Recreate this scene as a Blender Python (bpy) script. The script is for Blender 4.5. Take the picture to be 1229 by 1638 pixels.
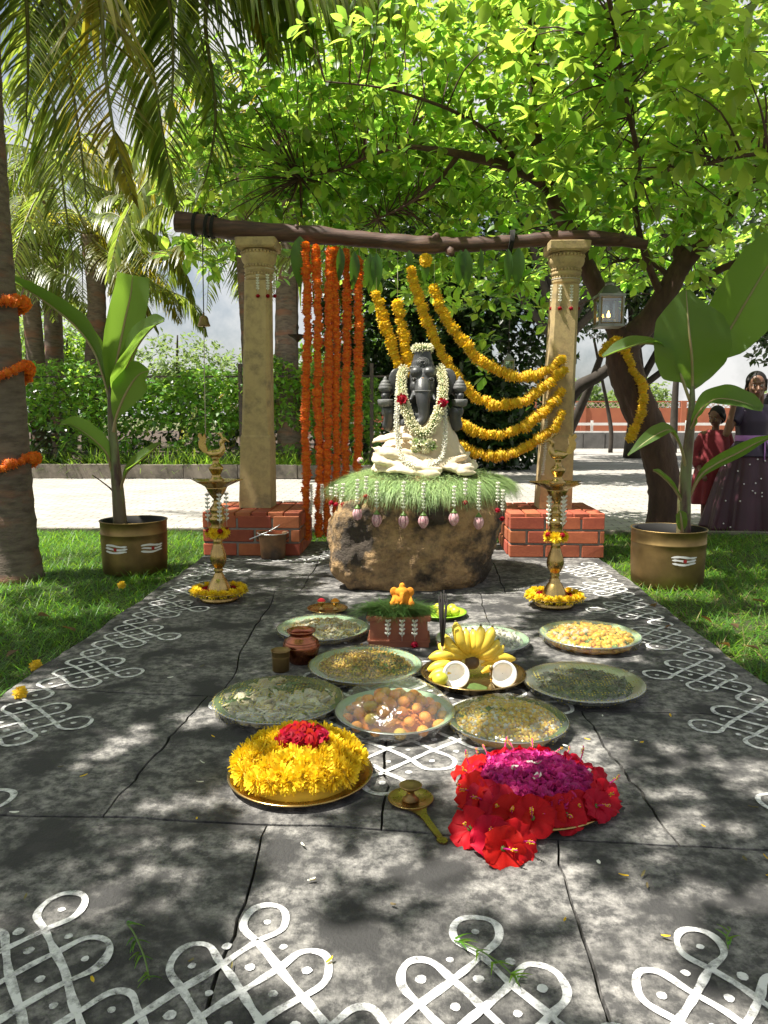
import bpy, math, random
import numpy as np
from mathutils import Vector, Matrix, Quaternion, noise

random.seed(11); rng = np.random.default_rng(11)
for o in list(bpy.data.objects): bpy.data.objects.remove(o)
SC = bpy.context.scene; COL = SC.collection
PI = math.pi; R = math.radians

# ------------------------------------------------------------------ camera
FPX, CX, CY, CAMH = 1229.0, 614.5, 819.0, 0.9          # focal length in photo pixels, centre, eye height (m)
PITCH = math.atan(155/FPX); YAW = R(1.942)
cam_d = bpy.data.cameras.new('camera'); cam_d.sensor_fit = 'HORIZONTAL'; cam_d.sensor_width = 36
cam_d.lens = 36.0; cam_d.clip_start = 0.05; cam_d.clip_end = 3000
cam = bpy.data.objects.new('camera', cam_d); COL.objects.link(cam)
cam.location = (0, 0, CAMH); cam.rotation_euler = (PI/2-PITCH, 0, YAW)
SC.camera = cam
SC.render.resolution_x, SC.render.resolution_y = 768, 1024

# ------------------------------------------------------------------ sky, sun, exposure
SUN_EL = R(64); SUN_H = Vector((-0.97, -0.25)).normalized()
SUN = Vector((SUN_H.x*math.cos(SUN_EL), SUN_H.y*math.cos(SUN_EL), math.sin(SUN_EL)))
W = bpy.data.worlds.new('World'); SC.world = W; W.use_nodes = True
wt = W.node_tree; bg = wt.nodes['Background']
sky = wt.nodes.new('ShaderNodeTexSky'); sky.sky_type = 'NISHITA'; sky.sun_disc = False
sky.sun_elevation = SUN_EL; sky.sun_rotation = math.atan2(SUN.x, SUN.y)
sky.air_density = 1.0; sky.dust_density = 2.5; sky.ozone_density = 1.5
wt.links.new(sky.outputs[0], bg.inputs[0]); bg.inputs[1].default_value = 0.05
# thin bright cloud and haze over the whole sky
_n = wt.nodes; cbg = _n.new('ShaderNodeBackground'); cbg.inputs[0].default_value = (1.0, .99, .97, 1); cbg.inputs[1].default_value = 0.42
_tc = _n.new('ShaderNodeTexCoord'); _cn = _n.new('ShaderNodeTexNoise'); _cn.inputs['Scale'].default_value = 4.0; _cn.inputs['Detail'].default_value = 9; _cn.inputs['Roughness'].default_value = .62
_mr = _n.new('ShaderNodeMapRange'); _mr.inputs[1].default_value = .38; _mr.inputs[2].default_value = .58; _mr.inputs[3].default_value = .10; _mr.inputs[4].default_value = .95
_mx = _n.new('ShaderNodeMixShader'); wt.links.new(_tc.outputs['Generated'], _cn.inputs['Vector']); wt.links.new(_cn.outputs['Fac'], _mr.inputs[0]); wt.links.new(_mr.outputs[0], _mx.inputs[0])
wt.links.new(bg.outputs[0], _mx.inputs[1]); wt.links.new(cbg.outputs[0], _mx.inputs[2]); wt.links.new(_mx.outputs[0], _n['World Output'].inputs[0])
sd = bpy.data.lights.new('sun', 'SUN'); sd.energy = 5.0; sd.angle = R(0.53); sd.color = (1.0, 0.95, 0.86)
sun = bpy.data.objects.new('sun', sd); COL.objects.link(sun)
sun.rotation_euler = SUN.to_track_quat('Z', 'Y').to_euler(); sun.location = (-4, 3, 9)
SC.view_settings.view_transform = 'Standard'; SC.view_settings.look = 'None'
SC.view_settings.gamma = 1.0; SC.view_settings.use_curve_mapping = False
SC.view_settings.exposure = 1.22

# ------------------------------------------------------------------ pixel -> place
_fw = np.array([-math.sin(YAW)*math.cos(PITCH), math.cos(YAW)*math.cos(PITCH), -math.sin(PITCH)])
_rt = np.array([math.cos(YAW), math.sin(YAW), 0.0]); _up = np.cross(_rt, _fw)
def _ray(x, y): return _fw + _rt*(x-CX)/FPX - _up*(y-CY)/FPX
def G(x, y, z=0.0):
    "where the line of sight through photo pixel x,y meets the level z"
    d = _ray(x, y); t = (z-CAMH)/d[2]; return Vector((d[0]*t, d[1]*t, z))
def D(x, y, Y):
    "where it meets the upright plane at depth Y"
    d = _ray(x, y); t = Y/d[1]; return Vector((d[0]*t, Y, CAMH+d[2]*t))
def pix(p):
    v = np.array([p[0], p[1], p[2]-CAMH]); w = v@_fw
    return CX+FPX*(v@_rt)/w, CY-FPX*(v@_up)/w, w

# ------------------------------------------------------------------ object helpers
def wloc(o):
    v = Vector((0, 0, 0))
    while o is not None: v = v+o.location; o = o.parent
    return v
def tag(o, label=None, cat=None, group=None, kind=None):
    if label: o['label'] = label
    if cat: o['category'] = cat
    if group: o['group'] = group
    if kind: o['kind'] = kind
    return o
def thing(name, label, cat, loc=(0, 0, 0), group=None, rz=0.0):
    o = bpy.data.objects.new(name, None); COL.objects.link(o); o.empty_display_size = .05
    o.location = loc; o.rotation_euler = (0, 0, rz)
    return tag(o, label, cat, group)
def inst(name, mesh, parent=None, mtx=None):
    o = bpy.data.objects.new(name, mesh); COL.objects.link(o)
    if parent: o.parent = parent
    if mtx is not None: o.matrix_basis = mtx
    return o
def copy_tree(o, parent=None):
    c = o.copy(); COL.objects.link(c); c.parent = parent
    for ch in list(o.children): copy_tree(ch, c)
    return c
def TRS(loc, rot=None, s=1.0):
    m = Matrix.Translation(Vector(loc))
    if rot is not None: m = m @ (rot.to_matrix() if isinstance(rot, Quaternion) else rot).to_4x4()
    if isinstance(s, (int, float)): s = (s, s, s)
    return m @ Matrix.Diagonal((s[0], s[1], s[2], 1))
def qz(d):
    "rotation taking +Z to d"
    return Vector(d).to_track_quat('Z', 'Y')
def eul(x, y, z): return Matrix.Rotation(z, 3, 'Z') @ Matrix.Rotation(y, 3, 'Y') @ Matrix.Rotation(x, 3, 'X')
def smooth_path(pts, n=6):
    "Catmull-Rom through points"
    P = [Vector(p) for p in pts]; P = [P[0]*2-P[1]]+P+[P[-1]*2-P[-2]]; out = []
    for i in range(1, len(P)-2):
        for k in range(n):
            t = k/n
            out.append(0.5*((2*P[i])+(P[i+1]-P[i-1])*t+(2*P[i-1]-5*P[i]+4*P[i+1]-P[i+2])*t*t+(3*P[i]-P[i-1]-3*P[i+1]+P[i+2])*t**3))
    out.append(P[-2].copy()); return out
def resample(pts, step):
    out = [Vector(pts[0])]; acc = 0.0
    for a, b in zip(pts[:-1], pts[1:]):
        a = Vector(a); b = Vector(b); L = (b-a).length
        if L < 1e-9: continue
        pos = step-acc
        while pos <= L: out.append(a+(b-a)*(pos/L)); pos += step
        acc = (acc+L) % step
    return out

class MB:
    "collects geometry of ONE mesh"
    def __init__(s): s.v = []; s.f = []; s.m = []
    def add(s, V, F, mi=0):
        n = len(s.v); s.v += [tuple(p) for p in V]; s.f += [tuple(i+n for i in f) for f in F]; s.m += [mi]*len(F); return s
    def merge(s, o, mtx=None, mi=None):
        n = len(s.v)
        s.v += [tuple(mtx @ Vector(p)) for p in o.v] if mtx is not None else o.v
        s.f += [tuple(i+n for i in f) for f in o.f]; s.m += o.m if mi is None else [mi]*len(o.m); return s
    def box(s, c, size, mi=0, rot=None, taper=1.0):
        hx, hy, hz = (q/2 for q in size); V = []
        for z, k in ((-hz, 1), (hz, taper)):
            for x, y in ((-hx, -hy), (hx, -hy), (hx, hy), (-hx, hy)):
                p = Vector((x*k, y*k, z)); V.append((rot @ p if rot is not None else p)+Vector(c))
        return s.add(V, [(3, 2, 1, 0), (4, 5, 6, 7), (0, 1, 5, 4), (1, 2, 6, 5), (2, 3, 7, 6), (3, 0, 4, 7)], mi)
    def tube(s, pts, rad, n=8, mi=0, flat=1.0, jit=0.0):
        P = [Vector(p) for p in pts]; K = len(P)
        if isinstance(rad, (int, float)): rad = [rad]*K
        elif len(rad) != K: rad = [float(np.interp(i/(K-1), np.linspace(0, 1, len(rad)), rad)) for i in range(K)]
        T = (P[1]-P[0]).normalized(); N = T.orthogonal().normalized(); V = []
        for i in range(K):
            t = (P[min(i+1, K-1)]-P[max(i-1, 0)])
            t = t.normalized() if t.length > 1e-9 else T
            N = (N-t*N.dot(t)); N = N.normalized() if N.length > 1e-6 else t.orthogonal().normalized(); B = t.cross(N)
            for k in range(n):
                a = 2*PI*k/n; r = rad[i]*(1+(random.uniform(-jit, jit) if jit else 0))
                V.append(P[i]+N*(math.cos(a)*r)+B*(math.sin(a)*r*flat))
            T = t
        F = [(i*n+k, i*n+(k+1) % n, (i+1)*n+(k+1) % n, (i+1)*n+k) for i in range(K-1) for k in range(n)]
        F += [tuple(range(n-1, -1, -1)), tuple((K-1)*n+k for k in range(n))]
        return s.add(V, F, mi)
    def lathe(s, prof, n=24, c=(0, 0, 0), mi=0, mod=None, caps=True, rot=None):
        V = []; c = Vector(c)
        for r, z in prof:
            for k in range(n):
                a = 2*PI*k/n; q = r*(mod(a, z, r) if mod else 1.0)
                p = Vector((q*math.cos(a), q*math.sin(a), z)); V.append((rot @ p if rot is not None else p)+c)
        K = len(prof)
        F = [(i*n+k, i*n+(k+1) % n, (i+1)*n+(k+1) % n, (i+1)*n+k) for i in range(K-1) for k in range(n)]
        if caps: F += [tuple(range(n-1, -1, -1)), tuple((K-1)*n+k for k in range(n))]
        return s.add(V, F, mi)
    def ell(s, c, r, n=12, m=8, mi=0, rot=None, disp=None):
        if isinstance(r, (int, float)): r = (r, r, r)
        V = []; c = Vector(c)
        for j in range(m+1):
            th = PI*j/m
            for k in range(n):
                a = 2*PI*k/n; d = Vector((math.sin(th)*math.cos(a), math.sin(th)*math.sin(a), -math.cos(th)))
                q = disp(d) if disp else 1.0
                p = Vector((d.x*r[0]*q, d.y*r[1]*q, d.z*r[2]*q)); V.append((rot @ p if rot is not None else p)+c)
        F = [(j*n+k, j*n+(k+1) % n, (j+1)*n+(k+1) % n, (j+1)*n+k) for j in range(m) for k in range(n)]
        return s.add(V, F, mi)
    def cap(s, a, b, ra, rb, n=10, mi=0):
        "tapered capsule"
        a = Vector(a); b = Vector(b); pts = []; rr = []
        d = (b-a); L = max(d.length, 1e-6); d = d/L
        for t in (-1, -.8, -.4): pts.append(a+d*ra*t); rr.append(ra*math.sqrt(max(0, 1-t*t))+1e-4)
        pts += [a, b]; rr += [ra, rb]
        for t in (.4, .8, 1): pts.append(b+d*rb*t); rr.append(rb*math.sqrt(max(0, 1-t*t))+1e-4)
        return s.tube(pts, rr, n, mi)
    def mesh(s, name, mats, smooth=True):
        me = bpy.data.meshes.new(name); me.from_pydata([tuple(p) for p in s.v], [], s.f)
        for m in (mats if isinstance(mats, (list, tuple)) else [mats]): me.materials.append(MAT[m] if isinstance(m, str) else m)
        me.polygons.foreach_set('material_index', np.array(s.m, dtype=np.int32))
        if smooth: me.polygons.foreach_set('use_smooth', np.ones(len(s.f), dtype=bool))
        me.update(); return me
    def build(s, name, mats, parent=None, loc=None, smooth=True, world=False):
        "world: coordinates given are world ones; the parent (never rotated then) or loc is subtracted"
        o0 = wloc(parent) if parent else Vector(loc or (0, 0, 0))
        if world and o0.length > 0: s.v = [(p[0]-o0.x, p[1]-o0.y, p[2]-o0.z) for p in s.v]
        o = bpy.data.objects.new(name, s.mesh(name, mats, smooth)); COL.objects.link(o)
        if parent: o.parent = parent
        elif loc is not None: o.location = loc
        return o
    def arrays(s):
        return np.array([tuple(p) for p in s.v], dtype=np.float64), s.f

def np_mesh(name, V, F, mats, parent=None, midx=None, smooth=True, loc=None):
    "V (n,3), F (m,k) arrays, world coordinates"
    o0 = wloc(parent) if parent else Vector(loc or (0, 0, 0))
    V = np.asarray(V, dtype=np.float32)-np.array(o0, dtype=np.float32); F = np.asarray(F, dtype=np.int32)
    me = bpy.data.meshes.new(name); n, k = F.shape
    me.vertices.add(len(V)); me.vertices.foreach_set('co', V.ravel())
    me.loops.add(n*k); me.loops.foreach_set('vertex_index', F.ravel())
    me.polygons.add(n); me.polygons.foreach_set('loop_start', np.arange(0, n*k, k, dtype=np.int32))
    for m in (mats if isinstance(mats, (list, tuple)) else [mats]): me.materials.append(MAT[m])
    if midx is not None: me.polygons.foreach_set('material_index', np.asarray(midx, dtype=np.int32))
    me.polygons.foreach_set('use_smooth', np.full(n, smooth)); me.update(calc_edges=True); me.validate()
    o = bpy.data.objects.new(name, me); COL.objects.link(o)
    if parent: o.parent = parent
    elif loc is not None: o.location = loc
    return o
def scatter(T, mats4):
    "one template (MB of quads) under many 4x4 matrices -> V, F, material index"
    V, F = T.arrays(); F = np.array([f if len(f) == 4 else (f[0], f[1], f[2], f[2]) for f in F]); tri = all(len(f) == 3 for f in T.f)
    if tri: F = F[:, :3]
    A = np.asarray(mats4, dtype=np.float64); n = len(V)
    VV = np.einsum('aij,nj->ani', A[:, :3, :3], V)+A[:, None, :3, 3]
    FF = F[None]+(np.arange(len(A))*n)[:, None, None]
    return VV.reshape(-1, 3), FF.reshape(-1, F.shape[1]), np.tile(np.array(T.m), len(A))
def fuse(mb, name, mat, parent=None, voxel=.006, it=4, loc=None, world=False):
    "one continuous surface grown over overlapping volumes"
    o = mb.build(name, mat, parent, loc, True, world)
    m = o.modifiers.new('r', 'REMESH'); m.mode = 'VOXEL'; m.voxel_size = voxel; m.use_smooth_shade = True
    if it: k = o.modifiers.new('s', 'SMOOTH'); k.iterations = it; k.factor = .5
    dg = bpy.context.evaluated_depsgraph_get(); me = bpy.data.meshes.new_from_object(o.evaluated_get(dg))
    o.modifiers.clear(); o.data = me; me.name = name
    if not me.materials: me.materials.append(MAT[mat])
    return o
def rough_up(o, amp, scale, octv=4, seed=0.0, dirs=None):
    "push the vertices of a mesh along their normals by fractal noise"
    me = o.data; n = len(me.vertices); co = np.empty(n*3); no = np.empty(n*3)
    me.vertices.foreach_get('co', co); me.vertices.foreach_get('normal', no); co = co.reshape(-1, 3); no = no.reshape(-1, 3)
    h = np.array([noise.fractal(Vector(c)*scale+Vector((seed, seed*.7, 1.3)), 0.9, 2.1, octv) for c in co])
    me.vertices.foreach_set('co', (co+no*(h*amp)[:, None]).ravel()); me.update()

# ------------------------------------------------------------------ materials (all procedural)
MAT = {}
def mat(name, c1, c2=None, rough=.6, metal=0.0, scale=6.0, detail=6, lo=.35, hi=.65, bump=0.0, bscale=60.0, spec=.5,
        trans=0.0, tcol=None, isl=0.0, orn=0.0, c3=None, scale3=2.0, lo3=.5, hi3=.62, coat=0.0, stretch=None, bdist=.004,
        rvar=0.0, nr=.6, sheen=0.0, emit=None, estr=0.0, coords='Object', sss=0.0):
    m = bpy.data.materials.new(name); m.use_nodes = True; nt = m.node_tree; N = nt.nodes; L = nt.links
    b = N['Principled BSDF']; b.inputs['Roughness'].default_value = rough; b.inputs['Metallic'].default_value = metal
    b.inputs['Specular IOR Level'].default_value = spec; b.inputs['Coat Weight'].default_value = coat
    if sheen: b.inputs['Sheen Weight'].default_value = sheen
    if sss: b.inputs['Subsurface Weight'].default_value = sss; b.inputs['Subsurface Radius'].default_value = (.01, .006, .003)
    tc = N.new('ShaderNodeTexCoord'); src = tc.outputs[coords]
    if stretch:
        mp = N.new('ShaderNodeMapping'); mp.inputs['Scale'].default_value = stretch; L.new(src, mp.inputs[0]); src = mp.outputs[0]
    def nz(sc, d=6, r=.6):
        t = N.new('ShaderNodeTexNoise'); t.inputs['Scale'].default_value = sc; t.inputs['Detail'].default_value = d; t.inputs['Roughness'].default_value = r
        L.new(src, t.inputs['Vector']); return t.outputs['Fac']
    def ramp(s, lo, hi):
        q = N.new('ShaderNodeMapRange'); q.inputs[1].default_value = lo; q.inputs[2].default_value = hi; L.new(s, q.inputs[0]); return q.outputs[0]
    def mix(f, a, bb):
        x = N.new('ShaderNodeMix'); x.data_type = 'RGBA'
        if isinstance(f, float): x.inputs[0].default_value = f
        else: L.new(f, x.inputs[0])
        for s, i in ((a, 6), (bb, 7)):
            if isinstance(s, tuple): x.inputs[i].default_value = (*s, 1)
            else: L.new(s, x.inputs[i])
        return x.outputs[2]
    col = c1
    if c2: col = mix(ramp(nz(scale, detail, nr), lo, hi), c1, c2)
    if c3: col = mix(ramp(nz(scale3, 5), lo3, hi3), col, c3)
    def vary(col, out, amt):
        h = N.new('ShaderNodeHueSaturation'); r = N.new('ShaderNodeMapRange'); r.inputs[3].default_value = 1-amt; r.inputs[4].default_value = 1+amt
        L.new(out, r.inputs[0]); L.new(r.outputs[0], h.inputs['Value'])
        r2 = N.new('ShaderNodeMapRange'); r2.inputs[3].default_value = .5-amt*.05; r2.inputs[4].default_value = .5+amt*.05
        w = N.new('ShaderNodeMath'); w.operation = 'FRACT'; w2 = N.new('ShaderNodeMath'); w2.operation = 'MULTIPLY'; w2.inputs[1].default_value = 17.3
        L.new(out, w2.inputs[0]); L.new(w2.outputs[0], w.inputs[0]); L.new(w.outputs[0], r2.inputs[0]); L.new(r2.outputs[0], h.inputs['Hue'])
        if isinstance(col, tuple): h.inputs['Color'].default_value = (*col, 1)
        else: L.new(col, h.inputs['Color'])
        return h.outputs[0]
    if isl: col = vary(col, N.new('ShaderNodeNewGeometry').outputs['Random Per Island'], isl)
    if orn: col = vary(col, N.new('ShaderNodeObjectInfo').outputs['Random'], orn)
    if isinstance(col, tuple): b.inputs['Base Color'].default_value = (*col, 1)
    else: L.new(col, b.inputs['Base Color'])
    if rvar:
        q = N.new('ShaderNodeMapRange'); q.inputs[3].default_value = max(0, rough-rvar); q.inputs[4].default_value = min(1, rough+rvar)
        L.new(nz(scale*2.3), q.inputs[0]); L.new(q.outputs[0], b.inputs['Roughness'])
    if bump:
        bp = N.new('ShaderNodeBump'); bp.inputs['Strength'].default_value = bump; bp.inputs['Distance'].default_value = bdist
        L.new(nz(bscale, 8, .65), bp.inputs['Height']); L.new(bp.outputs[0], b.inputs['Normal'])
    if emit: b.inputs['Emission Color'].default_value = (*emit, 1); b.inputs['Emission Strength'].default_value = estr
    if trans:
        t = N.new('ShaderNodeBsdfTranslucent'); x = N.new('ShaderNodeMixShader'); x.inputs[0].default_value = trans
        if tcol is not None:
            tcc = tcol
            if isl: tcc = vary(tcol, N.new('ShaderNodeNewGeometry').outputs['Random Per Island'], isl)
            if isinstance(tcc, tuple): t.inputs[0].default_value = (*tcc, 1)
            else: L.new(tcc, t.inputs[0])
        elif isinstance(col, tuple): t.inputs[0].default_value = (*col, 1)
        else: L.new(col, t.inputs[0])
        L.new(b.outputs[0], x.inputs[1]); L.new(t.outputs[0], x.inputs[2]); L.new(x.outputs[0], N['Material Output'].inputs[0])
    MAT[name] = m; return m

# stone, earth
mat('slab', (.064, .062, .060), (.44, .42, .39), .88, nr=.70, scale=30, detail=15, lo=.42, hi=.76, bump=1.0, bscale=110, c3=(.040, .039, .038), scale3=5.5, lo3=.46, hi3=.60, orn=.12, bdist=.006)
mat('slab_bed', (.03, .028, .022), (.06, .05, .04), .95, scale=20)
mat('granite', (.46, .34, .165), (.24, .175, .095), .85, nr=.75, scale=14, detail=10, lo=.45, hi=.75, bump=.5, bscale=120, c3=(.15, .125, .09), scale3=3.5, lo3=.56, hi3=.72)
mat('rock', (.44, .28, .13), (.20, .13, .07), .9, nr=.75, scale=16, detail=13, lo=.42, hi=.64, bump=1.0, bscale=60, c3=(.06, .045, .032), scale3=4.0, lo3=.50, hi3=.62, bdist=.02)
mat('idol', (.042, .043, .046), (.085, .085, .085), .42, scale=14, lo=.45, hi=.8, bump=.25, bscale=160, spec=.55)
mat('idol_light', (.09, .09, .09), (.16, .16, .155), .6, scale=30, bump=.3, bscale=120)
mat('brick', (.40, .105, .045), (.30, .07, .032), .8, scale=14, lo=.4, hi=.7, bump=.4, bscale=90, orn=.22)
mat('mortar', (.22, .20, .18), (.30, .28, .25), .95, scale=30, bump=.5, bscale=100)
mat('kerb', (.21, .18, .145), (.09, .08, .065), .9, scale=5, lo=.4, hi=.65, bump=.5, bscale=50)
mat('terracotta', (.34, .12, .06), (.24, .08, .045), .75, scale=9, bump=.2, bscale=90)
mat('soil', (.075, .05, .03), (.045, .03, .02), .95, scale=9, bump=.6, bscale=60)
mat('lawn_soil', (.028, .045, .010), (.045, .042, .018), .95, scale=6, bump=.6, bscale=80)
mat('far_field', (.09, .12, .035), (.14, .13, .06), .95, scale=.4, bump=.3, bscale=10)
# metal
mat('brass', (.50, .35, .135), (.33, .215, .08), .27, 1.0, scale=9, bump=.10, bscale=90, rvar=.12)
mat('brass_old', (.30, .205, .085), (.16, .11, .05), .5, 1.0, scale=5, lo=.4, hi=.7, bump=.12, bscale=50, rvar=.15)
mat('copper', (.42, .16, .09), (.28, .09, .05), .25, 1.0, scale=8, bump=.08, bscale=60, rvar=.1)
mat('steel', (.66, .67, .66), None, .40, 1.0)
mat('iron', (.05, .045, .04), (.09, .07, .05), .6, .6, scale=30)
mat('sooty', (.30, .16, .075), (.06, .045, .035), .6, .5, scale=4, lo=.4, hi=.62, bump=.15, bscale=60)
# wood, bark, plants
mat('beam_wood', (.10, .045, .03), (.04, .02, .014), .65, scale=7, stretch=(1, 9, 9), bump=.7, bscale=14, c3=(.19, .105, .07), scale3=1.6, lo3=.55, hi3=.7)
mat('palm_bark', (.185, .145, .115), (.10, .075, .06), .95, scale=9, stretch=(1, 1, 3.5), lo=.4, hi=.65, bump=.8, bscale=40, c3=(.24, .115, .075), scale3=2.0, lo3=.52, hi3=.66, bdist=.01)
mat('bark', (.105, .058, .04), (.055, .03, .022), .9, scale=7, stretch=(2, 2, .6), bump=.9, bscale=22, bdist=.012)
mat('dark_bark', (.035, .028, .022), (.055, .045, .035), .95, scale=8, bump=.6, bscale=30)
mat('leaf', (.065, .145, .018), (.045, .105, .014), .36, trans=.60, tcol=(.44, .68, .08), isl=.5, spec=.5)
mat('leaf_far', (.08, .15, .025), None, .45, trans=.5, tcol=(.36, .58, .05), isl=.45)
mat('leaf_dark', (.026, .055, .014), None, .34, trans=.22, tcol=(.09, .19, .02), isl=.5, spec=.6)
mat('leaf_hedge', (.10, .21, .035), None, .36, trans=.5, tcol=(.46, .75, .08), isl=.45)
mat('leaf_pale', (.15, .22, .075), None, .6, trans=.4, tcol=(.36, .50, .13), isl=.3)
mat('frond', (.075, .11, .022), (.10, .115, .02), .38, trans=.42, tcol=(.42, .54, .07), isl=.4, spec=.55)
mat('frond_yellow', (.11, .115, .02), (.08, .10, .018), .4, trans=.45, tcol=(.60, .52, .05), isl=.4)
mat('frond_dry', (.17, .11, .045), (.10, .065, .03), .6, trans=.35, tcol=(.45, .26, .06), isl=.3)
mat('rachis', (.16, .17, .05), (.12, .10, .04), .5, scale=6)
mat('banana_leaf', (.065, .125, .022), (.045, .095, .018), .42, scale=5, stretch=(40, 1, 1), trans=.45, tcol=(.30, .52, .05), bump=.6, bscale=7, coords='UV')
mat('banana_rib', (.26, .25, .10), (.32, .22, .11), .45, scale=8)
mat('banana_stem', (.12, .085, .045), (.16, .19, .07), .5, scale=3, stretch=(3, 3, 1), lo=.42, hi=.62, c3=(.07, .03, .025), scale3=4, bump=.2, bscale=30)
mat('grass', (.07, .17, .018), None, .45, trans=.45, tcol=(.30, .55, .03), isl=.5)
mat('grass_dry', (.22, .18, .07), None, .7, trans=.2, isl=.4)
mat('mat_grass', (.32, .44, .19), None, .5, trans=.35, tcol=(.45, .60, .2), isl=.4)
mat('durva', (.035, .08, .015), None, .45, trans=.25, tcol=(.10, .2, .02), isl=.4)
mat('mango_leaf', (.03, .085, .012), (.045, .11, .016), .3, scale=6, trans=.3, tcol=(.12, .30, .015), orn=.2)
mat('palm_fruit', (.20, .22, .05), (.25, .15, .05), .5, scale=5)
# flowers
mat('marigold', (.85, .20, .006), None, .75, isl=.22, orn=.08, trans=.3, tcol=(.95, .26, .006), sheen=.2)
mat('yellow', (.82, .54, .010), None, .75, isl=.20, orn=.08, trans=.3, tcol=(.95, .66, .012), sheen=.2)
mat('chrys', (.82, .60, .015), None, .7, isl=.15, orn=.07, trans=.3, tcol=(.9, .68, .02))
mat('chrys_eye', (.55, .38, .03), None, .8)
mat('rose', (.30, .004, .010), None, .6, isl=.3, orn=.1, trans=.2, tcol=(.5, .01, .02), spec=.15)
mat('hibiscus', (.52, .006, .014), (.40, .004, .014), .6, scale=40, orn=.12, trans=.3, tcol=(.75, .015, .03), spec=.2)
mat('pink', (.55, .03, .22), None, .55, isl=.3, trans=.3, tcol=(.75, .06, .35))
mat('jasmine', (.88, .88, .78), None, .5, isl=.10, trans=.2, tcol=(.8, .8, .6))
mat('cream_flower', (.86, .82, .58), None, .5, isl=.15, trans=.2, tcol=(.8, .75, .4))
mat('lotus', (.72, .42, .45), (.55, .2, .27), .5, scale=14, lo=.4, hi=.6, c3=(.72, .66, .58), scale3=20, trans=.15)
mat('stem_green', (.10, .18, .03), None, .5)
# cloth, people
mat('cream_cloth', (.72, .60, .42), (.66, .53, .35), .85, scale=6, bump=.25, bscale=350, sheen=.3, bdist=.001)
mat('skin', (.20, .095, .055), (.17, .08, .045), .5, scale=20, sss=.05)
mat('hair', (.008, .007, .007), (.014, .011, .010), .6, scale=60, stretch=(1, 1, .1), spec=.25)
mat('eye_white', (.34, .30, .27), None, .25)
mat('eye_dark', (.012, .008, .006), None, .2)
mat('lips', (.20, .055, .05), None, .45)
mat('purple_silk', (.012, .003, .022), (.024, .006, .034), .5, scale=5, sheen=.1, bump=.1, bscale=60)
mat('maroon_silk', (.050, .005, .018), (.03, .004, .013), .5, scale=4, sheen=.05, bump=.1, bscale=60)
mat('lilac', (.42, .17, .50), None, .4)
mat('silver_dot', (.75, .70, .72), None, .3)
mat('red_cotton', (.24, .020, .028), (.18, .015, .022), .85, scale=6, bump=.2, bscale=200, sheen=.2)
mat('black_cloth', (.02, .015, .025), (.035, .02, .04), .6, scale=8)
# offerings
mat('banana', (.72, .52, .05), (.55, .42, .06), .45, scale=9, lo=.45, hi=.75, c3=(.10, .06, .02), scale3=38, lo3=.70, hi3=.74)
mat('banana_end', (.10, .07, .04), None, .8)
mat('coconut_flesh', (.82, .81, .77), (.76, .75, .70), .4, scale=5, sss=.15)
mat('coconut_shell', (.11, .055, .03), (.06, .03, .018), .8, scale=30, bump=.5, bscale=90)
mat('lime', (.55, .52, .03), (.45, .48, .04), .4, scale=8, bump=.2, bscale=120)
mat('turmeric', (.66, .25, .01), (.55, .18, .008), .9, scale=18, bump=.6, bscale=70)
mat('kumkum', (.45, .008, .02), None, .9, bump=.4, bscale=200)
mat('sweet_orange', (.80, .33, .03), (.66, .21, .02), .45, scale=9, bump=.4, bscale=70, orn=.22, coat=.2)
mat('sweet_yellow', (.62, .40, .05), (.55, .30, .04), .5, scale=12, bump=.5, bscale=80, orn=.2)
mat('boondi', (.66, .44, .09), (.52, .30, .05), .6, isl=.3)
mat('mixture', (.44, .29, .09), (.32, .20, .06), .65, isl=.4)
mat('papad', (.55, .48, .34), (.44, .37, .24), .7, isl=.3)
mat('puffed', (.66, .63, .55), (.56, .53, .46), .6, isl=.25)
mat('greens', (.07, .13, .03), (.045, .09, .02), .6, isl=.4)
mat('spice', (.075, .06, .035), (.045, .035, .025), .8, isl=.5)
mat('plate_reflection', (.12, .125, .10), (.085, .09, .07), .7, isl=.25)  # tone painted for the dark reflection in the bare steel plate
mat('orange_fruit', (.66, .25, .03), (.58, .38, .04), .45, scale=7, orn=.25, isl=.25)
mat('lime_plastic', (.32, .55, .04), (.25, .46, .03), .35, scale=3)
mat('sage_ring', (.33, .44, .31), (.28, .40, .26), .35, scale=5)
mat('incense', (.02, .016, .015), None, .9)
mat('stick_wood', (.42, .27, .12), None, .8)
mat('tilak_white', (.72, .71, .69), None, .8)
mat('tilak_red', (.35, .02, .02), None, .8)
mat('thread', (.55, .5, .42), None, .8)
mat('rope_black', (.012, .011, .01), None, .8)
mat('glass', (.8, .85, .82), None, .08, spec=.6)
mat('tin', (.30, .31, .28), (.2, .19, .16), .4, .8, scale=10)
mat('flame', (.9, .5, .1), None, .5, emit=(1.0, .48, .10), estr=9.0)
# far walls
mat('red_wall', (.36, .12, .055), (.30, .09, .045), .85, scale=1.5, bump=.2, bscale=30)
mat('white_paint', (.70, .69, .66), (.6, .58, .54), .7, scale=3)
mat('planter_wall', (.16, .155, .15), (.09, .088, .085), .9, scale=3, bump=.5, bscale=20)
mat('lattice', (.62, .50, .40), (.55, .42, .33), .8, scale=4)

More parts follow.
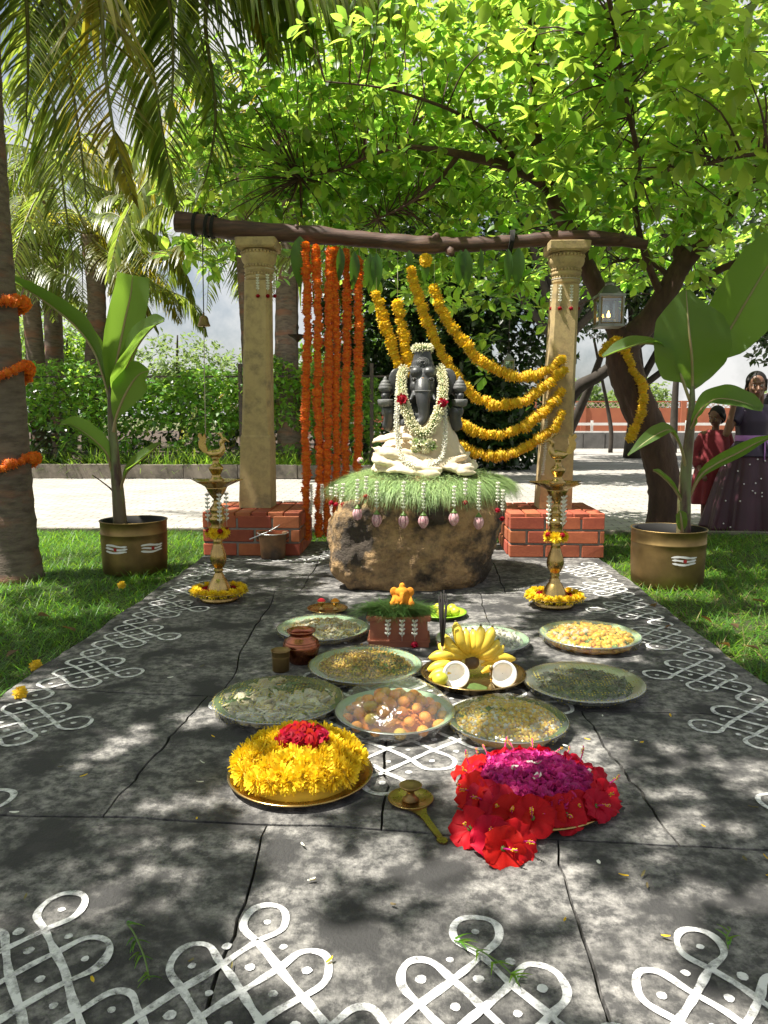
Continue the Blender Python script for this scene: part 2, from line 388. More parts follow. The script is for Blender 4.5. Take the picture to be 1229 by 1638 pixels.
def special_materials():
    # kolam: rice-flour paint, thin and worn in places
    m = mat('kolam', (.70, .70, .69), None, .9); N = m.node_tree.nodes; L = m.node_tree.links; b = N['Principled BSDF']
    tc = N.new('ShaderNodeTexCoord'); t = N.new('ShaderNodeTexNoise'); t.inputs['Scale'].default_value = 38; t.inputs['Detail'].default_value = 9; t.inputs['Roughness'].default_value = .7
    L.new(tc.outputs['Object'], t.inputs['Vector'])
    r = N.new('ShaderNodeMapRange'); r.inputs[1].default_value = .44; r.inputs[2].default_value = .64; r.inputs[3].default_value = .98; r.inputs[4].default_value = .22
    L.new(t.outputs['Fac'], r.inputs[0]); L.new(r.outputs[0], b.inputs['Alpha'])
    # paving of small blocks
    m = mat('paving', (.40, .385, .36), None, .9); N = m.node_tree.nodes; L = m.node_tree.links; b = N['Principled BSDF']
    tc = N.new('ShaderNodeTexCoord'); br = N.new('ShaderNodeTexBrick'); br.inputs['Scale'].default_value = 1.0
    br.inputs['Color1'].default_value = (.42, .40, .37, 1); br.inputs['Color2'].default_value = (.33, .315, .295, 1); br.inputs['Mortar'].default_value = (.16, .15, .135, 1)
    br.inputs['Brick Width'].default_value = .21; br.inputs['Row Height'].default_value = .105; br.inputs['Mortar Size'].default_value = .007; br.inputs['Mortar Smooth'].default_value = .3
    L.new(tc.outputs['Object'], br.inputs['Vector'])
    t = N.new('ShaderNodeTexNoise'); t.inputs['Scale'].default_value = 1.6; t.inputs['Detail'].default_value = 8; L.new(tc.outputs['Object'], t.inputs['Vector'])
    x = N.new('ShaderNodeMix'); x.data_type = 'RGBA'; x.blend_type = 'MULTIPLY'; r = N.new('ShaderNodeMapRange'); r.inputs[1].default_value = .3; r.inputs[2].default_value = .7; r.inputs[3].default_value = .0; r.inputs[4].default_value = .55
    L.new(t.outputs['Fac'], r.inputs[0]); L.new(r.outputs[0], x.inputs[0]); L.new(br.outputs['Color'], x.inputs[6]); x.inputs[7].default_value = (.7, .66, .58, 1); L.new(x.outputs[2], b.inputs['Base Color'])
    bp = N.new('ShaderNodeBump'); bp.inputs['Strength'].default_value = .6; bp.inputs['Distance'].default_value = .006; bp.invert = True
    L.new(br.outputs['Fac'], bp.inputs['Height']); L.new(bp.outputs[0], b.inputs['Normal'])
    # cling film, printed with tiny yellow dots on some
    for nm, dots in (('film', False), ('film_dotted', True)):
        m = bpy.data.materials.new(nm); m.use_nodes = True; N = m.node_tree.nodes; L = m.node_tree.links; N.remove(N['Principled BSDF'])
        tr = N.new('ShaderNodeBsdfTransparent'); tr.inputs[0].default_value = (.93, .95, .92, 1)
        gl = N.new('ShaderNodeBsdfGlossy'); gl.inputs['Roughness'].default_value = .09; gl.inputs[0].default_value = (1, 1, 1, 1)
        tc = N.new('ShaderNodeTexCoord'); wv = N.new('ShaderNodeTexNoise'); wv.inputs['Scale'].default_value = 16; wv.inputs['Detail'].default_value = 4; wv.inputs['Distortion'].default_value = 2.5
        mp = N.new('ShaderNodeMapping'); mp.inputs['Scale'].default_value = (1, .35, 1); mp.inputs['Rotation'].default_value = (0, 0, .6); L.new(tc.outputs['Object'], mp.inputs[0]); L.new(mp.outputs[0], wv.inputs['Vector'])
        bp = N.new('ShaderNodeBump'); bp.inputs['Strength'].default_value = .8; bp.inputs['Distance'].default_value = .012; L.new(wv.outputs['Fac'], bp.inputs['Height']); L.new(bp.outputs[0], gl.inputs['Normal'])
        fr = N.new('ShaderNodeLayerWeight'); fr.inputs['Blend'].default_value = .30; L.new(bp.outputs[0], fr.inputs['Normal'])
        mx = N.new('ShaderNodeMixShader')
        ad = N.new('ShaderNodeMath'); ad.operation = 'ADD'; ad.inputs[1].default_value = .10; sq = N.new('ShaderNodeMath'); sq.operation = 'POWER'; sq.inputs[1].default_value = 3.0; L.new(fr.outputs['Facing'], sq.inputs[0]); sc_ = N.new('ShaderNodeMath'); sc_.operation = 'MULTIPLY'; sc_.inputs[1].default_value = .45; L.new(sq.outputs[0], sc_.inputs[0]); L.new(sc_.outputs[0], ad.inputs[0]); L.new(ad.outputs[0], mx.inputs[0])
        df = N.new('ShaderNodeBsdfDiffuse'); df.inputs[0].default_value = (.8, .8, .76, 1); m0 = N.new('ShaderNodeMixShader'); m0.inputs[0].default_value = .035
        L.new(tr.outputs[0], m0.inputs[1]); L.new(df.outputs[0], m0.inputs[2])
        L.new(m0.outputs[0], mx.inputs[1]); L.new(gl.outputs[0], mx.inputs[2]); out = mx.outputs[0]
        if dots:
            vo = N.new('ShaderNodeTexVoronoi'); vo.inputs['Scale'].default_value = 95; vo.inputs['Randomness'].default_value = .25; L.new(tc.outputs['Object'], vo.inputs['Vector'])
            lt = N.new('ShaderNodeMath'); lt.operation = 'LESS_THAN'; lt.inputs[1].default_value = .24; L.new(vo.outputs['Distance'], lt.inputs[0])
            ye = N.new('ShaderNodeBsdfDiffuse'); ye.inputs[0].default_value = (.62, .50, .06, 1)
            m2 = N.new('ShaderNodeMixShader'); hf = N.new('ShaderNodeMath'); hf.operation = 'MULTIPLY'; hf.inputs[1].default_value = .65
            L.new(lt.outputs[0], hf.inputs[0]); L.new(hf.outputs[0], m2.inputs[0]); L.new(out, m2.inputs[1]); L.new(ye.outputs[0], m2.inputs[2]); out = m2.outputs[0]
        L.new(out, N['Material Output'].inputs[0]); MAT[nm] = m
    m = bpy.data.materials.new('pane'); m.use_nodes = True; N = m.node_tree.nodes; L = m.node_tree.links; N.remove(N['Principled BSDF'])
    tr = N.new('ShaderNodeBsdfTransparent'); tr.inputs[0].default_value = (.9, .94, .92, 1); gl = N.new('ShaderNodeBsdfGlossy'); gl.inputs['Roughness'].default_value = .05
    mx = N.new('ShaderNodeMixShader'); mx.inputs[0].default_value = .14; L.new(tr.outputs[0], mx.inputs[1]); L.new(gl.outputs[0], mx.inputs[2]); L.new(mx.outputs[0], N['Material Output'].inputs[0]); MAT['pane'] = m
special_materials()

# ================================================================== THE SETTING
LAWN, ROAD = -0.035, -0.06
def sheet(name, x0, x1, y0, y1, z, m, n=1, amp=0.0):
    mb = MB(); V = []; F = []
    for j in range(n+1):
        for i in range(n+1):
            x = x0+(x1-x0)*i/n; y = y0+(y1-y0)*j/n
            V.append((x, y, z+(noise.noise(Vector((x*1.3, y*1.3, 3)))*amp if amp else 0)))
    for j in range(n):
        for i in range(n): F.append((j*(n+1)+i, j*(n+1)+i+1, (j+1)*(n+1)+i+1, (j+1)*(n+1)+i))
    mb.add(V, F); return tag(mb.build(name, m), kind='structure')
sheet('ground', -600, 600, -300, 1200, -0.09, 'far_field')
sheet('road', -40, 40, 6.12, 47, ROAD, 'paving')
sheet('lawn', -9, -1.345, -1.5, 6.1, LAWN-.008, 'lawn_soil', 60, .015)
sheet('lawn', 1.225, 9, -1.5, 6.1, LAWN-.008, 'lawn_soil', 60, .015)
sheet('lawn', -1.345, 1.225, 5.52, 6.1, LAWN-.008, 'lawn_soil', 20, .01)
sheet('verge', -40, -0.6, 11.9, 46, -.02, 'soil', 40, .03)

# kerb between lawn and road, and the low wall on the far side of the road
mb = MB()
for k in range(-11, 12):
    mb.box((k*.8, 6.14, -.055), (.79, .07, .07+random.uniform(-.006, .006)))
tag(mb.build('kerb', 'kerb', smooth=False), kind='structure')
for (x0, x1, y, lab) in ((-14, -.9, 11.62, 'low weathered grey kerb wall below the creeper hedge'),):
    t = thing('kerb_wall', lab, 'wall', (0, y, ROAD)); x = x0
    while x < x1:
        w = random.uniform(.8, 1.2); mb = MB(); mb.box((x+w/2, random.uniform(-.006, .006), .11), (w-.012, .2, .20+random.uniform(-.01, .01)))
        mb.build('block', 'kerb', t, smooth=False); x += w

# ---------------------------------------------------------------- the stone platform: each slab its own piece
plat = tag(MB().box((-.06, 2.42, -.055), (2.50, 6.06, .07)).build('stone_platform', 'slab_bed', smooth=False), kind='structure')
def jline(a, b, n=22, amp=.012, seed=0.0):
    "a slightly wandering joint from a to b"
    a = Vector(a); b = Vector(b); d = (b-a); q = Vector((-d.y, d.x)).normalized(); out = []
    for i in range(n+1):
        t = i/n; e = min(1, 6*t*(1-t)*2)
        s = noise.fractal(Vector((t*5.0, seed*3.1, .5)), .8, 2.0, 4)*amp*e
        out.append(a+d*t+q*s)
    return out
rows = [(-.58, .42), (.42, 1.57), (1.57, 2.42), (2.42, 3.85), (3.85, 5.45)]
cuts = [(-.35, .42), (-.315, .30), (-.69, -.06, .545), (-.655, .35), (-.56, .52)]
ytilt = {0: (0, 0), 1: (.0, 0), 2: (.08, -.06), 3: (.0, -.18), 4: (.02, -.02), 5: (0, 0)}
XL, XR = -1.325, 1.205
ys = [r[0] for r in rows]+[rows[-1][1]]
def hline(k):
    l, r = ytilt[k]
    return jline((XL, ys[k]+l), (XR, ys[k]+r), 60, .018 if 0 < k < 5 else .008, k+1.0)
H = [hline(k) for k in range(6)]
def at_x(line, x): return min(line, key=lambda p: abs(p.x-x))
def on_line(ln, x): return Vector((x, float(np.interp(x, [p.x for p in ln], [p.y for p in ln]))))
for k in range(5):
    cx = [XL]+list(cuts[k])+[XR]; vl = []
    for q, x in enumerate(cx):
        edge = q in (0, len(cx)-1)
        vl.append(jline(at_x(H[k], x+ (0 if edge else random.uniform(-.03, .03))), at_x(H[k+1], x+(0 if edge else random.uniform(-.04, .04))), 26, .02 if edge else .016, k*7+q+.5))
    for q in range(len(cx)-1):
        A, B = vl[q], vl[q+1]; n = len(A)-1; NU = 18
        lo = [p for p in H[k] if A[0].x-1e-4 <= p.x <= B[0].x+1e-4]; hi = [p for p in H[k+1] if A[-1].x-1e-4 <= p.x <= B[-1].x+1e-4]
        V = []; zt = random.uniform(-.002, .002)
        for i in range(n+1):
            t = i/n
            for u in range(NU+1):
                s = u/NU
                pb = on_line(lo, A[0].x+(B[0].x-A[0].x)*s); pt = on_line(hi, A[-1].x+(B[-1].x-A[-1].x)*s)
                p = A[i]*(1-s)+B[i]*s
                base = (A[0]*(1-s)+B[0]*s); top = (A[-1]*(1-s)+B[-1]*s)
                p = p+(pb-base)*(1-t)+(pt-top)*t
                V.append(Vector((p.x, p.y, 0)))
        c = sum(V, Vector())/len(V); out = []
        for i in range(n+1):
            for u in range(NU+1):
                p = V[i*(NU+1)+u]; e = min(i, n-i, u, NU-u); d = (c-p).normalized()
                z = zt*.3+noise.fractal(p*2.6, .8, 2, 3)*.0008
                if e == 0: p = p+d*.004; z -= .0012+abs(noise.noise(p*9))*.002
                out.append((p.x, p.y, z))
        F = [(i*(NU+1)+u, i*(NU+1)+u+1, (i+1)*(NU+1)+u+1, (i+1)*(NU+1)+u) for i in range(n) for u in range(NU)]
        rim = [u for u in range(NU+1)]+[i*(NU+1)+NU for i in range(1, n+1)]+[n*(NU+1)+u for u in range(NU-1, -1, -1)]+[i*(NU+1) for i in range(n-1, 0, -1)]
        m = len(rim); mb = MB().add(out, F); wall = [out[r] for r in rim]+[(out[r][0], out[r][1], -.05) for r in rim]
        mb.add(wall, [((j+1) % m, j, m+j, m+(j+1) % m) for j in range(m)])
        mb.build('slab', 'slab', plat)

# ---------------------------------------------------------------- kolam: looping rice-flour lines round dots
def kolam(name, label, dots, voids, org, eu, ev, c, wid=.0125, zb=.0021, parent=None):
    mb = MB(); S = set(dots); org = Vector(org[:2]); eu = Vector(eu); ev = Vector(ev); kk = 0
    def W2(p): return org+eu*(p[0]*c)+ev*(p[1]*c)
    def strip(pts):
        nonlocal kk
        z = zb+.00022*(kk % 7); kk += 1
        P = [W2(p) for p in pts]; V = []
        for i, p in enumerate(P):
            d = (P[min(i+1, len(P)-1)]-P[max(i-1, 0)]).normalized(); q = Vector((-d.y, d.x))
            w = wid*.5*(1+.45*noise.noise(Vector((p.x*23, p.y*23, kk))))
            j = Vector((noise.noise(Vector((p.x*9, p.y*9, 1))), noise.noise(Vector((p.x*9, p.y*9, 7)))))*.009
            p = p+j
            V += [(p.x+q.x*w, p.y+q.y*w, z), (p.x-q.x*w, p.y-q.y*w, z)]
        mb.add(V, [(2*i, 2*i+1, 2*i+3, 2*i+2) for i in range(len(P)-1)])
    dirs = [(1, 0), (0, 1), (-1, 0), (0, -1)]
    def ang(a): return Vector((math.cos(a), math.sin(a)))
    for (x, y) in dots:
        op = [(x+d[0], y+d[1]) in S for d in dirs]
        starts = [k for k in range(4) if op[k]] or [0]
        for k in starts:
            j = k; chain = [k]
            while True:
                j += 1; chain.append(j)
                if op[j % 4] or j-k >= 4: break
            pts = []
            for a, b in zip(chain[:-1], chain[1:]):
                oa, ob = op[a % 4], op[b % 4]; aa, ab = a*PI/2, b*PI/2
                pa = ang(aa)*(.5 if oa else .40); pb = ang(ab)*(.5 if ob else .40)
                ta = ang(aa+(R(135) if oa else R(90))); tb = ang(ab+(R(45) if ob else R(90)))
                m = .70 if (oa and ob) else .78
                for i in range(9):
                    t = i/8; h = (2*t**3-3*t*t+1, t**3-2*t*t+t, -2*t**3+3*t*t, t**3-t*t)
                    q = pa*h[0]+ta*(m*h[1])+pb*h[2]+tb*(m*h[3])
                    if not pts or i > 0: pts.append((x+q.x, y+q.y))
            strip(pts)
    for (x, y) in list(dots)+list(voids):
        p = W2((x+random.uniform(-.06, .06), y+random.uniform(-.06, .06))); r = .0085*random.uniform(.75, 1.2); n = 9
        V = [(p.x+math.cos(2*PI*i/n)*r*random.uniform(.8, 1.15), p.y+math.sin(2*PI*i/n)*r, zb) for i in range(n)]
        mb.add(V, [tuple(range(n))])
    return tag(mb.build(name, 'kolam', smooth=False), label, 'kolam')
def border(n0, n1, apexes, far=True):
    d = []; v = []
    for u in range(n0, n1+1):
        d.append((u, 0)); m = (u+400) % 4
        if m in (3, 0, 1): d.append((u, 1))
        if m == 0: d.append((u, 2))
        if m in (3, 0): v.append((u+.5, .5))
        if m in (0,): v += [(u-.5, 1.42), (u+.5, 1.42)]
    return d, v
d, v = border(-7, 22, 0)
kolam('kolam_border', 'white looped kolam border along the platform edge on the palm side', d, v, (-1.205, 2.129, 0), (0, 1), (1, 0), .1118)
kolam('kolam_border', 'white looped kolam border along the platform edge on the curved tree side', d, v, (1.09, 2.17, 0), (0, 1), (-1, 0), .1118)
d, v = border(-5, 11, 0)
kolam('kolam_border', 'large white kolam border across the open end of the platform', d, v, (-.262, 1.034, 0), Vector((1, -.055)).normalized(), Vector((.03, 1.22)), .0945, .0135)
dd = [(i, j) for i in range(-4, 5) for j in range(-4, 5) if abs(i)+abs(j) <= 4]
vv = [(i+.5, j+.5) for i in range(-4, 4) for j in range(-4, 4) if abs(i+.5)+abs(j+.5) <= 4]
kolam('kolam_medallion', 'white diamond kolam medallion on the slabs underneath the offering plates', dd, vv, (-.06, 2.30, 0), (1, 0), (0, 1), .128, .0135)
d, v = border(0, 4, 0); d = [p for p in d if p[1] < 1]; v = []
kolam('kolam_border', 'short white kolam chain in front of the brick pedestal with the sooty bucket', d, v, (-1.18, 4.70, 0), (1, 0), (0, 1), .12, .013)
kolam('kolam_border', 'short white kolam chain between the boulder and the orange garlands', d, v, (-.60, 4.62, 0), (.1, 1), (1, 0), .12, .013)

# ---------------------------------------------------------------- brick pedestals
def brick_mesh(nm, sx, sy, sz, b=.004):
    V = []; hx, hy, hz = sx/2, sy/2, sz/2
    # chamfered box: 24 corners
    for ix in (-1, 1):
        for iy in (-1, 1):
            for iz in (-1, 1):
                j = [random.uniform(-.0015, .0015) for _ in range(3)]
                X, Y, Z = ix*hx+j[0], iy*hy+j[1], iz*hz+j[2]
                V += [(X-ix*b, Y-iy*b, Z), (X-ix*b, Y, Z-iz*b), (X, Y-iy*b, Z-iz*b)]
    me = bpy.data.meshes.new(nm); import bmesh
    bm = bmesh.new(); vs = [bm.verts.new(v) for v in V]; r = bmesh.ops.convex_hull(bm, input=vs)
    bmesh.ops.recalc_face_normals(bm, faces=bm.faces); bm.to_mesh(me); bm.free(); me.materials.append(MAT['brick']); return me
BR = {k: [brick_mesh('brick', *s) for _ in range(3)] for k, s in {'f': (.212, .10, .077), 'h': (.10, .10, .077), 's': (.10, .212, .077), 't': (.10, .20, .04)}.items()}
PED_H = .285
def pedestal(x0, x1, y0, y1, label):
    t = thing('brick_pedestal', label, 'pedestal', ((x0+x1)/2, (y0+y1)/2, 0), 'brick pedestals under the stone pillars')
    w, dd = x1-x0, y1-y0
    MB().box((0, 0, .125), (w-.022, dd-.022, .25)).build('mortar', 'mortar', t, smooth=False)
    for r in range(3):
        z = .0415+r*.0895; off = (r % 2)*.115; x = -w/2-off+.002
        for face in (-1, 1):                                   # front and back rows
            x = -w/2-off
            while x < w/2-.005:
                a = max(x, -w/2); b = min(x+.226, w/2)
                if b-a > .03:
                    L = b-a-.012; k = 'f'; me = random.choice(BR[k])
                    inst('brick', me, t, TRS(((a+b)/2+(-.006 if b < w/2 else 0)*0, face*(dd/2-.05), z), None, (L/.212, 1, 1)))
                x += .228
        for side in (-1, 1):
            y = -dd/2+.105; n = 2
            seg = (dd-.21)/2
            for q in range(n):
                inst('brick', random.choice(BR['s']), t, TRS((side*(w/2-.05), y+seg*(q+.5), z), None, (1, (seg-.012)/.212, 1)))
    nx = 6; ny = 3
    for i in range(nx):
        for j in range(ny):
            sx, sy = w/nx, dd/ny
            inst('brick', random.choice(BR['t']), t, TRS((-w/2+sx*(i+.5), -dd/2+sy*(j+.5), PED_H-.022+random.uniform(-.002, .002)), None, ((sx-.008)/.10, (sy-.008)/.20, 1)))
    return t
pedestal(-1.335, -.70, 4.84, 5.48, 'red brick pedestal behind the sooty bucket')
pedestal(.63, 1.235, 4.84, 5.48, 'red brick pedestal beside the curved tree, without a bucket')

# ---------------------------------------------------------------- carved stone pillars and the log beam
PY = 5.17
def pillar(px_b, px_t, ztop, label):
    b = D(px_b, 811, PY); tp = D(px_t, 390, PY)
    x0 = b.x; x1 = tp.x; h = ztop-PED_H
    t = thing('stone_pillar', label, 'pillar', (x0, PY, PED_H), 'carved stone pillars holding the log beam')
    def cx(z): return (x1-x0)*z/h
    def oct_ring(z, w, ch):
        c = w*ch; q = [(-w+c, -w), (w-c, -w), (w, -w+c), (w, w-c), (w-c, w), (-w+c, w), (-w, w-c), (-w, -w+c)]
        return [(cx(z)+a, b_, z) for a, b_ in q]
    def stack(rings, name, m, smooth=False, parent=t):
        V = [p for r in rings for p in r]; n = 8
        F = [(i*n+k, i*n+(k+1) % n, (i+1)*n+(k+1) % n, (i+1)*n+k) for i in range(len(rings)-1) for k in range(n)]
        F += [tuple(range(n-1, -1, -1)), tuple((len(rings)-1)*n+k for k in range(n))]
        return MB().add(V, F).build(name, m, parent, smooth=smooth)
    stack([oct_ring(z, w, .03) for z, w in ((0, .107), (.05, .107), (.25, .103), (.47, .100), (.485, .094))], 'base_block', 'granite')
    N = 14; zs = [.485+(h-.26-.485)*i/N for i in range(N+1)]
    stack([oct_ring(z, .094-.013*i/N, .12+.10*min(1, i/3)) for i, z in enumerate(zs)], 'shaft', 'granite')
    zc = h-.26; mb = MB()
    mb.lathe([(.078, zc), (.088, zc+.01), (.092, zc+.025), (.084, zc+.035), (.082, zc+.05), (.095, zc+.06), (.098, zc+.075), (.09, zc+.085), (.088, zc+.10),
              (.108, zc+.125), (.116, zc+.15), (.112, zc+.17), (.104, zc+.18), (.104, zc+.195)], 32, (cx(h), 0, 0), mod=lambda a, z, r: 1+.02*math.cos(16*a)*(1 if zc+.105 < z < zc+.172 else 0))
    cap = mb.build('capital', 'granite', t)
    mb = MB()
    for (zz, rr, n, s) in ((zc+.042, .085, 26, .010), (zc+.092, .092, 28, .010), (zc+.178, .110, 30, .011)):
        for k in range(n): mb.ell((cx(h)+rr*math.cos(2*PI*k/n), rr*math.sin(2*PI*k/n), zz), (s, s, s*1.1), 6, 4)
    mb.build('bead_band', 'granite', cap)
    mb = MB(); ring = [oct_ring(z, w, .05) for z, w in ((h-.062, .118), (h-.05, .128), (h-.004, .130), (h, .124))]
    o = stack(ring, 'abacus', 'granite', parent=t)
    return t, x0, x1
pillar(413, 414, 2.03, 'tan stone pillar with carved capital, nearest the orange garlands')
pillar(884, 907, 1.995, 'tan stone pillar with the yellow garlands tied to it')
bp = [D(283, 354, PY), D(350, 364, PY), D(420, 371, PY), D(500, 376, PY), D(560, 381, PY), D(620, 386, PY), D(675, 392, PY), D(720, 391, PY), D(780, 390, PY), D(840, 385, PY), D(900, 380, PY), D(950, 381, PY), D(1000, 385, PY), D(1036, 391, PY)]
bt = thing('log_beam', 'dark brown crooked log beam laid across the two stone pillars', 'beam', bp[0])
mb = MB(); pts = smooth_path(bp, 7); mb.tube(pts, [.068, .064, .060, .057, .053, .051, .058, .046, .042, .043, .045, .046, .040, .037], 20)
bo = mb.build('log', 'beam_wood', bt, world=True); rough_up(bo, .010, 6, 4)
mb = MB()
for (x, y, r, up) in ((698, 380, .04, (.2, -.5, .6)), (722, 404, .035, (.3, -.6, -.7)), (995, 377, .026, (.1, -.5, .8)), (475, 366, .03, (0, -.6, .5))):
    p = D(x, y, PY-.03); d = Vector(up).normalized(); mb.tube([p-d*.03, p, p+d*.03], [r, r*.8, r*.35], 9)
mb.build('knot', 'beam_wood', bt, world=True)
for q, (x, n) in enumerate(((308, 3), (328, 3), (344, 3), (818, 4))):
    c = min(pts, key=lambda p: abs(pix(p)[0]-x)); mb = MB()
    for k in range(n):
        mb.tube([c+Vector((.008*k+.01*math.sin(a), math.cos(a)*.073, math.sin(a)*.073)) for a in [2*PI*i/16 for i in range(17)]], .004, 5)
    mb.build('rope_tie', 'rope_black', bt, world=True)
BEAM = pts
def beam_under(x): return min(BEAM, key=lambda p: abs(p.x-x))

# ================================================================== flower templates
def petal_quad(mb, base, tip, side, w, lift, mi=0):
    "one cupped petal of two quads"
    b = Vector(base); t = Vector(tip); s = Vector(side); m = (b+t)*.5+Vector(lift)
    mb.add([b-s*w*.35, b+s*w*.35, m+s*w, m-s*w, t+s*w*.55, t-s*w*.55], [(0, 1, 2, 3), (3, 2, 4, 5)], mi)
def pompom(layers, rnd, seed, core=True, mi=0):
    "radius 1 flower head round +Z; layers = (elevation deg, count, length, half-width)"
    r = random.Random(seed); mb = MB()
    for el, n, L, w in layers:
        o = r.random()
        for k in range(n):
            a = 2*PI*(k+o)/n+r.uniform(-rnd, rnd); e = R(el+r.uniform(-9, 9)); l = L*r.uniform(.86, 1.1)
            d = Vector((math.cos(a)*math.cos(e), math.sin(a)*math.cos(e), math.sin(e))); s = Vector((-math.sin(a), math.cos(a), r.uniform(-.5, .5))).normalized()
            up = d.cross(s)
            petal_quad(mb, d*.25*l, d*l, s, w*r.uniform(.8, 1.2), up*r.uniform(-.10, .10), mi)
    if core: mb.ell((0, 0, 0), (.78, .78, .66), 10, 7, mi)
    return mb
MARI = [pompom([(-64, 7, .84, .26), (-34, 11, .96, .24), (-8, 13, 1.0, .23), (18, 12, .98, .24), (44, 10, .93, .25), (70, 6, .82, .26)], .12, s) for s in range(3)]
CHRYS = []
for s in range(4):
    mb = pompom([(-18, 18, .92, .11), (4, 20, 1.0, .11), (24, 19, .98, .11), (44, 16, .92, .11), (62, 12, .84, .11), (78, 7, .78, .12)], .08, 20+s, core=False)
    mb.ell((0, 0, .05), (.45, .45, .3), 8, 5, 1); CHRYS.append(mb)
def rose_mb(seed):
    r = random.Random(seed); mb = MB()
    for lay, (n, rad, h, open_) in enumerate(((3, .30, .95, .05), (4, .48, .92, .12), (5, .68, .80, .25), (6, .92, .60, .48))):
        for k in range(n):
            a = 2*PI*(k+.5*lay)/n+r.uniform(-.2, .2); span = 2.3*PI/n*.62; V = []
            for i in range(4):
                t = i/3
                for j in range(5):
                    q = a+span*(j/4-.5)*(.6+.5*math.sin(PI*min(1, t*.8+.1))); rr = rad*(.45+.45*t**.6+open_*t*t)+.04*math.sin(j*2+k)
                    V.append((math.cos(q)*rr, math.sin(q)*rr, h*t-.12*t*t*open_-.15*abs(j/4-.5)*t))
            mb.add(V, [(i*5+j, i*5+j+1, i*5+j+6, i*5+j+5) for i in range(3) for j in range(4)])
    mb.ell((0, 0, .35), (.55, .55, .42), 10, 6)
    return mb
ROSE = [pompom([(8, 7, 1.0, .34), (34, 6, .94, .33), (58, 5, .82, .30), (80, 3, .72, .26)], .1, 60+s) for s in range(3)]
def hibiscus_mb(seed):
    r = random.Random(seed); mb = MB()
    for k in range(5):
        a = 2*PI*k/5+r.uniform(-.12, .12); V = []; NI, NJ = 6, 6; ph = r.uniform(0, 6)
        for i in range(NI+1):
            t = i/NI; w = .62*math.sin(PI*min(1, .12+.66*t))**.9*(1 if t < .9 else .88)
            for j in range(NJ+1):
                s = (j/NJ-.5)*2; d = .08+.95*t-.10*t*s*s
                z = .42*t-.34*t*t*t+.13*t*math.sin(5*s+ph+3*t)+.085*t*t*math.sin(10*s+ph*2)+.05*t*math.sin(9*t+ph+3*s)
                x, y = d, s*w*(.15+.85*min(1, t*1.6)); z += .10*abs(s)*t
                V.append((math.cos(a)*x-math.sin(a)*y, math.sin(a)*x+math.cos(a)*y, z+.02*k*t))
        mb.add(V, [(i*(NJ+1)+j, i*(NJ+1)+j+1, (i+1)*(NJ+1)+j+1, (i+1)*(NJ+1)+j) for i in range(NI) for j in range(NJ)])
    pts = [(0, 0, 0), (.05, .02, .3), (.12, .03, .65), (.22, .05, .95), (.30, .06, 1.05)]
    mb.tube(pts, [.05, .04, .033, .03, .02], 6, 1)
    for q in range(22):
        t = r.uniform(.5, 1); p = Vector((.22*t*t+.06, .04, 1.0*t)); d = Vector((r.uniform(-1, 1), r.uniform(-1, 1), r.uniform(-.3, .6))).normalized()
        mb.ell(p+d*.075, .026, 5, 3, 2); mb.tube([p, p+d*.075], .008, 3, 1)
    mb.tube([(0, 0, -.32), (0, 0, .05)], [.05, .13], 7, 3)
    return mb
HIB = [hibiscus_mb(s) for s in range(4)]
def bud_mb():
    "one jasmine bud, length 1 along +Z, tip up"
    return MB().lathe([(.04, -.45), (.09, -.3), (.10, 0), (.20, .22), (.22, .38), (.12, .54), (.01, .6)], 6)
BUD = bud_mb()
def star_mb():
    mb = MB()
    for k in range(6):
        a = 2*PI*k/6; d = Vector((math.cos(a)*.9, math.sin(a)*.9, .45)); petal_quad(mb, (0, 0, 0), d, (-math.sin(a), math.cos(a), 0), .26, (0, 0, .12))
    return mb
STAR = star_mb()
def leaf_mb(w=.30, fold=.10, obov=True, n=5):
    "leaf of length 1 along +X, midrib in the fold"
    V = []; F = []
    for i in range(n+1):
        t = i/n; q = math.sin(PI*t**(1.25 if obov else .8))**.85*w if 0 < t < 1 else .012
        z = -.16*t*t
        V += [(t, q, z+fold*q/w*.5), (t, 0, z), (t, -q, z+fold*q/w*.5)]
    for i in range(n): a = 3*i; F += [(a, a+1, a+4, a+3), (a+1, a+2, a+5, a+4)]
    return MB().add(V, F)
LEAF = leaf_mb(.27, .12, True, 4); LEAF_S = leaf_mb(.30, .10, False, 2); MANGO = leaf_mb(.16, .14, False, 8)
MM = {}
def mesh_of(key, mb, mats):
    if key not in MM: MM[key] = mb.mesh(key, mats)
    return MM[key]
MARI_O = [mesh_of('orange_marigold%d' % i, m, 'marigold') for i, m in enumerate(MARI)]
MARI_Y = [mesh_of('yellow_marigold%d' % i, m, 'yellow') for i, m in enumerate(MARI)]
CHRYS_M = [mesh_of('chrysanthemum%d' % i, m, ['chrys', 'chrys_eye']) for i, m in enumerate(CHRYS)]
ROSE_M = [mesh_of('rose%d' % i, m, 'rose') for i, m in enumerate(ROSE)]
HIB_M = [mesh_of('hibiscus%d' % i, m, ['hibiscus', 'pink', 'chrys', 'stem_green']) for i, m in enumerate(HIB)]

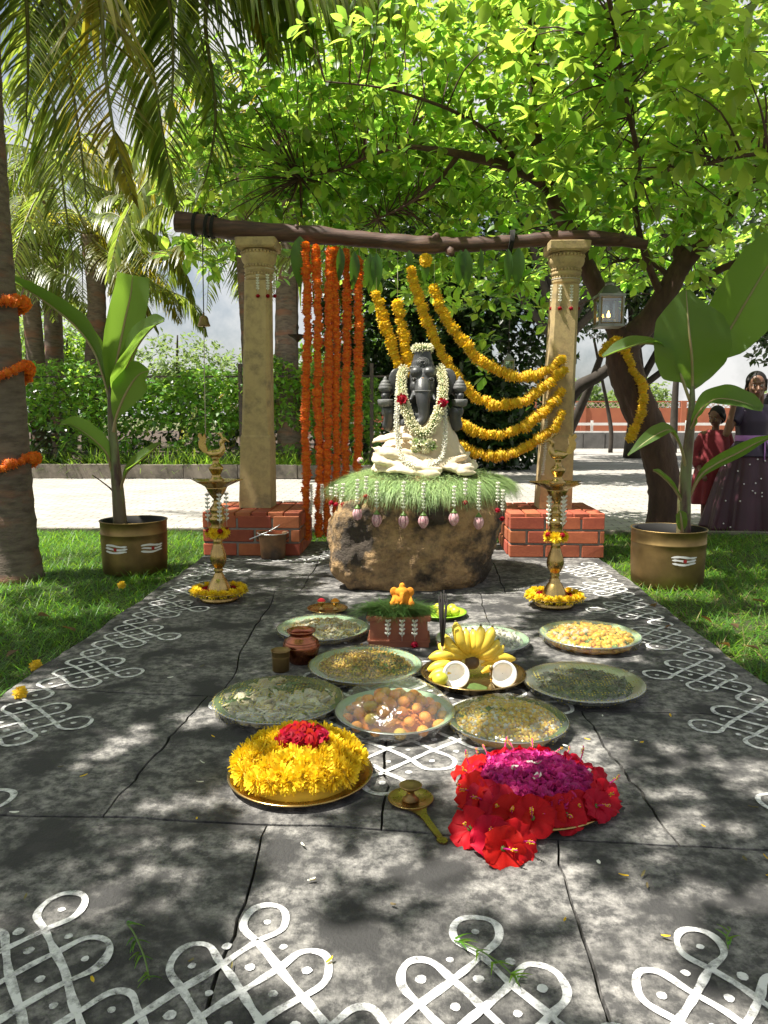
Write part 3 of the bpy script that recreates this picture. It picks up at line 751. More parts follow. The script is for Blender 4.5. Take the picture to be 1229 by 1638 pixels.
def garland(name, label, pts, r, step, meshes, group, loc=None, gap=None):
    P = resample(smooth_path(pts, 10), step); t = thing(name, label, 'garland', loc or P[-1], group); o = wloc(t)
    MB().tube(P, .0022, 4).build('string', 'thread', t, world=True)
    for i, p in enumerate(P):
        if gap and gap(i, p): continue
        d = (P[min(i+1, len(P)-1)]-P[max(i-1, 0)]).normalized()
        q = qz(d+Vector([random.uniform(-.25, .25) for _ in range(3)])) @ Quaternion((0, 0, 1), random.uniform(0, 6))
        j = Vector([random.uniform(-.2, .2)*r for _ in range(3)])
        inst('flower', random.choice(meshes), t, TRS(p-o+j, q, r*random.uniform(.80, 1.14)))
    return t
def tassel(name, label, top, L, group, bottom='rose', n=None, r=.012):
    "string of jasmine buds hanging from top, ending in a blossom; one thing"
    top = Vector(top); t = thing(name, label, 'tassel', top-Vector((0, 0, L)), group); o = wloc(t); M_ = []
    MB().tube([top, top-Vector((0, 0, L))], .0013, 4).build('string', 'thread', t, world=True)
    n = n or max(3, int(L/.02))
    for i in range(n):
        z = top.z-L*(.1+.8*i/n)
        for k in range(5):
            a = 2*PI*k/5+i*.6; d = Vector((math.cos(a), math.sin(a), 1.3)).normalized()
            M_.append(np.array(TRS(Vector((top.x, top.y, z))+Vector((math.cos(a), math.sin(a), 0))*r*.35, qz(d), r*2.0)))
    V, F, m = scatter(BUD_Q, M_); np_mesh('jasmine_buds', V, F, 'jasmine', t)
    if bottom == 'rose': inst('blossom', ROSE_M[0], t, TRS((0, 0, -.012), eul(PI, 0, random.random()*6).to_quaternion(), .017))
    return t
BUD_Q = MB(); BUD_Q.lathe([(.04, -.45), (.10, 0), (.22, .36), (.01, .6)], 5, caps=False)

# ================================================================== THE SHRINE
# ---- boulder
RC = Vector((.06, 4.28, 0)); TOPZ = .585
mb = MB()
mb.ell((.03, 4.29, .08), (.41, .44, .30), 28, 18); mb.ell((.06, 4.30, .40), (.475, .46, .20), 28, 18); mb.ell((.0, 4.30, .26), (.43, .44, .30), 28, 18)
mb.ell((-.22, 4.24, .20), (.24, .32, .36), 20, 14); mb.ell((.30, 4.30, .36), (.25, .34, .22), 20, 14); mb.ell((.06, 4.28, .47), (.44, .42, .12), 24, 14)
mb.ell((-.10, 4.06, .24), (.36, .24, .30), 20, 14, disp=lambda d: (abs(d.x)**4+abs(d.y)**4+abs(d.z)**4)**-.25*.86); mb.ell((.20, 4.12, .30), (.30, .27, .25), 20, 14); mb.ell((.10, 4.10, .16), (.34, .27, .26), 20, 14)
rock = fuse(mb, 'boulder', 'rock', None, .0095, 3, RC, True); rough_up(rock, .040, 3.0, 3, 2.0); rough_up(rock, .018, 8, 5, 5.0); rough_up(rock, .005, 26, 4, 1.0)
me = rock.data; co = np.empty(len(me.vertices)*3); me.vertices.foreach_get('co', co); co = co.reshape(-1, 3); co[:, 2] = np.maximum(co[:, 2], -.006); me.vertices.foreach_set('co', co.ravel()); me.update()
tag(rock, 'big rough brown boulder serving as the altar under the seated statue', 'boulder')

# ---- the grass that covers its top and hangs over the rim
def rock_r(a): return .455+.03*math.sin(2*a+1)+.025*math.sin(3*a)
V = []; F = []
def blade(p0, dirv, L, w, droop, seg=4, lift=.0):
    p = Vector(p0); d = Vector(dirv).normalized(); s = d.cross(Vector((0, 0, 1))); s = s.normalized() if s.length > .01 else Vector((1, 0, 0))
    n = len(V)
    for i in range(seg+1):
        t = i/seg; ww = w*(1-t*.85)
        V.append(p-s*ww); V.append(p+s*ww)
        d = (d+Vector((0, 0, -droop/seg))).normalized(); p = p+d*(L/seg)
    for i in range(seg): F.append((n+2*i, n+2*i+1, n+2*i+3, n+2*i+2))
for k in range(21000):
    a = random.uniform(0, 2*PI); edge = random.random() < .60
    rr = rock_r(a)*(random.uniform(.80, 1.02) if edge else math.sqrt(random.random())*.9)
    z = TOPZ+.015-.085*(rr/rock_r(a))**3+random.uniform(-.01, .02)
    da = a+random.uniform(-.6, .6) if edge else random.uniform(0, 2*PI)
    d = Vector((math.cos(da), math.sin(da), random.uniform(.0, .55) if edge else random.uniform(0, .35)))
    blade((RC.x+.01+math.cos(a)*rr, RC.y+math.sin(a)*rr*.97, z), d, random.uniform(.06, .145) if edge else random.uniform(.05, .12), random.uniform(.0009, .0018), random.uniform(1.2, 2.6) if edge else random.uniform(.2, .9))
tag(np_mesh('grass_covering', np.array([tuple(v) for v in V]), np.array(F), 'mat_grass'), 'cut green grass heaped over the boulder top and hanging over its rim', 'grass', kind='stuff')

# ---- the statue: seated elephant-headed figure, front towards -Y
SB = Vector((.066, 4.27, TOPZ+.012))
def S(x, y, z): return SB+Vector((x, y, z))
idol = thing('seated_statue', 'dark stone seated elephant-headed statue on the boulder, wrapped in cream cloth', 'statue', SB)
mb = MB()
mb.ell(S(0, .03, .20), (.13, .10, .17), 20, 14); mb.ell(S(0, .02, .12), (.19, .13, .12), 20, 12)             # belly, lap
for s in (-1, 1):
    mb.cap(S(s*.02, .0, .06), S(s*.19, -.03, .06), .06, .065); mb.cap(S(s*.19, -.03, .06), S(s*.03, -.11, .045), .055, .035)   # crossed legs
    mb.cap(S(s*.08, .03, .33), S(s*.15, .03, .29), .055, .045); mb.cap(S(s*.15, .03, .29), S(s*.185, -.04, .25), .045, .036)      # lower arms
    mb.cap(S(s*.185, -.04, .25), S(s*.175, -.075, .32), .034, .03)
    mb.cap(S(s*.09, .05, .46), S(s*.145, .06, .475), .034, .028); mb.cap(S(s*.145, .06, .475), S(s*.195, .0, .415), .027, .020)    # raised rear arms
    mb.cap(S(s*.06, .04, .40), S(s*.10, .05, .47), .05, .04)
    mb.ell(S(s*.188, -.055, .325), (.036, .034, .042), 14, 10)                                               # lower fist
    for q in range(4): mb.cap(S(s*.165+s*.014*q, -.09, .335), S(s*.165+s*.014*q, -.086, .308), .009, .008, 6)
    mb.cap(S(s*.19, -.06, .36), S(s*.205, -.075, .405), .013, .018, 8)
    mb.ell(S(s*.200, -.02, .410), (.028, .026, .026), 12, 8)
    mb.ell(S(s*.128, .0, .48), (.060, .016, .080), 16, 10, rot=eul(0, s*.25, s*-.3))                      # ear
    mb.ell(S(s*.034, -.078, .532), (.036, .035, .030), 12, 8)                                            # brow dome
    mb.ell(S(s*.042, -.068, .455), (.028, .035, .04), 12, 8)                                             # cheek
    mb.cap(S(s*.045, -.085, .425), S(s*.064, -.150, .385), .014, .008)                                      # tusk
mb.ell(S(0, -.01, .50), (.076, .085, .080), 20, 14); mb.ell(S(0, -.05, .48), (.062, .062, .07), 16, 12)
tr = smooth_path([S(0, -.085, .475), S(0, -.118, .43), S(.002, -.135, .38), S(.006, -.14, .33), S(.004, -.142, .29), S(-.018, -.148, .262), S(-.045, -.15, .268), S(-.05, -.15, .292)], 6)
mb.tube(tr, [.044, .043, .037, .031, .027, .023, .018, .013], 14)
mb.ell(S(-.035, -.135, .298), (.022, .02, .02), 10, 6)                                                        # sweet in the hand
mb.cap(S(-.12, -.05, .25), S(-.05, -.12, .265), .03, .028)
mb.lathe([(.062, .53), (.070, .545), (.068, .556), (.064, .565), (.060, .59), (.054, .60), (.050, .625), (.047, .632), (.045, .655), (.02, .668)], 24, S(0, .0, 0))
body = fuse(mb, 'body', 'idol', idol, .0042, 3, None, True)
mb = MB()
for j in range(1):                                                                                            # band across the trunk, crown bands
    p = tr[6+j*5]; mb.tube([p+Vector((math.cos(a)*(.042-.0035*j), -.006+math.sin(a)*(.042-.0035*j), 0)) for a in [2*PI*i/16 for i in range(17)]], .003, 5)
mb.tube([S(math.cos(a)*.071, math.sin(a)*.075, .545+.004*math.sin(a)) for a in [2*PI*i/28 for i in range(29)]], .006, 6)
for k in range(24): a = 2*PI*k/24; mb.ell(S(math.cos(a)*.066, math.sin(a)*.066, .562), .0065, 6, 4)
for q in range(3): mb.tube([S(math.sin(a)*(.034-.01*q), -.064-.004*q, .585+math.cos(a)*(.026-.008*q)) for a in [-PI*.9+1.8*PI*i/14 for i in range(15)]], .0032, 5)
mb.build('crown_ornament', 'idol_light', idol, world=True)
for s in (-1, 1):
    e = MB().ell(S(s*.046, -.110, .490), (.011, .006, .0075), 10, 6).build('eye', 'eye_dark', idol, world=True)
    MB().tube([S(s*.046+math.cos(a)*.015, -.112, .490+math.sin(a)*.010) for a in [2*PI*i/14 for i in range(15)]], .0022, 4).build('eyelid', 'idol_light', e, world=True)
MB().ell(S(.002, -.112, .492), (.009, .004, .010), 10, 6).build('forehead_mark', 'turmeric', idol, world=True)

for s in (-1, 1):                                                                                             # emblems held in the four hands
    MB().lathe([(.012, .425), (.030, .432), (.037, .445), (.038, .455), (.032, .459), (.034, .464), (.030, .472), (.024, .476), (.026, .481), (.018, .490), (.012, .493), (.013, .498), (.003, .513)], 20, S(s*.203, -.025, 0)).build('held_emblem', 'idol_light', idol, world=True)
    MB().lathe([(.018, .345), (.034, .352), (.040, .368), (.042, .384), (.036, .388), (.030, .380), (.0, .376)], 20, S(s*.200, -.07, 0), mod=lambda a, z, r: 1+.05*math.cos(6*a)).build('held_bowl', 'idol_light', idol, world=True)  # paler stone stands in for the sunlit tops of the lower hands
# cloth wrapped round lap and chest
def fold(a, z): return .012*math.sin(7*a+9*z+1)+.009*math.sin(13*a-14*z)+.007*math.sin(23*a+5*z)
prof = []; NZ = 26
cl = MB(); Vc = []; n = 96
for i in range(NZ+1):
    t = i/NZ; z = .005+.285*t
    rx = np.interp(t, [0, .12, .35, .6, .85, 1], [.285, .262, .225, .195, .168, .150]); ry = np.interp(t, [0, .12, .35, .6, .85, 1], [.20, .195, .172, .145, .120, .105])
    for k in range(n):
        a = 2*PI*k/n; q = 1+fold(a, z)*(3.2-2.2*t)+.04*(noise.fractal(Vector((math.cos(a)*2, math.sin(a)*2, z*9)), .9, 2, 4))*(1.4-t)
        kn = .05*math.exp(-((abs(math.cos(a))-.8)**2)/.05)*math.exp(-((t-.28)**2)/.04)*(1 if math.sin(a) < .3 else 0)
        Vc.append(S(math.cos(a)*rx*(q+kn), -.01+math.sin(a)*ry*(q+kn), z-.012*math.sin(5*a)*(t > .9)))
Fc = [(i*n+k, i*n+(k+1) % n, (i+1)*n+(k+1) % n, (i+1)*n+k) for i in range(NZ) for k in range(n)]+[tuple(NZ*n+k for k in range(n))]
cl.add(Vc, Fc+[tuple(range(n-1, -1, -1))]); FT = []
for (p, r) in (([S(-.27, -.10, .13), S(-.20, -.19, .12), S(-.08, -.22, .10), S(.04, -.225, .07), S(.13, -.23, .045), S(.21, -.20, .03)], .020),
               ([S(-.28, -.06, .09), S(-.22, -.19, .075), S(-.10, -.235, .06), S(.02, -.25, .035), S(.10, -.25, .02)], .024),
               ([S(-.26, -.08, .17), S(-.16, -.16, .20), S(-.05, -.185, .19), S(.0, -.19, .13)], .016),
               ([S(.25, -.08, .10), S(.20, -.17, .085), S(.10, -.22, .06), S(.0, -.24, .05)], .018),
               ([S(.29, -.03, .05), S(.26, -.16, .035), S(.20, -.23, .022), S(.28, -.20, .02)], .02),
               ([S(-.24, -.14, .03), S(-.12, -.25, .028), S(0, -.27, .02), S(.1, -.27, .018)], .022)):
    for w_ in range(2):
        P = smooth_path([q+Vector((random.uniform(-.012, .012), .012*w_-.004, .020*w_-.018+random.uniform(-.006, .006))) for q in p], 8); cl.tube(P, [r*.3]+[r*random.uniform(.55, .95) for _ in range(6)]+[r*.3], 8)

cloth = fuse(cl, 'draped_cloth', 'cream_cloth', idol, .0055, 7, None, True); rough_up(cloth, .010, 11, 3)
# garlands laid on the statue
def bud_rope(name, label, pts, r, mt, dens=1.0, size=.020, tmpl=None, flat=1.0, cat='garland'):
    P = resample(smooth_path(pts, 10), .009/dens); M_ = []
    for i, p in enumerate(P):
        d = (P[min(i+1, len(P)-1)]-P[max(i-1, 0)]).normalized(); n0 = d.orthogonal().normalized(); b0 = d.cross(n0); m = max(4, int(2*PI*r/.011))
        for k in range(m):
            a = 2*PI*(k+(i % 2)*.5)/m+random.uniform(-.2, .2); u = n0*math.cos(a)+b0*math.sin(a)
            M_.append(np.array(TRS(p+u*r*random.uniform(.62, .95), qz(u+d*random.uniform(-.5, .5)+Vector([random.uniform(-.3, .3) for _ in range(3)])), size*random.uniform(.8, 1.2))))
    V, F, m = scatter(tmpl or BUD_Q, M_); loc = P[0]; o = np_mesh(name, V, F, mt, None, None, True, loc)
    c = MB().tube(P, r*.6, 6); c.build('string', 'stem_green' if mt == 'cream_flower' else 'thread', o, world=True)
    return tag(o, label, cat)
bud_rope('jasmine_garland', 'thick cream jasmine garland with two red roses round the statue neck', [S(-.10, .0, .555), S(-.115, -.05, .50), S(-.112, -.10, .44), S(-.106, -.14, .385), S(-.08, -.165, .31), S(-.05, -.185, .245), S(-.005, -.20, .205), S(.045, -.19, .235), S(.075, -.175, .30), S(.100, -.15, .37), S(.108, -.11, .44), S(.106, -.05, .51), S(.09, .0, .56)], .025, 'cream_flower', 1.0)
bud_rope('jasmine_string', 'long thin white jasmine string hanging in a loop down the statue front', [S(-.115, -.02, .53), S(-.132, -.08, .45), S(-.135, -.13, .35), S(-.137, -.165, .25), S(-.125, -.205, .13), S(-.10, -.245, .07), S(-.04, -.275, .04)], .010, 'jasmine', .9, .017)
bud_rope('jasmine_string', 'long thin white jasmine string on the statue side of the yellow garlands', [S(.10, -.02, .53), S(.112, -.08, .45), S(.116, -.12, .37), S(.12, -.15, .28), S(.118, -.19, .18), S(.105, -.215, .10), S(.07, -.25, .055), S(.02, -.265, .04)], .008, 'jasmine', .9, .016)
bud_rope('flower_ring', 'cream jasmine ring sitting on top of the statue crown', [S(math.cos(a)*.040, math.sin(a)*.040, .664) for a in [2*PI*i/12 for i in range(13)]], .020, 'cream_flower', 1.0, .018)
for p, s in ((S(-.108, -.168, .385), .032), (S(.104, -.168, .365), .030), (S(-.01, -.215, .150), .021), (S(.026, -.213, .158), .018)):
    o = inst('rose', ROSE_M[int(s*1000) % 3], None, TRS(p, qz((random.uniform(-.2, .2), -1, .25)), s))
    tag(o, 'deep red rose on the jasmine garland of the statue' if s > .025 else 'small red rose in the pendant under the statue garland', 'rose', 'roses on the statue')
M_ = [np.array(TRS(S(-.0+random.uniform(-.05, .06), -.205+random.uniform(-.02, .0), .148+random.uniform(-.03, .025)), qz((random.uniform(-1, 1), -1, random.uniform(-1, 1))), random.uniform(.014, .024))) for _ in range(60)]
V_, F_, m_ = scatter(STAR, M_); mi = np.repeat(rng.integers(0, 2, 60), len(STAR.f)); tag(np_mesh('flower_pendant', V_, F_, ['leaf_pale', 'cream_flower'], None, mi, True, S(0, -.21, .12)), 'small pendant of pale green and cream blossoms at the garland foot', 'flowers')

# lotus petals and buds at the feet
def lotus_mesh():
    mb = MB()
    for lay, (n, r, o) in enumerate(((5, .30, .0), (6, .36, .5))):
        for k in range(n):
            a = 2*PI*(k+o)/n; V = []
            for i in range(7):
                t = i/6; w = math.sin(PI*(t*.92+.04))**.8*.30; rr = r*math.sin(PI*(t*.90+.06))**.75+.01*lay
                for j in (-1, 0, 1):
                    q = a+j*w/(max(rr, .06)+.05)*.62; V.append((math.cos(q)*(rr+.03*(j == 0)), math.sin(q)*(rr+.03*(j == 0)), t-.0))
            mb.add(V, [(i*3+j, i*3+j+1, i*3+j+4, i*3+j+3) for i in range(6) for j in range(2)])
    mb.lathe([(.06, -.18), (.1, -.06), (.2, .02), (.26, .12)], 8, mi=1)
    return mb.mesh('lotus_bud', ['lotus', 'stem_green'])
LOT = lotus_mesh()
for i, (x, y, r) in enumerate(((579, 741, 1.5), (616, 740, 1.4), (690, 746, .4), (728, 746, 1.9), (745, 744, 1.6))):
    p = G(x, y, TOPZ+.02)
    o = inst('lotus_bud', LOT, None, TRS(p+Vector((0, 0, .012)), (Matrix.Rotation(r*1.3, 3, 'Z') @ Matrix.Rotation(1.45, 3, 'Y')).to_quaternion(), .055))
    tag(o, 'pale pink lotus bud lying on the grass at the statue feet', 'lotus bud', 'lotus buds lying at the statue feet')

# bud strings hanging down the boulder
Lz = .60
for i, (x, y0, y1) in enumerate(((572, 765, 813), (603, 768, 822), (646, 768, 824), (678, 770, 824), (727, 776, 820), (767, 768, 826))):
    a = (x-675)/150; Yd = RC.y-.475*math.sqrt(max(.1, 1-a*a*.75))-.02
    top = D(x, y0, Yd); bot = D(x, y1, Yd)
    t = tassel('lotus_tassel', 'white jasmine bud string ending in a pink lotus bud, hanging down the boulder', top, top.z-bot.z, 'lotus tassels hanging round the boulder', None, r=.010)
    inst('lotus_bud', LOT, t, TRS((0, 0, .006), eul(PI, 0, i).to_quaternion(), .072))
for i, (x, y0, y1) in enumerate(((530, 780, 800), (538, 775, 803), (549, 773, 803), (797, 770, 812), (805, 782, 826), (586, 762, 790), (745, 765, 800))):
    a = (x-675)/150; Yd = RC.y-.475*math.sqrt(max(.05, 1-a*a*.8))-.02
    top = D(x, y0, Yd); bot = D(x, y1, Yd)
    tassel('jasmine_tassel', 'short jasmine bud string with a red tip hanging over the boulder rim', top, top.z-bot.z, 'red tipped tassels on the boulder rim', 'rose', r=.010)

# ---- marigold garlands
ORL = ['orange marigold strand nearest the stone pillar, hanging from beam to platform', 'second orange marigold strand from the stone pillar', 'third orange marigold strand from the stone pillar, close against the fourth',
       'fourth orange marigold strand from the stone pillar, close against the third', 'fifth orange marigold strand from the stone pillar, ending behind the boulder grass', 'orange marigold strand nearest the statue']
for i, (xt, yt, xb, yb, Y) in enumerate(((491, 392, 489, 862, 5.12), (506, 395, 511, 860, 5.12), (526, 402, 524, 858, 5.13), (537, 400, 539, 850, 5.16), (556, 402, 553, 850, 5.18), (575, 415, 570, 850, 5.18))):
    a = D(xt, yt, Y); b = D(xb, yb, Y); b.z = max(b.z, .03)
    pts = [a.lerp(b, k/6)+Vector((random.uniform(-.008, .008), random.uniform(-.008, .008), 0)) for k in range(7)]
    g = garland('marigold_strand', ORL[i], pts, .035, .028, MARI_O, 'orange marigold strands hanging from the beam')
    bu = beam_under(a.x); MB().tube([a, Vector((a.x, bu.y, bu.z-.05))], .0015, 4).build('string', 'thread', g, world=True)
YEL = [([(695, 462), (704, 490), (722, 522), (748, 555), (772, 579), (805, 597), (838, 602), (868, 596), (888, 586), (899, 574)], 'topmost yellow marigold swag from the beam to the stone pillar'),
       ([(656, 434), (668, 470), (682, 510), (702, 556), (730, 603), (762, 634), (798, 648), (840, 640), (872, 618), (892, 600), (900, 590)], 'second yellow marigold swag from the top, passing the statue head'),
       ([(602, 470), (614, 510), (632, 565), (660, 625), (700, 660), (735, 676), (775, 694), (815, 693), (855, 672), (884, 645), (902, 622)], 'third yellow marigold swag, starting nearest the orange strands'),
       ([(636, 487), (644, 530), (656, 590), (682, 660), (712, 700), (745, 718), (785, 730), (825, 723), (865, 700), (888, 682), (900, 660)], 'lowest yellow marigold swag, passing behind the statue lap')]
for k, (pp, lab) in enumerate(YEL):
    n = len(pp); pts = [D(x, y, 5.10-.08*(i/(n-1))) for i, (x, y) in enumerate(pp)]
    g = garland('marigold_swag', lab, pts, .043, .033, MARI_Y, 'yellow marigold swags between beam and pillar', pts[0])
    bu = beam_under(pts[0].x); MB().tube([pts[0], Vector((pts[0].x, bu.y, bu.z-.05))], .0015, 4).build('string', 'thread', g, world=True)
o = inst('marigold', MARI_Y[0], None, TRS(D(681, 416, 5.08), qz((0, -1, .2)), .045)); tag(o, 'single yellow marigold tied to a hanging leaf under the beam', 'marigold')
# white strings between the two outer orange strands
for i, (x, lab) in enumerate(((498, 'white jasmine string crossing the foot of the orange strands'), (515, 'white jasmine string beside the second orange strand foot'))):
    bud_rope('jasmine_string', lab, [D(x, 775, 5.06), D(x+1, 800, 5.06), D(x-1, 822, 5.06)], .008, 'jasmine', .8, .017)

# ---- leaves hung from the beam
for i, (x, y0, y1, w) in enumerate(((480, 378, 457, 1.25), (545, 395, 450, .8), (567, 402, 462, .9), (592, 405, 468, 1.0), (603, 405, 465, 1.0), (655, 400, 432, 1.2), (680, 410, 455, 1.0), (737, 400, 455, 1.1), (745, 398, 460, 1.0), (769, 398, 452, .6), (813, 398, 455, .8), (830, 396, 458, 1.1))):
    Y = 5.11; a = D(x, y0, Y); b = D(x+random.uniform(-3, 3), y1, Y); L = (a-b).length
    q = (b-a).normalized(); r = Matrix(((0, 0, 0), (0, 0, 0), (0, 0, 0)))
    zax = Vector((random.uniform(-.5, .5), -1, 0)); zax = (zax-q*zax.dot(q)).normalized(); yax = zax.cross(q)
    m3 = Matrix((q, yax, zax)).transposed()
    o = inst('mango_leaf', mesh_of('mango_leaf', MANGO, 'mango_leaf'), None, TRS(a, m3, (L, L*w*1.05, L)))
    tag(o, 'green mango leaf hanging point down from the log beam', 'leaf', 'mango leaves strung along the beam')

# ---- jasmine tassels tied round the pillars
for (pxs, y0, y1, nm) in (((394, 412, 428, 439), 438, 470, 'the pillar nearest the orange garlands'), ((884, 897, 915, 926), 455, 490, 'the pillar with yellow garlands')):
    xc = sum(pxs)/4
    for x in pxs:
        e = abs(x-xc)/24; Yd = PY-.088+.09*min(1, e)**3
        top = D(x, y0, Yd); bot = D(x, y1, Yd)
        tassel('jasmine_tassel', 'white jasmine tassel with red tip tied round '+nm, top, top.z-bot.z, 'jasmine tassels on '+nm, 'rose', r=.011)
for (xc, y, zr) in ((417, 432, .092), (905, 448, .092)):
    c = D(xc, y, PY); o = MB().tube([c+Vector((math.cos(a)*zr, math.sin(a)*zr, 0)) for a in [2*PI*i/20 for i in range(21)]], .0025, 4).build('thread_loop', 'thread', None, c, world=True)
    tag(o, 'thread tied round the neck of '+('the pillar nearest the orange garlands' if xc < 600 else 'the pillar with yellow garlands'), 'thread')
bud_rope('jasmine_string', 'white beaded jasmine string hanging down the edge of the yellow garland pillar', [D(876, 640, 5.06), D(874, 680, 5.06), D(872, 720, 5.06), D(868, 760, 5.06)], .007, 'jasmine', .8, .014)

# ================================================================== brass oil lamps with bird finials
def lamp(x, y, facing, label, who):
    t = thing('oil_lamp', label, 'oil lamp', (x, y, .001), 'tall brass oil lamps')
    MB().lathe([(.0, 0), (.088, 0), (.092, .006), (.090, .014), (.085, .024), (.09, .030), (.125, .040), (.134, .046), (.135, .050), (.128, .049), (.09, .042), (.0, .040)], 36).build('tray', 'brass', t)
    MB().lathe([(.058, .041), (.060, .052), (.055, .064), (.047, .085), (.034, .108), (.026, .118), (.027, .124), (.021, .130), (.019, .142), (.024, .150), (.019, .156), (.027, .168), (.037, .188), (.041, .208), (.038, .230), (.030, .255), (.024, .275), (.021, .286), (.024, .291), (.021, .297), (.022, .318), (.030, .330), (.020, .338)], 28,
               mod=lambda a, z, r: 1+(.015*math.cos(14*a) if .17 < z < .27 else 0)).build('stem', 'brass', t)
    MB().lathe([(.020, .337), (.033, .352), (.036, .362), (.028, .375), (.040, .392), (.044, .405), (.035, .416), (.028, .425), (.034, .440), (.036, .452), (.025, .466), (.017, .478), (.015, .498), (.026, .510), (.040, .530), (.048, .548), (.052, .556)], 28).build('column', 'brass', t)
    def spout(a, z, r):
        k = max(0, math.cos(5*a*.5))**2 if False else (0.5+.5*math.cos(5*(a-.4)))**6
        return 1+.42*k*max(0, (r-.05)/.06)
    MB().lathe([(.05, .554), (.056, .560), (.075, .572), (.096, .586), (.100, .591), (.092, .589), (.070, .581), (.02, .576)], 60, mod=spout).build('oil_dish', 'brass', t)
    MB().lathe([(.02, .574), (.036, .582), (.038, .590), (.026, .600), (.020, .615), (.024, .622), (.034, .640), (.036, .650), (.026, .660), (.016, .670), (.014, .690), (.020, .697), (.012, .703)], 24).build('finial_base', 'brass', t)
    s = facing; mb = MB()
    P = smooth_path([(-.045*s, 0, .722), (-.01*s, 0, .714), (.022*s, 0, .722), (.036*s, 0, .745), (.030*s, 0, .768), (.040*s, 0, .785)], 5)
    mb.tube(P, [.006, .022, .024, .016, .011, .013, .011], 12)
    mb.cap((.044*s, 0, .787), (.068*s, 0, .772), .009, .003, 8)
    mb.ell((0, 0, .718), (.040, .020, .018), 14, 8)
    for k in range(3): mb.cap((.036*s-.004*k*s, 0, .795), (.030*s-.012*k*s, 0, .815), .0025, .0035, 6)
    bird = fuse(mb, 'bird', 'brass', t, .0028, 2)
    mb = MB(); V = []                                                   # raised fan tail, a thick plate
    out = [(-.035, .716), (-.058, .722), (-.078, .745), (-.080, .770), (-.072, .785), (-.083, .800), (-.076, .815), (-.066, .808), (-.060, .795), (-.050, .812), (-.042, .790), (-.048, .765), (-.040, .742)]
    n = len(out); V = [(a*s, -.006, b) for a, b in out]+[(a*s, .006, b) for a, b in out]
    F = [tuple(range(n)), tuple(range(2*n-1, n-1, -1))]+[(i, n+i, n+(i+1) % n, (i+1) % n) for i in range(n)]
    mb.add(V, F).build('tail', 'brass', bird, smooth=False)
    for k in range(4):
        a = k*1.57+.5; c = Vector((x, y, 0))+Vector((math.cos(a), math.sin(a), 0))*.046
        tassel('jasmine_tassel', 'white jasmine tassel hanging from the dish of the '+who, c+Vector((0, 0, .535)), .175, 'jasmine tassels on the '+who, 'rose', 7, .011)
    for k in range(6):
        a = 2*PI*k/6+.3; o = inst('chrysanthemum', CHRYS_M[k % 4], None, TRS((x+math.cos(a)*.037, y+math.sin(a)*.037, .335), qz((math.cos(a), math.sin(a), .1)), .030))
        tag(o, 'yellow chrysanthemum tied round the middle of the '+who, 'flower', 'yellow flowers round the '+who)
    for k in range(16):
        a = 2*PI*k/16; o = inst('chrysanthemum', CHRYS_M[k % 4], None, TRS((x+math.cos(a)*.116, y+math.sin(a)*.116, .052), qz((math.cos(a)*.4, math.sin(a)*.4, 1)), .029*random.uniform(.9, 1.1)))
        tag(o, 'yellow chrysanthemum ringing the tray of the '+who, 'flower', 'yellow flowers on the tray of the '+who)
    for k in range(11):
        a = 2*PI*k/11+.2; o = inst('rose', ROSE_M[k % 3], None, TRS((x+math.cos(a)*.080, y+math.sin(a)*.080, .047), qz((random.uniform(-.3, .3), random.uniform(-.3, .3), 1)), .020))
        tag(o, 'small red rose inside the flower ring of the '+who, 'rose', 'red roses on the tray of the '+who)
LL = G(343, 968); RL = G(893, 978)
lamp(LL.x, LL.y+.10, 1, 'tall brass oil lamp with bird finial near the sooty bucket', 'lamp near the sooty bucket')
lamp(RL.x, RL.y+.10, -1, 'tall brass oil lamp with bird finial near the curved tree', 'lamp near the curved tree')

# ================================================================== brass drums with banana plants
def drum(c, r, h, label, tilaks):
    t = thing('brass_drum', label, 'planter', c, 'brass drum planters')
    MB().lathe([(r*.93, 0), (r*.965, .012), (r*.985, .08), (r, .20), (r, h*.74), (r*1.012, h*.75), (r*1.012, h*.77), (r*1.0, h*.78), (r*1.005, h*.97), (r*1.03, h*.985), (r*1.03, h), (r*.985, h), (r*.98, h*.80), (r*.9, h*.78), (.0, h*.78)], 72).build('drum', 'brass_old', t)
    o = MB().lathe([(r*1.0, h*.965), (r*.99, h*.998), (r*.93, h*.99), (r*.92, h*.79)], 40, caps=False).build('black_liner', 'rope_black', t)
    MB().lathe([(0, h*.81), (r*.6, h*.82), (r*.968, h*.80)], 24, caps=False).build('soil', 'soil', t)
    def mark(ang, zc):
        m = MB()
        for q, z in enumerate((zc+.024, zc+.006, zc-.012)):
            V = []; n = 10; w = random.uniform(.062, .075)
            for i in range(n+1):
                a = ang+((i/n-.5)*2*w+random.uniform(-.002, .002))/r; k = .0055*(1 if 0 < i < n else .4)*random.uniform(.8, 1.2)
                for s in (-1, 1): V.append((math.cos(a)*(r*1.006), math.sin(a)*(r*1.006), z+s*k+.004*math.sin(i*.6+q)))
            m.add(V, [(2*i, 2*i+2, 2*i+3, 2*i+1) for i in range(n)])
        o = m.build('tilak_stripes', 'tilak_white', t)
        V = [(math.cos(ang+.011/r*math.cos(b))*r*1.0085, math.sin(ang+.011/r*math.cos(b))*r*1.0085, zc+.004+.011*math.sin(b)) for b in [2*PI*i/10 for i in range(10)]]
        MB().add(V, [tuple(range(10))]).build('tilak_dot', 'tilak_red', o)
    for a in tilaks: mark(R(a), h*.50)
    return t
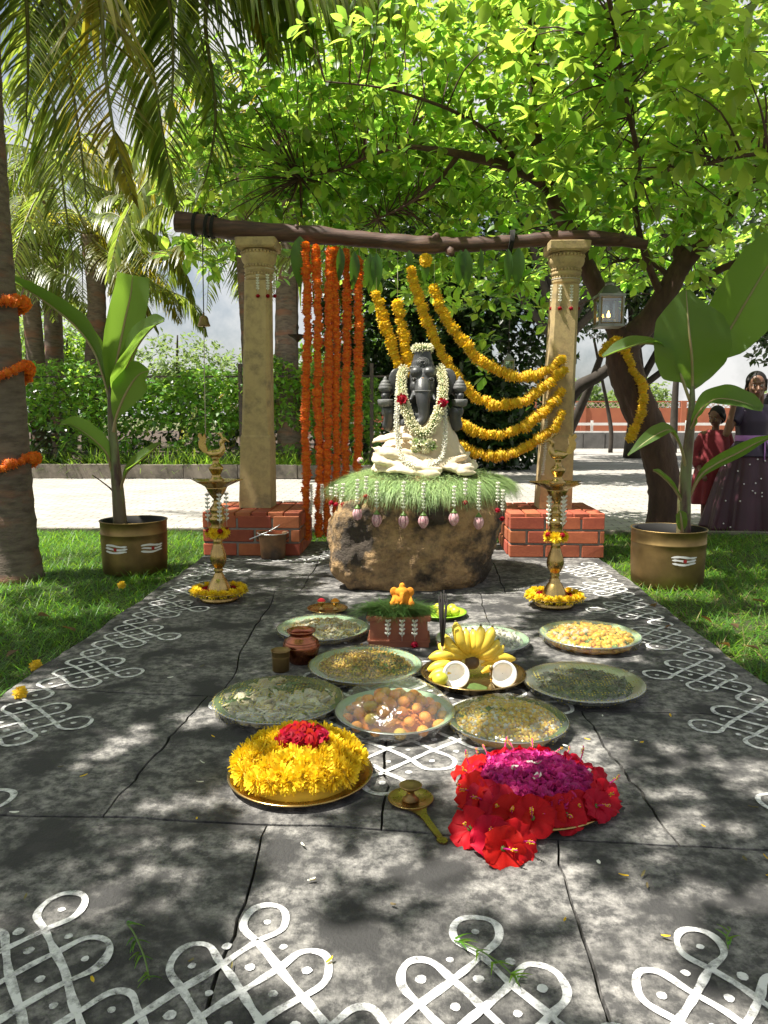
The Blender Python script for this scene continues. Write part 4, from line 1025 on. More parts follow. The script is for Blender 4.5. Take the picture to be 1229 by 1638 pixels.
def banana_leaf(t, P, width, name='leaf', roll=0.0, cup=.25, wav=.02, taper=(.05, .75, 1, 1, .95, .8, .5, .05), nrm=None, cutoff=1.0):
    "leaf blade along the path P (list of world points), petiole first"
    Q = smooth_path(P, 8); K = len(Q); NJ = 6; V = []; UV = []
    for i in range(K):
        tt = i/(K-1); d = (Q[min(i+1, K-1)]-Q[max(i-1, 0)]).normalized()
        up = Vector(nrm) if nrm else Vector((0, -.5, 1)); up = (up-d*up.dot(d)).normalized(); s = d.cross(up)
        s = (Matrix.Rotation(roll, 3, d) @ s); up = s.cross(d)
        w = width*.5*float(np.interp(tt, np.linspace(0, 1, len(taper)), taper))
        for j in range(-NJ, NJ+1):
            u = j/NJ; lift = cup*w*abs(u)**1.4+wav*width*math.sin(tt*19+j*.5+(3 if j > 0 else 0))*abs(u)
            V.append(Q[i]+s*(w*u*math.sqrt(1-min(.5, cup*cup*.5)))+up*lift); UV.append((tt*3, u))
    M_ = 2*NJ+1; F = [(i*M_+j, i*M_+j+1, (i+1)*M_+j+1, (i+1)*M_+j) for i in range(K-1) for j in range(2*NJ)]
    o = MB().add(V, F).build(name, 'banana_leaf', t, world=True)
    uv = o.data.uv_layers.new(name='uv'); lv = np.empty(len(o.data.loops), dtype=np.int32); o.data.loops.foreach_get('vertex_index', lv)
    uv.data.foreach_set('uv', np.array(UV)[lv].ravel())
    MB().tube([q-Vector((0, 0, .004)) for q in Q], [.009, .008, .007, .005, .002], 7).build('midrib', 'banana_rib', o, world=True)
    return o
def Dp(l, Y): return [D(x, y, Y if len(q) < 1 else q[0]) for (x, y, *q) in l]
LP = G(198, 924, LAWN); LPc = Vector((LP.x, LP.y+.195, LAWN))
drum(LPc, .192, .315, 'brass drum planter with white and red tilak marks near the palm', (-104, -38))
bp1 = thing('banana_plant', 'young banana plant with folded upright leaf in the drum near the palm', 'plant', LPc+Vector((0, 0, .25)))
Y0 = LPc.y
MB().tube(smooth_path([D(193, 845, Y0)+Vector((0, 0, -.03)), D(189, 790, Y0), D(184, 740, Y0), D(180, 690, Y0), D(178, 640, Y0), D(176, 605, Y0)], 5), [.042, .036, .030, .026, .021, .012], 12).build('pseudostem', 'banana_stem', bp1, world=True)
banana_leaf(bp1, Dp([(177, 640), (183, 600), (190, 560), (200, 510), (209, 470), (212, 440)], Y0), .20, roll=.25, cup=.35, nrm=(.3, -1, .2), taper=(.03, .5, .9, 1.05, 1.05, 1.0, .92))
banana_leaf(bp1, Dp([(178, 650), (190, 615), (205, 580, Y0-.1), (225, 545, Y0-.18), (245, 522, Y0-.24), (263, 512, Y0-.28)], Y0), .24, roll=-.5, cup=.5, nrm=(-.6, -1, .3), taper=(.03, .6, .95, 1, .85, .55, .12))
banana_leaf(bp1, Dp([(176, 640), (165, 600), (150, 560), (120, 520), (70, 480), (5, 440)], Y0), .16, roll=.9, cup=.9, nrm=(.3, -.6, 1), taper=(.05, .2, .55, .85, 1, .9, .6, .25))
banana_leaf(bp1, Dp([(181, 690), (186, 665), (198, 635), (212, 610), (224, 597), (238, 592)], Y0-.06), .20, roll=.2, cup=.3, nrm=(.2, -1, .3), taper=(.03, .1, .6, .95, 1, .75, .1))
banana_leaf(bp1, Dp([(182, 768), (174, 735, Y0-.03), (165, 718, Y0-.05), (140, 695, Y0-.08), (115, 680, Y0-.10), (97, 678, Y0-.11)], Y0), .14, roll=.5, cup=.5, nrm=(.4, -1, .6), taper=(.04, .1, .5, .95, 1, .8, .15))
banana_leaf(bp1, Dp([(190, 790), (198, 765, Y0-.04), (206, 750, Y0-.06), (225, 735, Y0-.09), (243, 720, Y0-.12), (257, 708, Y0-.13)], Y0), .10, roll=-.4, cup=.5, nrm=(-.5, -1, .5), taper=(.05, .12, .6, 1, 1, .7, .1))
MB().tube(smooth_path([D(187, 800, Y0), D(180, 785, Y0), D(165, 772, Y0), D(148, 760, Y0)], 5), [.008, .005, .003], 6).build('dry_leaf', 'banana_end', bp1, world=True)
RP = G(1086, 946, LAWN); RPc = Vector((RP.x, RP.y+.20, LAWN))
drum(RPc, .198, .315, 'dented brass drum planter with one tilak mark beside the curved tree', (-82,))
bp2 = thing('banana_plant', 'banana plant with a broad rounded leaf in the drum by the curved tree', 'plant', RPc+Vector((0, 0, .25)))
Y0 = RPc.y
MB().tube(smooth_path([D(1094, 855, Y0)+Vector((0, 0, -.03)), D(1095, 800, Y0), D(1098, 750, Y0), D(1103, 700, Y0), D(1107, 655, Y0), D(1108, 618, Y0)], 5), [.040, .035, .030, .026, .020, .012], 12).build('pseudostem', 'banana_stem', bp2, world=True)
banana_leaf(bp2, Dp([(1107, 625), (1108, 605), (1107, 570, Y0-.04), (1103, 530, Y0-.06), (1100, 495, Y0-.05), (1098, 463, Y0-.02)], Y0), .42, cup=.12, nrm=(.05, -1, .1), taper=(.03, .3, .85, 1.0, 1.0, .85, .45, .1), wav=.012)
banana_leaf(bp2, Dp([(1110, 620), (1130, 575, Y0+.2), (1165, 530, Y0+.25), (1195, 480, Y0+.2), (1225, 430, Y0+.15), (1255, 390, Y0+.1)], Y0), .36, roll=.35, cup=.3, nrm=(-.4, -1, .4), taper=(.03, .1, .75, 1, 1, .9, .7))
banana_leaf(bp2, Dp([(1104, 690), (1118, 660, Y0-.1), (1140, 640, Y0-.18), (1165, 638, Y0-.24), (1195, 645, Y0-.28), (1220, 655, Y0-.30)], Y0), .17, cup=.35, nrm=(0, -.75, .7), taper=(.04, .3, .9, 1, .9, .7, .25))
banana_leaf(bp2, Dp([(1100, 760), (1090, 715, Y0-.05), (1075, 690, Y0-.08), (1060, 690, Y0-.12), (1035, 705, Y0-.18), (1005, 728, Y0-.22)], Y0), .10, cup=.4, nrm=(.1, -.5, .9), taper=(.06, .12, .5, 1, 1, .7, .1))
banana_leaf(bp2, Dp([(1104, 640), (1085, 590, Y0-.02), (1060, 555, Y0-.06), (1030, 548, Y0-.1), (995, 558, Y0-.15), (965, 570, Y0-.18)], Y0), .12, cup=.5, nrm=(0, -.4, 1), taper=(.03, .06, .2, .7, 1, .8, .2))
banana_leaf(bp2, Dp([(1100, 800), (1120, 762, Y0-.03), (1145, 742, Y0-.07), (1180, 724, Y0-.12), (1210, 708, Y0-.16), (1235, 698, Y0-.2)], Y0), .075, roll=.9, cup=.6, nrm=(-.2, -.4, 1), taper=(.1, .3, .8, 1, 1, .7, .2))
banana_leaf(bp2, Dp([(1096, 812), (1085, 790, Y0-.03), (1072, 772, Y0-.06), (1055, 757, Y0-.09), (1045, 752, Y0-.1)], Y0), .06, cup=.6, nrm=(.3, -.4, 1), taper=(.1, .4, 1, .8, .2))
banana_leaf(bp2, Dp([(1092, 850, Y0-.06), (1091, 842, Y0-.07), (1090, 832, Y0-.08), (1089, 822, Y0-.08), (1088, 817, Y0-.08)], Y0), .065, cup=.3, nrm=(0, -1, .2), taper=(.1, .8, 1, .9, .2))

# ================================================================== small hardware
# sooty bucket with a ladle laid across
c = G(433, 897)+Vector((0, .09, 0)); t = thing('sooty_bucket', 'sooty copper bucket standing in front of the brick pedestal', 'bucket', c)
MB().lathe([(.0, 0), (.072, 0), (.077, .01), (.080, .08), (.088, .135), (.086, .145), (.094, .158), (.098, .162), (.094, .166), (.084, .158), (.078, .10), (.070, .02), (0, .018)], 32).build('bucket_body', 'sooty', t)
MB().tube([(math.cos(a)*.097, math.sin(a)*.097, .163) for a in [2*PI*i/28 for i in range(29)]], .0035, 6).build('rim_ring', 'steel', t)
for s in (-1, 1): MB().tube([(s*.088, -.012, .12), (s*.102, -.012, .135), (s*.102, .012, .135), (s*.088, .012, .12)], .004, 6).build('handle_lug', 'iron', t)
l = thing('ladle', 'thin iron ladle laid across the sooty bucket rim', 'ladle', c+Vector((0, 0, .172)))
MB().tube([(-.125, -.11, -.035), (-.02, -.06, .005), (.03, -.03, .03), (.05, -.02, .045)], [.004, .003, .003, .004], 6).build('handle', 'steel', l)
MB().tube([(-.02, -.06, .006), (-.005, -.066, .012), (.006, -.058, .010), (-.004, -.05, .006)], .003, 5).build('hook', 'steel', l)

# bell on a long cord hanging from the beam end
def hang_bell(px, y0, y1, Y, label):
    a = D(px, y0, Y); b = D(px+2, y1, Y); bu = beam_under(a.x)
    t = thing('hanging_bell', label, 'bell', b-Vector((0, 0, .055)))
    MB().tube([Vector((bu.x, bu.y-.04, bu.z)), Vector((bu.x, bu.y-.075, bu.z-.03)), a, b], .0035, 5).build('cord', 'rope_black', t, world=True)
    MB().lathe([(.040, 0), (.042, .004), (.036, .018), (.031, .035), (.027, .055), (.018, .066), (.006, .07), (.006, .085)], 24).build('bell_body', 'brass_old', t)
    MB().tube([(0, 0, .05), (0, 0, -.012)], [.003, .006], 6).build('clapper', 'iron', t)
    p = D(px+5, 700, Y); MB().tube([b-Vector((0, 0, .065)), D(px+3, 600, Y), p], .003, 5).build('pull_cord', 'thread', t, world=True)
hang_bell(324, 378, 508, 5.08, 'small brass bell on a long cord from the thick beam end')
# hanging oil lamp between the pillar and the garlands
p = D(476, 538, 5.3); t = thing('hanging_oil_lamp', 'small dark hanging oil lamp between the pillar and the orange strands', 'oil lamp', p-Vector((0, 0, .02)))
bu = beam_under(p.x); MB().tube([Vector((p.x, bu.y+.05, bu.z)), Vector((p.x, 5.26, bu.z-.05)), p+Vector((0, 0, .07))], .0025, 5).build('chain', 'iron', t, world=True)
MB().lathe([(.006, .10), (.012, .08), (.007, .06), (.006, .03), (.02, .022), (.05, .026), (.056, .03), (.05, .02), (.03, .004), (.012, -.012), (.002, -.024)], 30, mod=lambda a, z, r: 1+.3*(.5+.5*math.cos(5*a))**4*(r > .04)).build('lamp_body', 'iron', t)
# lantern hung from the tree
def lantern(c, s, label, lit):
    t = thing('lantern', label, 'lantern', c)
    MB().box((0, 0, .008), (s*1.06, s*1.06, .016)).build('base_plate', 'tin', t, smooth=False)
    for sx in (-1, 1):
        for sy in (-1, 1): MB().box((sx*s*.47, sy*s*.47, .016+s*.55), (.012, .012, s*1.1)).build('corner_post', 'tin', t, smooth=False)
    MB().box((0, 0, .016+s*1.1+.008), (s*1.08, s*1.08, .016)).build('top_plate', 'tin', t, smooth=False)
    MB().box((0, 0, .016+s*1.1+.045), (s*.9, s*.9, .058), taper=.45).build('roof', 'tin', t, smooth=False)
    MB().lathe([(.03, s*1.1+.085), (.032, s*1.1+.11), (.012, s*1.1+.125)], 14).build('chimney', 'tin', t)
    for k in range(4):
        r = Matrix.Rotation(k*PI/2, 3, 'Z'); MB().box(r @ Vector((0, -s*.468, .016+s*.55)), (s*.87, .002, s*1.08), rot=r).build('pane', 'pane', t, smooth=False)
        r3 = MB()
        for (a, b, w, h) in ((-s*.40, 0, .007, s*1.06), (s*.40, 0, .007, s*1.06), (0, s*.50, s*.80, .007), (0, -s*.50, s*.80, .007)):
            r3.box(r @ Vector((a, -s*.476, .016+s*.55+b)), (w, .006, h), rot=r)
        r3.build('pane_frame', 'brass_old', t, smooth=False)
    MB().lathe([(.03, .02), (.045, .03), (.05, .05), (.045, .062), (.0, .058)], 20).build('oil_cup', 'brass', t)
    if lit: MB().lathe([(.002, .06), (.011, .072), (.012, .082), (.006, .10), (.001, .112)], 12).build('flame', 'flame', t)
    return t
c = D(973, 524, 5.35); lan = lantern(c, .165, 'square glass lantern with a small flame hanging by the curved tree', True)
MB().tube([(0, 0, .165*1.1+.12), (.01, .03, .35), (-.02, .10, .62)], .003, 5).build('hanging_wire', 'iron', lan)
# dark lantern far behind the swags
t = lantern(Vector((1.55, 12.4, 1.55)), .17, 'small dark unlit lantern hanging behind the yellow swags', False)
MB().tube([(0, 0, .30), (0, 0, .9), (.05, .1, 1.9)], .004, 5).build('hanging_wire', 'iron', t)

# ================================================================== OFFERINGS
def ring_of(n, r, off=0): return [(math.cos(2*PI*k/n+off)*r, math.sin(2*PI*k/n+off)*r) for k in range(n)]
BIT = MB().ell((0, 0, 0), (1, .6, .5), 5, 3); STRAND = MB().tube([(0, 0, 0), (.5, .25, .15), (1, 0, .1)], .09, 4); CHIP = MB().ell((0, 0, 0), (1, .9, .12), 6, 3)
BALL = MB().ell((0, 0, 0), (1, .95, .92), 6, 4)
def q4(T):
    T.f = [f if len(f) == 4 else f for f in T.f]; keep = [(f, m) for f, m in zip(T.f, T.m) if len(f) == 4]; T.f = [k[0] for k in keep]; T.m = [k[1] for k in keep]; return T
for T in (BIT, STRAND, CHIP, BALL): q4(T)
def heap(name, label, c, r, h, items, cat='food', seed=0):
    "a heap of loose food: a low mound buried under real bits"
    rr = random.Random(seed); MV = []; MF = []; MI = []; n0 = 0; mats = []
    base = MB().ell((0, 0, 0), (r*.96, r*.96, h*.80), 26, 12, disp=lambda d: 1+.10*noise.noise(d*5+Vector((seed, 0, 0))))
    for bi, (T, m, num, s, sect) in enumerate(items):
        M_ = []
        for _ in range(num):
            a = rr.uniform(*sect) if sect else rr.uniform(0, 2*PI); q = math.sqrt(rr.random())*.97
            z = h*math.sqrt(max(0, 1-q*q))*.86
            M_.append(np.array(TRS((c[0]+math.cos(a)*q*r, c[1]+math.sin(a)*q*r, c[2]+z+rr.uniform(-.002, .004)), eul(rr.uniform(-.8, .8), rr.uniform(-.8, .8), rr.uniform(0, 6)).to_quaternion(), s*rr.uniform(.7, 1.3))))
        V, F, _ = scatter(T, M_); MV.append(V); MF.append(F+n0); n0 += len(V); MI += [bi]*len(F); mats.append(m)
    V, F = base.arrays(); MV.append(V+np.array(c)); MF.append(np.array(F)+n0); MI += [0]*len(F)
    o = np_mesh(name, np.vstack(MV), np.vstack(MF), mats, None, MI, True, Vector(c)); return tag(o, label, cat, kind='stuff')
def plate(px, py, wpx, label, dome=.05, dish='steel', film='film', depth=.028, ring=None):
    c = G(px, py, .03); dist = (Vector((c.x, c.y, 0))-Vector((0, 0, CAMH-.03))).length; r = wpx/2*dist*math.cos(0)/FPX*.985
    c = Vector((c.x, c.y, .002)); t = thing('offering_plate', label, 'plate', c, 'plates of offerings wrapped in cling film')
    MB().lathe([(0, 0), (r*.70, 0), (r*.74, .003), (r*.86, depth*.8), (r*.99, depth), (r, depth+.003), (r*.985, depth+.003), (r*.86, depth*.86), (r*.72, .006), (0, .005)], 48).build('dish', dish, t)
    if ring: MB().lathe([(r*.72, .0065), (r*.87, depth*.90), (r*.985, depth+.0045)], 48, caps=False).build('rim_lining', ring, t)
    if film:
        V = []; n = 64; K = 12; sd = random.random()*50
        for i in range(K+1):
            q = i/K
            for k in range(n):
                a = 2*PI*k/n; rad = r*1.012*(1-q); hz = dome*(1-(1-q)**2)**.8
                wr = .0035*noise.noise(Vector((math.cos(a)*6+sd, math.sin(a)*6, q*2)))+.0028*math.sin(17*a+sd+5*math.sin(3*a))*(1-q)*q*2
                V.append((math.cos(a)*rad, math.sin(a)*rad, depth+.004+hz+wr*(1 if i else 0)))
        F = [(i*n+k, i*n+(k+1) % n, (i+1)*n+(k+1) % n, (i+1)*n+k) for i in range(K-1) for k in range(n)]
        F += [((K-1)*n+k, (K-1)*n+(k+1) % n, K*n+(k+1) % n) for k in range(n)]
        # skirt gathered under the rim
        b0 = len(V)
        for q, (f, z) in enumerate(((1.016, depth-.001), (.99, depth*.55), (.93, depth*.25))):
            for k in range(n): a = 2*PI*k/n; w = 1+.018*math.sin(23*a+sd)*q+.01*math.sin(41*a); V.append((math.cos(a)*r*f*w, math.sin(a)*r*f*w, z+.003*math.sin(19*a+sd)*q))
        F += [(b0+k, b0+(k+1) % n, (k+1) % n, k) for k in range(n)]
        for q in (0, 1): F += [(b0+(q+1)*n+k, b0+(q+1)*n+(k+1) % n, b0+q*n+(k+1) % n, b0+q*n+k) for k in range(n)]
        MB().add(V, F).build('cling_film', film, t)
    return c, r
c, r = plate(517, 1004, 146, 'film covered plate of nuts and pale snacks behind the copper pot', .035, film='film_dotted', ring='sage_ring')
heap('snack_heap', 'pale nuts and snack pieces on the plate behind the copper pot', c+Vector((0, 0, .008)), r*.80, .042, [(CHIP, 'papad', 160, .016, None), (BIT, 'mixture', 260, .008, None), (CHIP, 'puffed', 90, .014, None), (BIT, 'orange_fruit', 24, .010, (1.2, 2.2))], seed=1)
c, r = plate(585, 1063, 180, 'film covered plate of yellow fried mixture before the terracotta stand', .042, film='film_dotted', ring='sage_ring')
heap('snack_heap', 'yellow fried savoury mixture with curry leaves on a plate', c+Vector((0, 0, .008)), r*.82, .05, [(STRAND, 'mixture', 700, .014, None), (STRAND, 'boondi', 400, .014, None), (CHIP, 'greens', 60, .014, (-1.0, .9)), (BALL, 'boondi', 300, .005, None)], seed=2)
c, r = plate(446, 1118, 202, 'film covered plate of papads and green leaves beside the yellow flowers', .036, film='film_dotted', ring='greens')
heap('snack_heap', 'pale papads over green leaves on a plate', c+Vector((0, 0, .008)), r*.84, .040, [(CHIP, 'papad', 170, .026, (1.5, 6.6)), (CHIP, 'puffed', 70, .03, (4.0, 6.4)), (CHIP, 'greens', 230, .018, (.1, 1.9)), (CHIP, 'greens', 60, .02, (2.6, 3.6)), (BIT, 'orange_fruit', 40, .009, (1.4, 3))], seed=3)
c4, r4 = plate(632, 1140, 188, 'domed film covered plate of round orange sweets', .092, film='film', depth=.034, ring='sage_ring')
for k, (n, rr, z) in enumerate(((13, .80, .026), (12, .62, .046), (9, .44, .064), (6, .24, .078), (1, 0, .086))):
    for i, (x, y) in enumerate(ring_of(n, rr*r4, k*.4)):
        s = random.uniform(.017, .022)*(1 if k < 4 else .9); y_ = (i*7+k) % 5 == 0
        mb = MB().ell((0, 0, 0), (1, 1, .88), 14, 9, disp=lambda d: 1+.05*noise.noise(d*3+Vector((i, k, 0))))
        if (i+k) % 3 == 0: mb = MB().ell((0, 0, 0), (1.25, .75, .72), 14, 9, disp=lambda d: 1+.06*noise.noise(d*3+Vector((i, k, 0))))
        o = inst('sweet', mesh_of('sweet%d%d' % ((i+k) % 3, y_), mb, 'sweet_yellow' if y_ else 'sweet_orange'), None, TRS(c4+Vector((x, y, z-.004)), eul(random.uniform(-.4, .4), random.uniform(-.4, .4), random.random()*6).to_quaternion(), s*.95))
        tag(o, 'round orange or yellow fried sweet under the domed film', 'sweet', 'orange sweets on the domed plate')
heap('snack_heap', 'crumbs bedding the orange sweets under the domed film', c4+Vector((0, 0, .008)), r4*.72, .066, [(BIT, 'sweet_orange', 200, .008, None)], seed=9)
c, r = plate(812, 1150, 186, 'film covered plate of yellow puffed rice beside the hibiscus tray', .045, film='film_dotted', ring='greens')
heap('snack_heap', 'yellow puffed rice and boondi on a plate', c+Vector((0, 0, .008)), r*.86, .05, [(BALL, 'boondi', 1100, .0065, None), (CHIP, 'papad', 160, .012, None), (BALL, 'puffed', 300, .0065, None), (CHIP, 'greens', 30, .014, (2.9, 3.6))], seed=4)
c, r = plate(772, 1022, 148, 'film covered plate of white sugar lumps behind the bananas', .046, film='film', ring='sage_ring')
heap('snack_heap', 'white sugar lumps on the plate behind the bananas', c+Vector((0, 0, .008)), r*.80, .05, [(BIT, 'puffed', 420, .014, None), (CHIP, 'puffed', 80, .02, None)], seed=5)
c, r = plate(944, 1017, 154, 'film covered plate of orange and yellow cut fruit near the brass lamp', .024, film='film_dotted', depth=.034, ring='sage_ring')
heap('snack_heap', 'orange and yellow cut fruit on a plate', c+Vector((0, 0, .010)), r*.88, .038, [(BIT, 'orange_fruit', 200, .020, None), (CHIP, 'boondi', 120, .016, (0, 2.4)), (CHIP, 'greens', 60, .016, None), (BIT, 'papad', 60, .018, (2, 4))], seed=6)
c, r = plate(934, 1090, 182, 'film covered steel plate, its dark reflection painted as a grey green layer', .026, film='film_dotted', ring=None)
heap('snack_heap', 'grey green layer painting the dark reflection in the steel plate, with brown bits', c+Vector((0, 0, .006)), r*.84, .020, [(BIT, 'plate_reflection', 900, .007, None), (BIT, 'spice', 160, .006, None), (STRAND, 'spice', 70, .012, None), (CHIP, 'plate_reflection', 300, .016, None)], seed=7)  # thin layer colours in the steel's reflection; only the brown bits are contents
# lime green plate with limes, partly hidden by the stand
c = G(706, 978, .02); c.z = .002; t = thing('green_plate', 'bright lime green plate behind the terracotta stand', 'plate', c)
MB().lathe([(0, 0), (.085, 0), (.10, .012), (.115, .016), (.116, .019), (.10, .017), (.085, .005), (0, .004)], 40).build('dish', 'lime_plastic', t)
for i, (x, y) in enumerate(((.02, -.03), (.05, .02), (-.01, .03), (.0, -.065), (.06, -.03))):
    o = MB().ell((0, 0, 0), (.026, .023, .022), 14, 9).build('lime', 'lime', None, c+Vector((x, y, .026))); o.rotation_euler = (0, 0, i*1.3); tag(o, 'yellow green lime on the bright green plate', 'lime', 'limes on the green plate')
# small brass plate with two cups
c = G(524, 975, .005); c.z = .001; t = thing('brass_plate', 'small brass plate holding red and yellow powder cups', 'plate', c)
MB().lathe([(0, 0), (.075, 0), (.09, .008), (.095, .013), (.092, .014), (.075, .005), (0, .004)], 40).build('dish', 'brass', t)
for x, m, lab in ((-.028, 'kumkum', 'small brass cup heaped with red kumkum powder'), (.036, 'turmeric', 'small brass cup heaped with yellow turmeric powder')):
    t = thing('powder_cup', lab, 'cup', c+Vector((x, .0, .0045)))
    MB().lathe([(.014, 0), (.015, .003), (.005, .009), (.005, .018), (.016, .028), (.022, .040), (.020, .040), (.012, .03)], 20).build('cup', 'brass', t)
    MB().lathe([(.0195, .038), (.016, .046), (.008, .052), (.0, .053)], 18, caps=False).build('powder', m, t)

# terracotta stand with grass mat, turmeric idol, tassels
c = G(638, 1036, 0); c.y += .075; c.z = 0; c.x += .0; t = thing('terracotta_stand', 'terracotta block stand topped with green grass and the turmeric idol', 'stand', c)
MB().box((0, 0, .062), (.225, .13, .085)).build('block', 'terracotta', t, smooth=False)
for z, w, h in ((.010, .236, .02), (.0235, .245, .007), (.108, .245, .009), (.117, .252, .011)): MB().box((0, 0, z), (w, .145*w/.245, h)).build('moulding', 'terracotta', t, smooth=False)
TZ = .1225; V = []; F = []
for k in range(2600):
    a = random.uniform(0, 2*PI); q = math.sqrt(random.random()); da = random.uniform(0, 2*PI)
    blade((c.x+math.cos(a)*.135*q-.01, c.y+math.sin(a)*.075*q, TZ+.002+.028*(1-q*q)+random.uniform(0, .012)), (math.cos(da), math.sin(da)*.6, random.uniform(-.1, .3)), random.uniform(.05, .12), random.uniform(.0009, .0017), random.uniform(.2, .8))
tag(np_mesh('durva_grass', np.array([tuple(v) for v in V]), np.array(F), 'durva'), 'dark green grass blades piled on the terracotta stand', 'grass', kind='stuff')
g = Vector((c.x+.012, c.y, TZ+.03)); mb = MB(); r_ = lambda x, y, z: g+Vector((x, y, z))
mb.ell(r_(0, 0, .022), (.033, .026, .026), 16, 10); mb.ell(r_(0, -.004, .052), (.026, .022, .022), 16, 10); mb.ell(r_(0, 0, .076), (.012, .012, .014), 12, 8)
for s in (-1, 1): mb.ell(r_(s*.032, .002, .052), (.017, .008, .02), 12, 8); mb.cap(r_(s*.028, 0, .03), r_(s*.036, -.018, .016), .011, .009); mb.cap(r_(s*.01, -.01, .006), r_(s*.038, -.016, .008), .011, .012)
mb.tube(smooth_path([r_(0, -.022, .05), r_(0, -.032, .034), r_(.002, -.034, .02), r_(-.008, -.034, .010)], 5), [.010, .008, .006, .004], 10)
tag(fuse(mb, 'turmeric_idol', 'turmeric', None, .0028, 2, g, True), 'small orange turmeric paste elephant god idol on the grass', 'idol')
for i, x in enumerate((-.042, .013, .062)):
    tassel('jasmine_tassel', 'white jasmine tassel on the front of the terracotta stand', c+Vector((x, -.078, .112)), .085, 'tassels on the terracotta stand', 'rose' if i == 2 else None, 4, .011)

# copper pot and brass tumbler
c = G(479, 1068, 0); c.y += .06; t = thing('copper_pot', 'round polished copper water pot beside the brass tumbler', 'pot', c)
MB().lathe([(0, 0), (.038, 0), (.046, .006), (.060, .03), (.066, .055), (.064, .072), (.056, .088), (.044, .098), (.040, .104), (.044, .112), (.052, .118), (.053, .122), (.048, .122), (.040, .113), (.036, .104), (.04, .09), (.0, .085)], 40).build('pot_body', 'copper', t)
for z, r in ((.064, .0665), (.074, .064), (.083, .0605)): MB().tube([(math.cos(a)*r, math.sin(a)*r, z) for a in [2*PI*i/40 for i in range(41)]], .0018, 5).build('ridge', 'copper', t)
c = G(447, 1078, 0); c.y += .035; t = thing('brass_tumbler', 'small straight brass tumbler beside the copper pot', 'tumbler', c)
MB().lathe([(0, 0), (.028, 0), (.030, .004), (.0305, .05), (.033, .072), (.036, .076), (.033, .076), (.029, .05), (.027, .006), (0, .006)], 32).build('tumbler_body', 'brass_old', t)
MB().tube([(math.cos(a)*.0312, math.sin(a)*.0312, .052) for a in [2*PI*i/32 for i in range(33)]], .0012, 5).build('ridge', 'brass_old', t)

# banana tray: brass tray, bananas, coconut halves, hand bell, lime, incense
bc = G(757, 1087, .01); bc.z = .001; t = thing('brass_tray', 'brass tray holding bananas and the two coconut halves', 'tray', bc); tr_ = .178
MB().lathe([(0, 0), (.13, 0), (.145, .006), (.168, .030), (tr_, .034), (tr_, .037), (.166, .034), (.144, .010), (0, .006)], 56).build('dish', 'brass', t)
hub = bc+Vector((-.004, .035, .062)); bn = thing('banana_hand', 'hand of ripe yellow bananas fanned upright in the brass tray', 'bananas', hub)
def banana(P, r=.0175):
    mb = MB(); Q = smooth_path(P, 6); mb.tube(Q, [.0055, .007, .012, r*.9, r, r, r*.95, r*.7, .005], 7); mb.tube([Q[-1], Q[-1]+(Q[-1]-Q[-2]).normalized()*.007], [.005, .003], 6, 1); return mb
for a, L, fw, rr in ((-62, .15, .00, .017), (-47, .165, .01, .018), (-22, .175, -.01, .0195), (-10, .135, .015, .016), (2, .13, .02, .016), (14, .15, .0, .018), (30, .165, -.012, .0195), (50, .14, -.015, .0185), (64, .145, .02, .0165)):
    L *= .84; d = Vector((math.sin(R(a)), fw*8*.25, math.cos(R(a)))).normalized(); bow = Vector((0, .03, 0))+Vector((math.cos(R(a)), 0, -math.sin(R(a))))*(.012 if a < 0 else -.012)
    banana([hub+d*.01, hub+d*.035, hub+d*L*.55+bow*-.6, hub+d*L*.85+bow*-.35, hub+d*L], rr).build('banana', ['banana', 'banana_end'], bn, world=True)
MB().ell(hub+Vector((.002, -.008, -.004)), (.026, .02, .022), 10, 7, disp=lambda d: 1+.25*noise.noise(d*4)).build('stalk', 'banana_end', bn, world=True)
b2 = thing('banana_hand', 'second hand of bananas lying low along the tray rim', 'bananas', bc+Vector((-.12, -.02, .02)))
for (x0, y0, z0, x1, y1, z1) in ((-.04, .035, .065, -.150, .0, .082), (-.045, .01, .045, -.155, -.035, .052), (-.05, -.01, .03, -.15, -.055, .032)):
    a = bc+Vector((x0, y0, z0)); b = bc+Vector((x1, y1, z1)); m = (a+b)*.5+Vector((0, -.015, .018)); banana([a, a.lerp(m, .5)+Vector((0, 0, .004)), m, m.lerp(b, .5)+Vector((0, 0, .003)), b], .0185).build('banana', ['banana', 'banana_end'], b2, world=True)
b3 = thing('banana_hand', 'bananas lying behind the coconut half with the hand bell', 'bananas', bc+Vector((.10, .03, .03)))
for (x0, y0, z0, x1, y1, z1) in ((.03, .03, .05, .145, .03, .072), (.03, .01, .03, .10, .05, .03)):
    a = bc+Vector((x0, y0, z0)); b = bc+Vector((x1, y1, z1)); m = (a+b)*.5+Vector((0, -.01, .02)); banana([a, a.lerp(m, .5), m, m.lerp(b, .5), b], .0175).build('banana', ['banana', 'banana_end'], b3, world=True)
def coconut(p, d, r, label):
    t = thing('coconut_half', label, 'coconut', p, 'coconut halves'); q = qz(d).to_matrix()
    MB().lathe([(.002, -r*.95), (r*.4, -r*.88), (r*.75, -r*.6), (r*.96, -r*.2), (r, 0), (r*.975, .001)], 30, rot=q, caps=False, mod=lambda a, z, rr: 1+.02*math.sin(5*a)).build('shell', 'coconut_shell', t)
    MB().lathe([(r*.972, .0005), (r*.93, .002), (r*.74, .001), (r*.70, -.004), (r*.60, -r*.30), (r*.35, -r*.5), (.001, -r*.56)], 30, rot=q, caps=False).build('flesh', 'coconut_flesh', t)
pc = G(731, 1087, .052); coconut(Vector((pc.x, bc.y-.075, .052)), (-.05, -1, .30), .046, 'white coconut half nearest the orange sweets, cut side out')
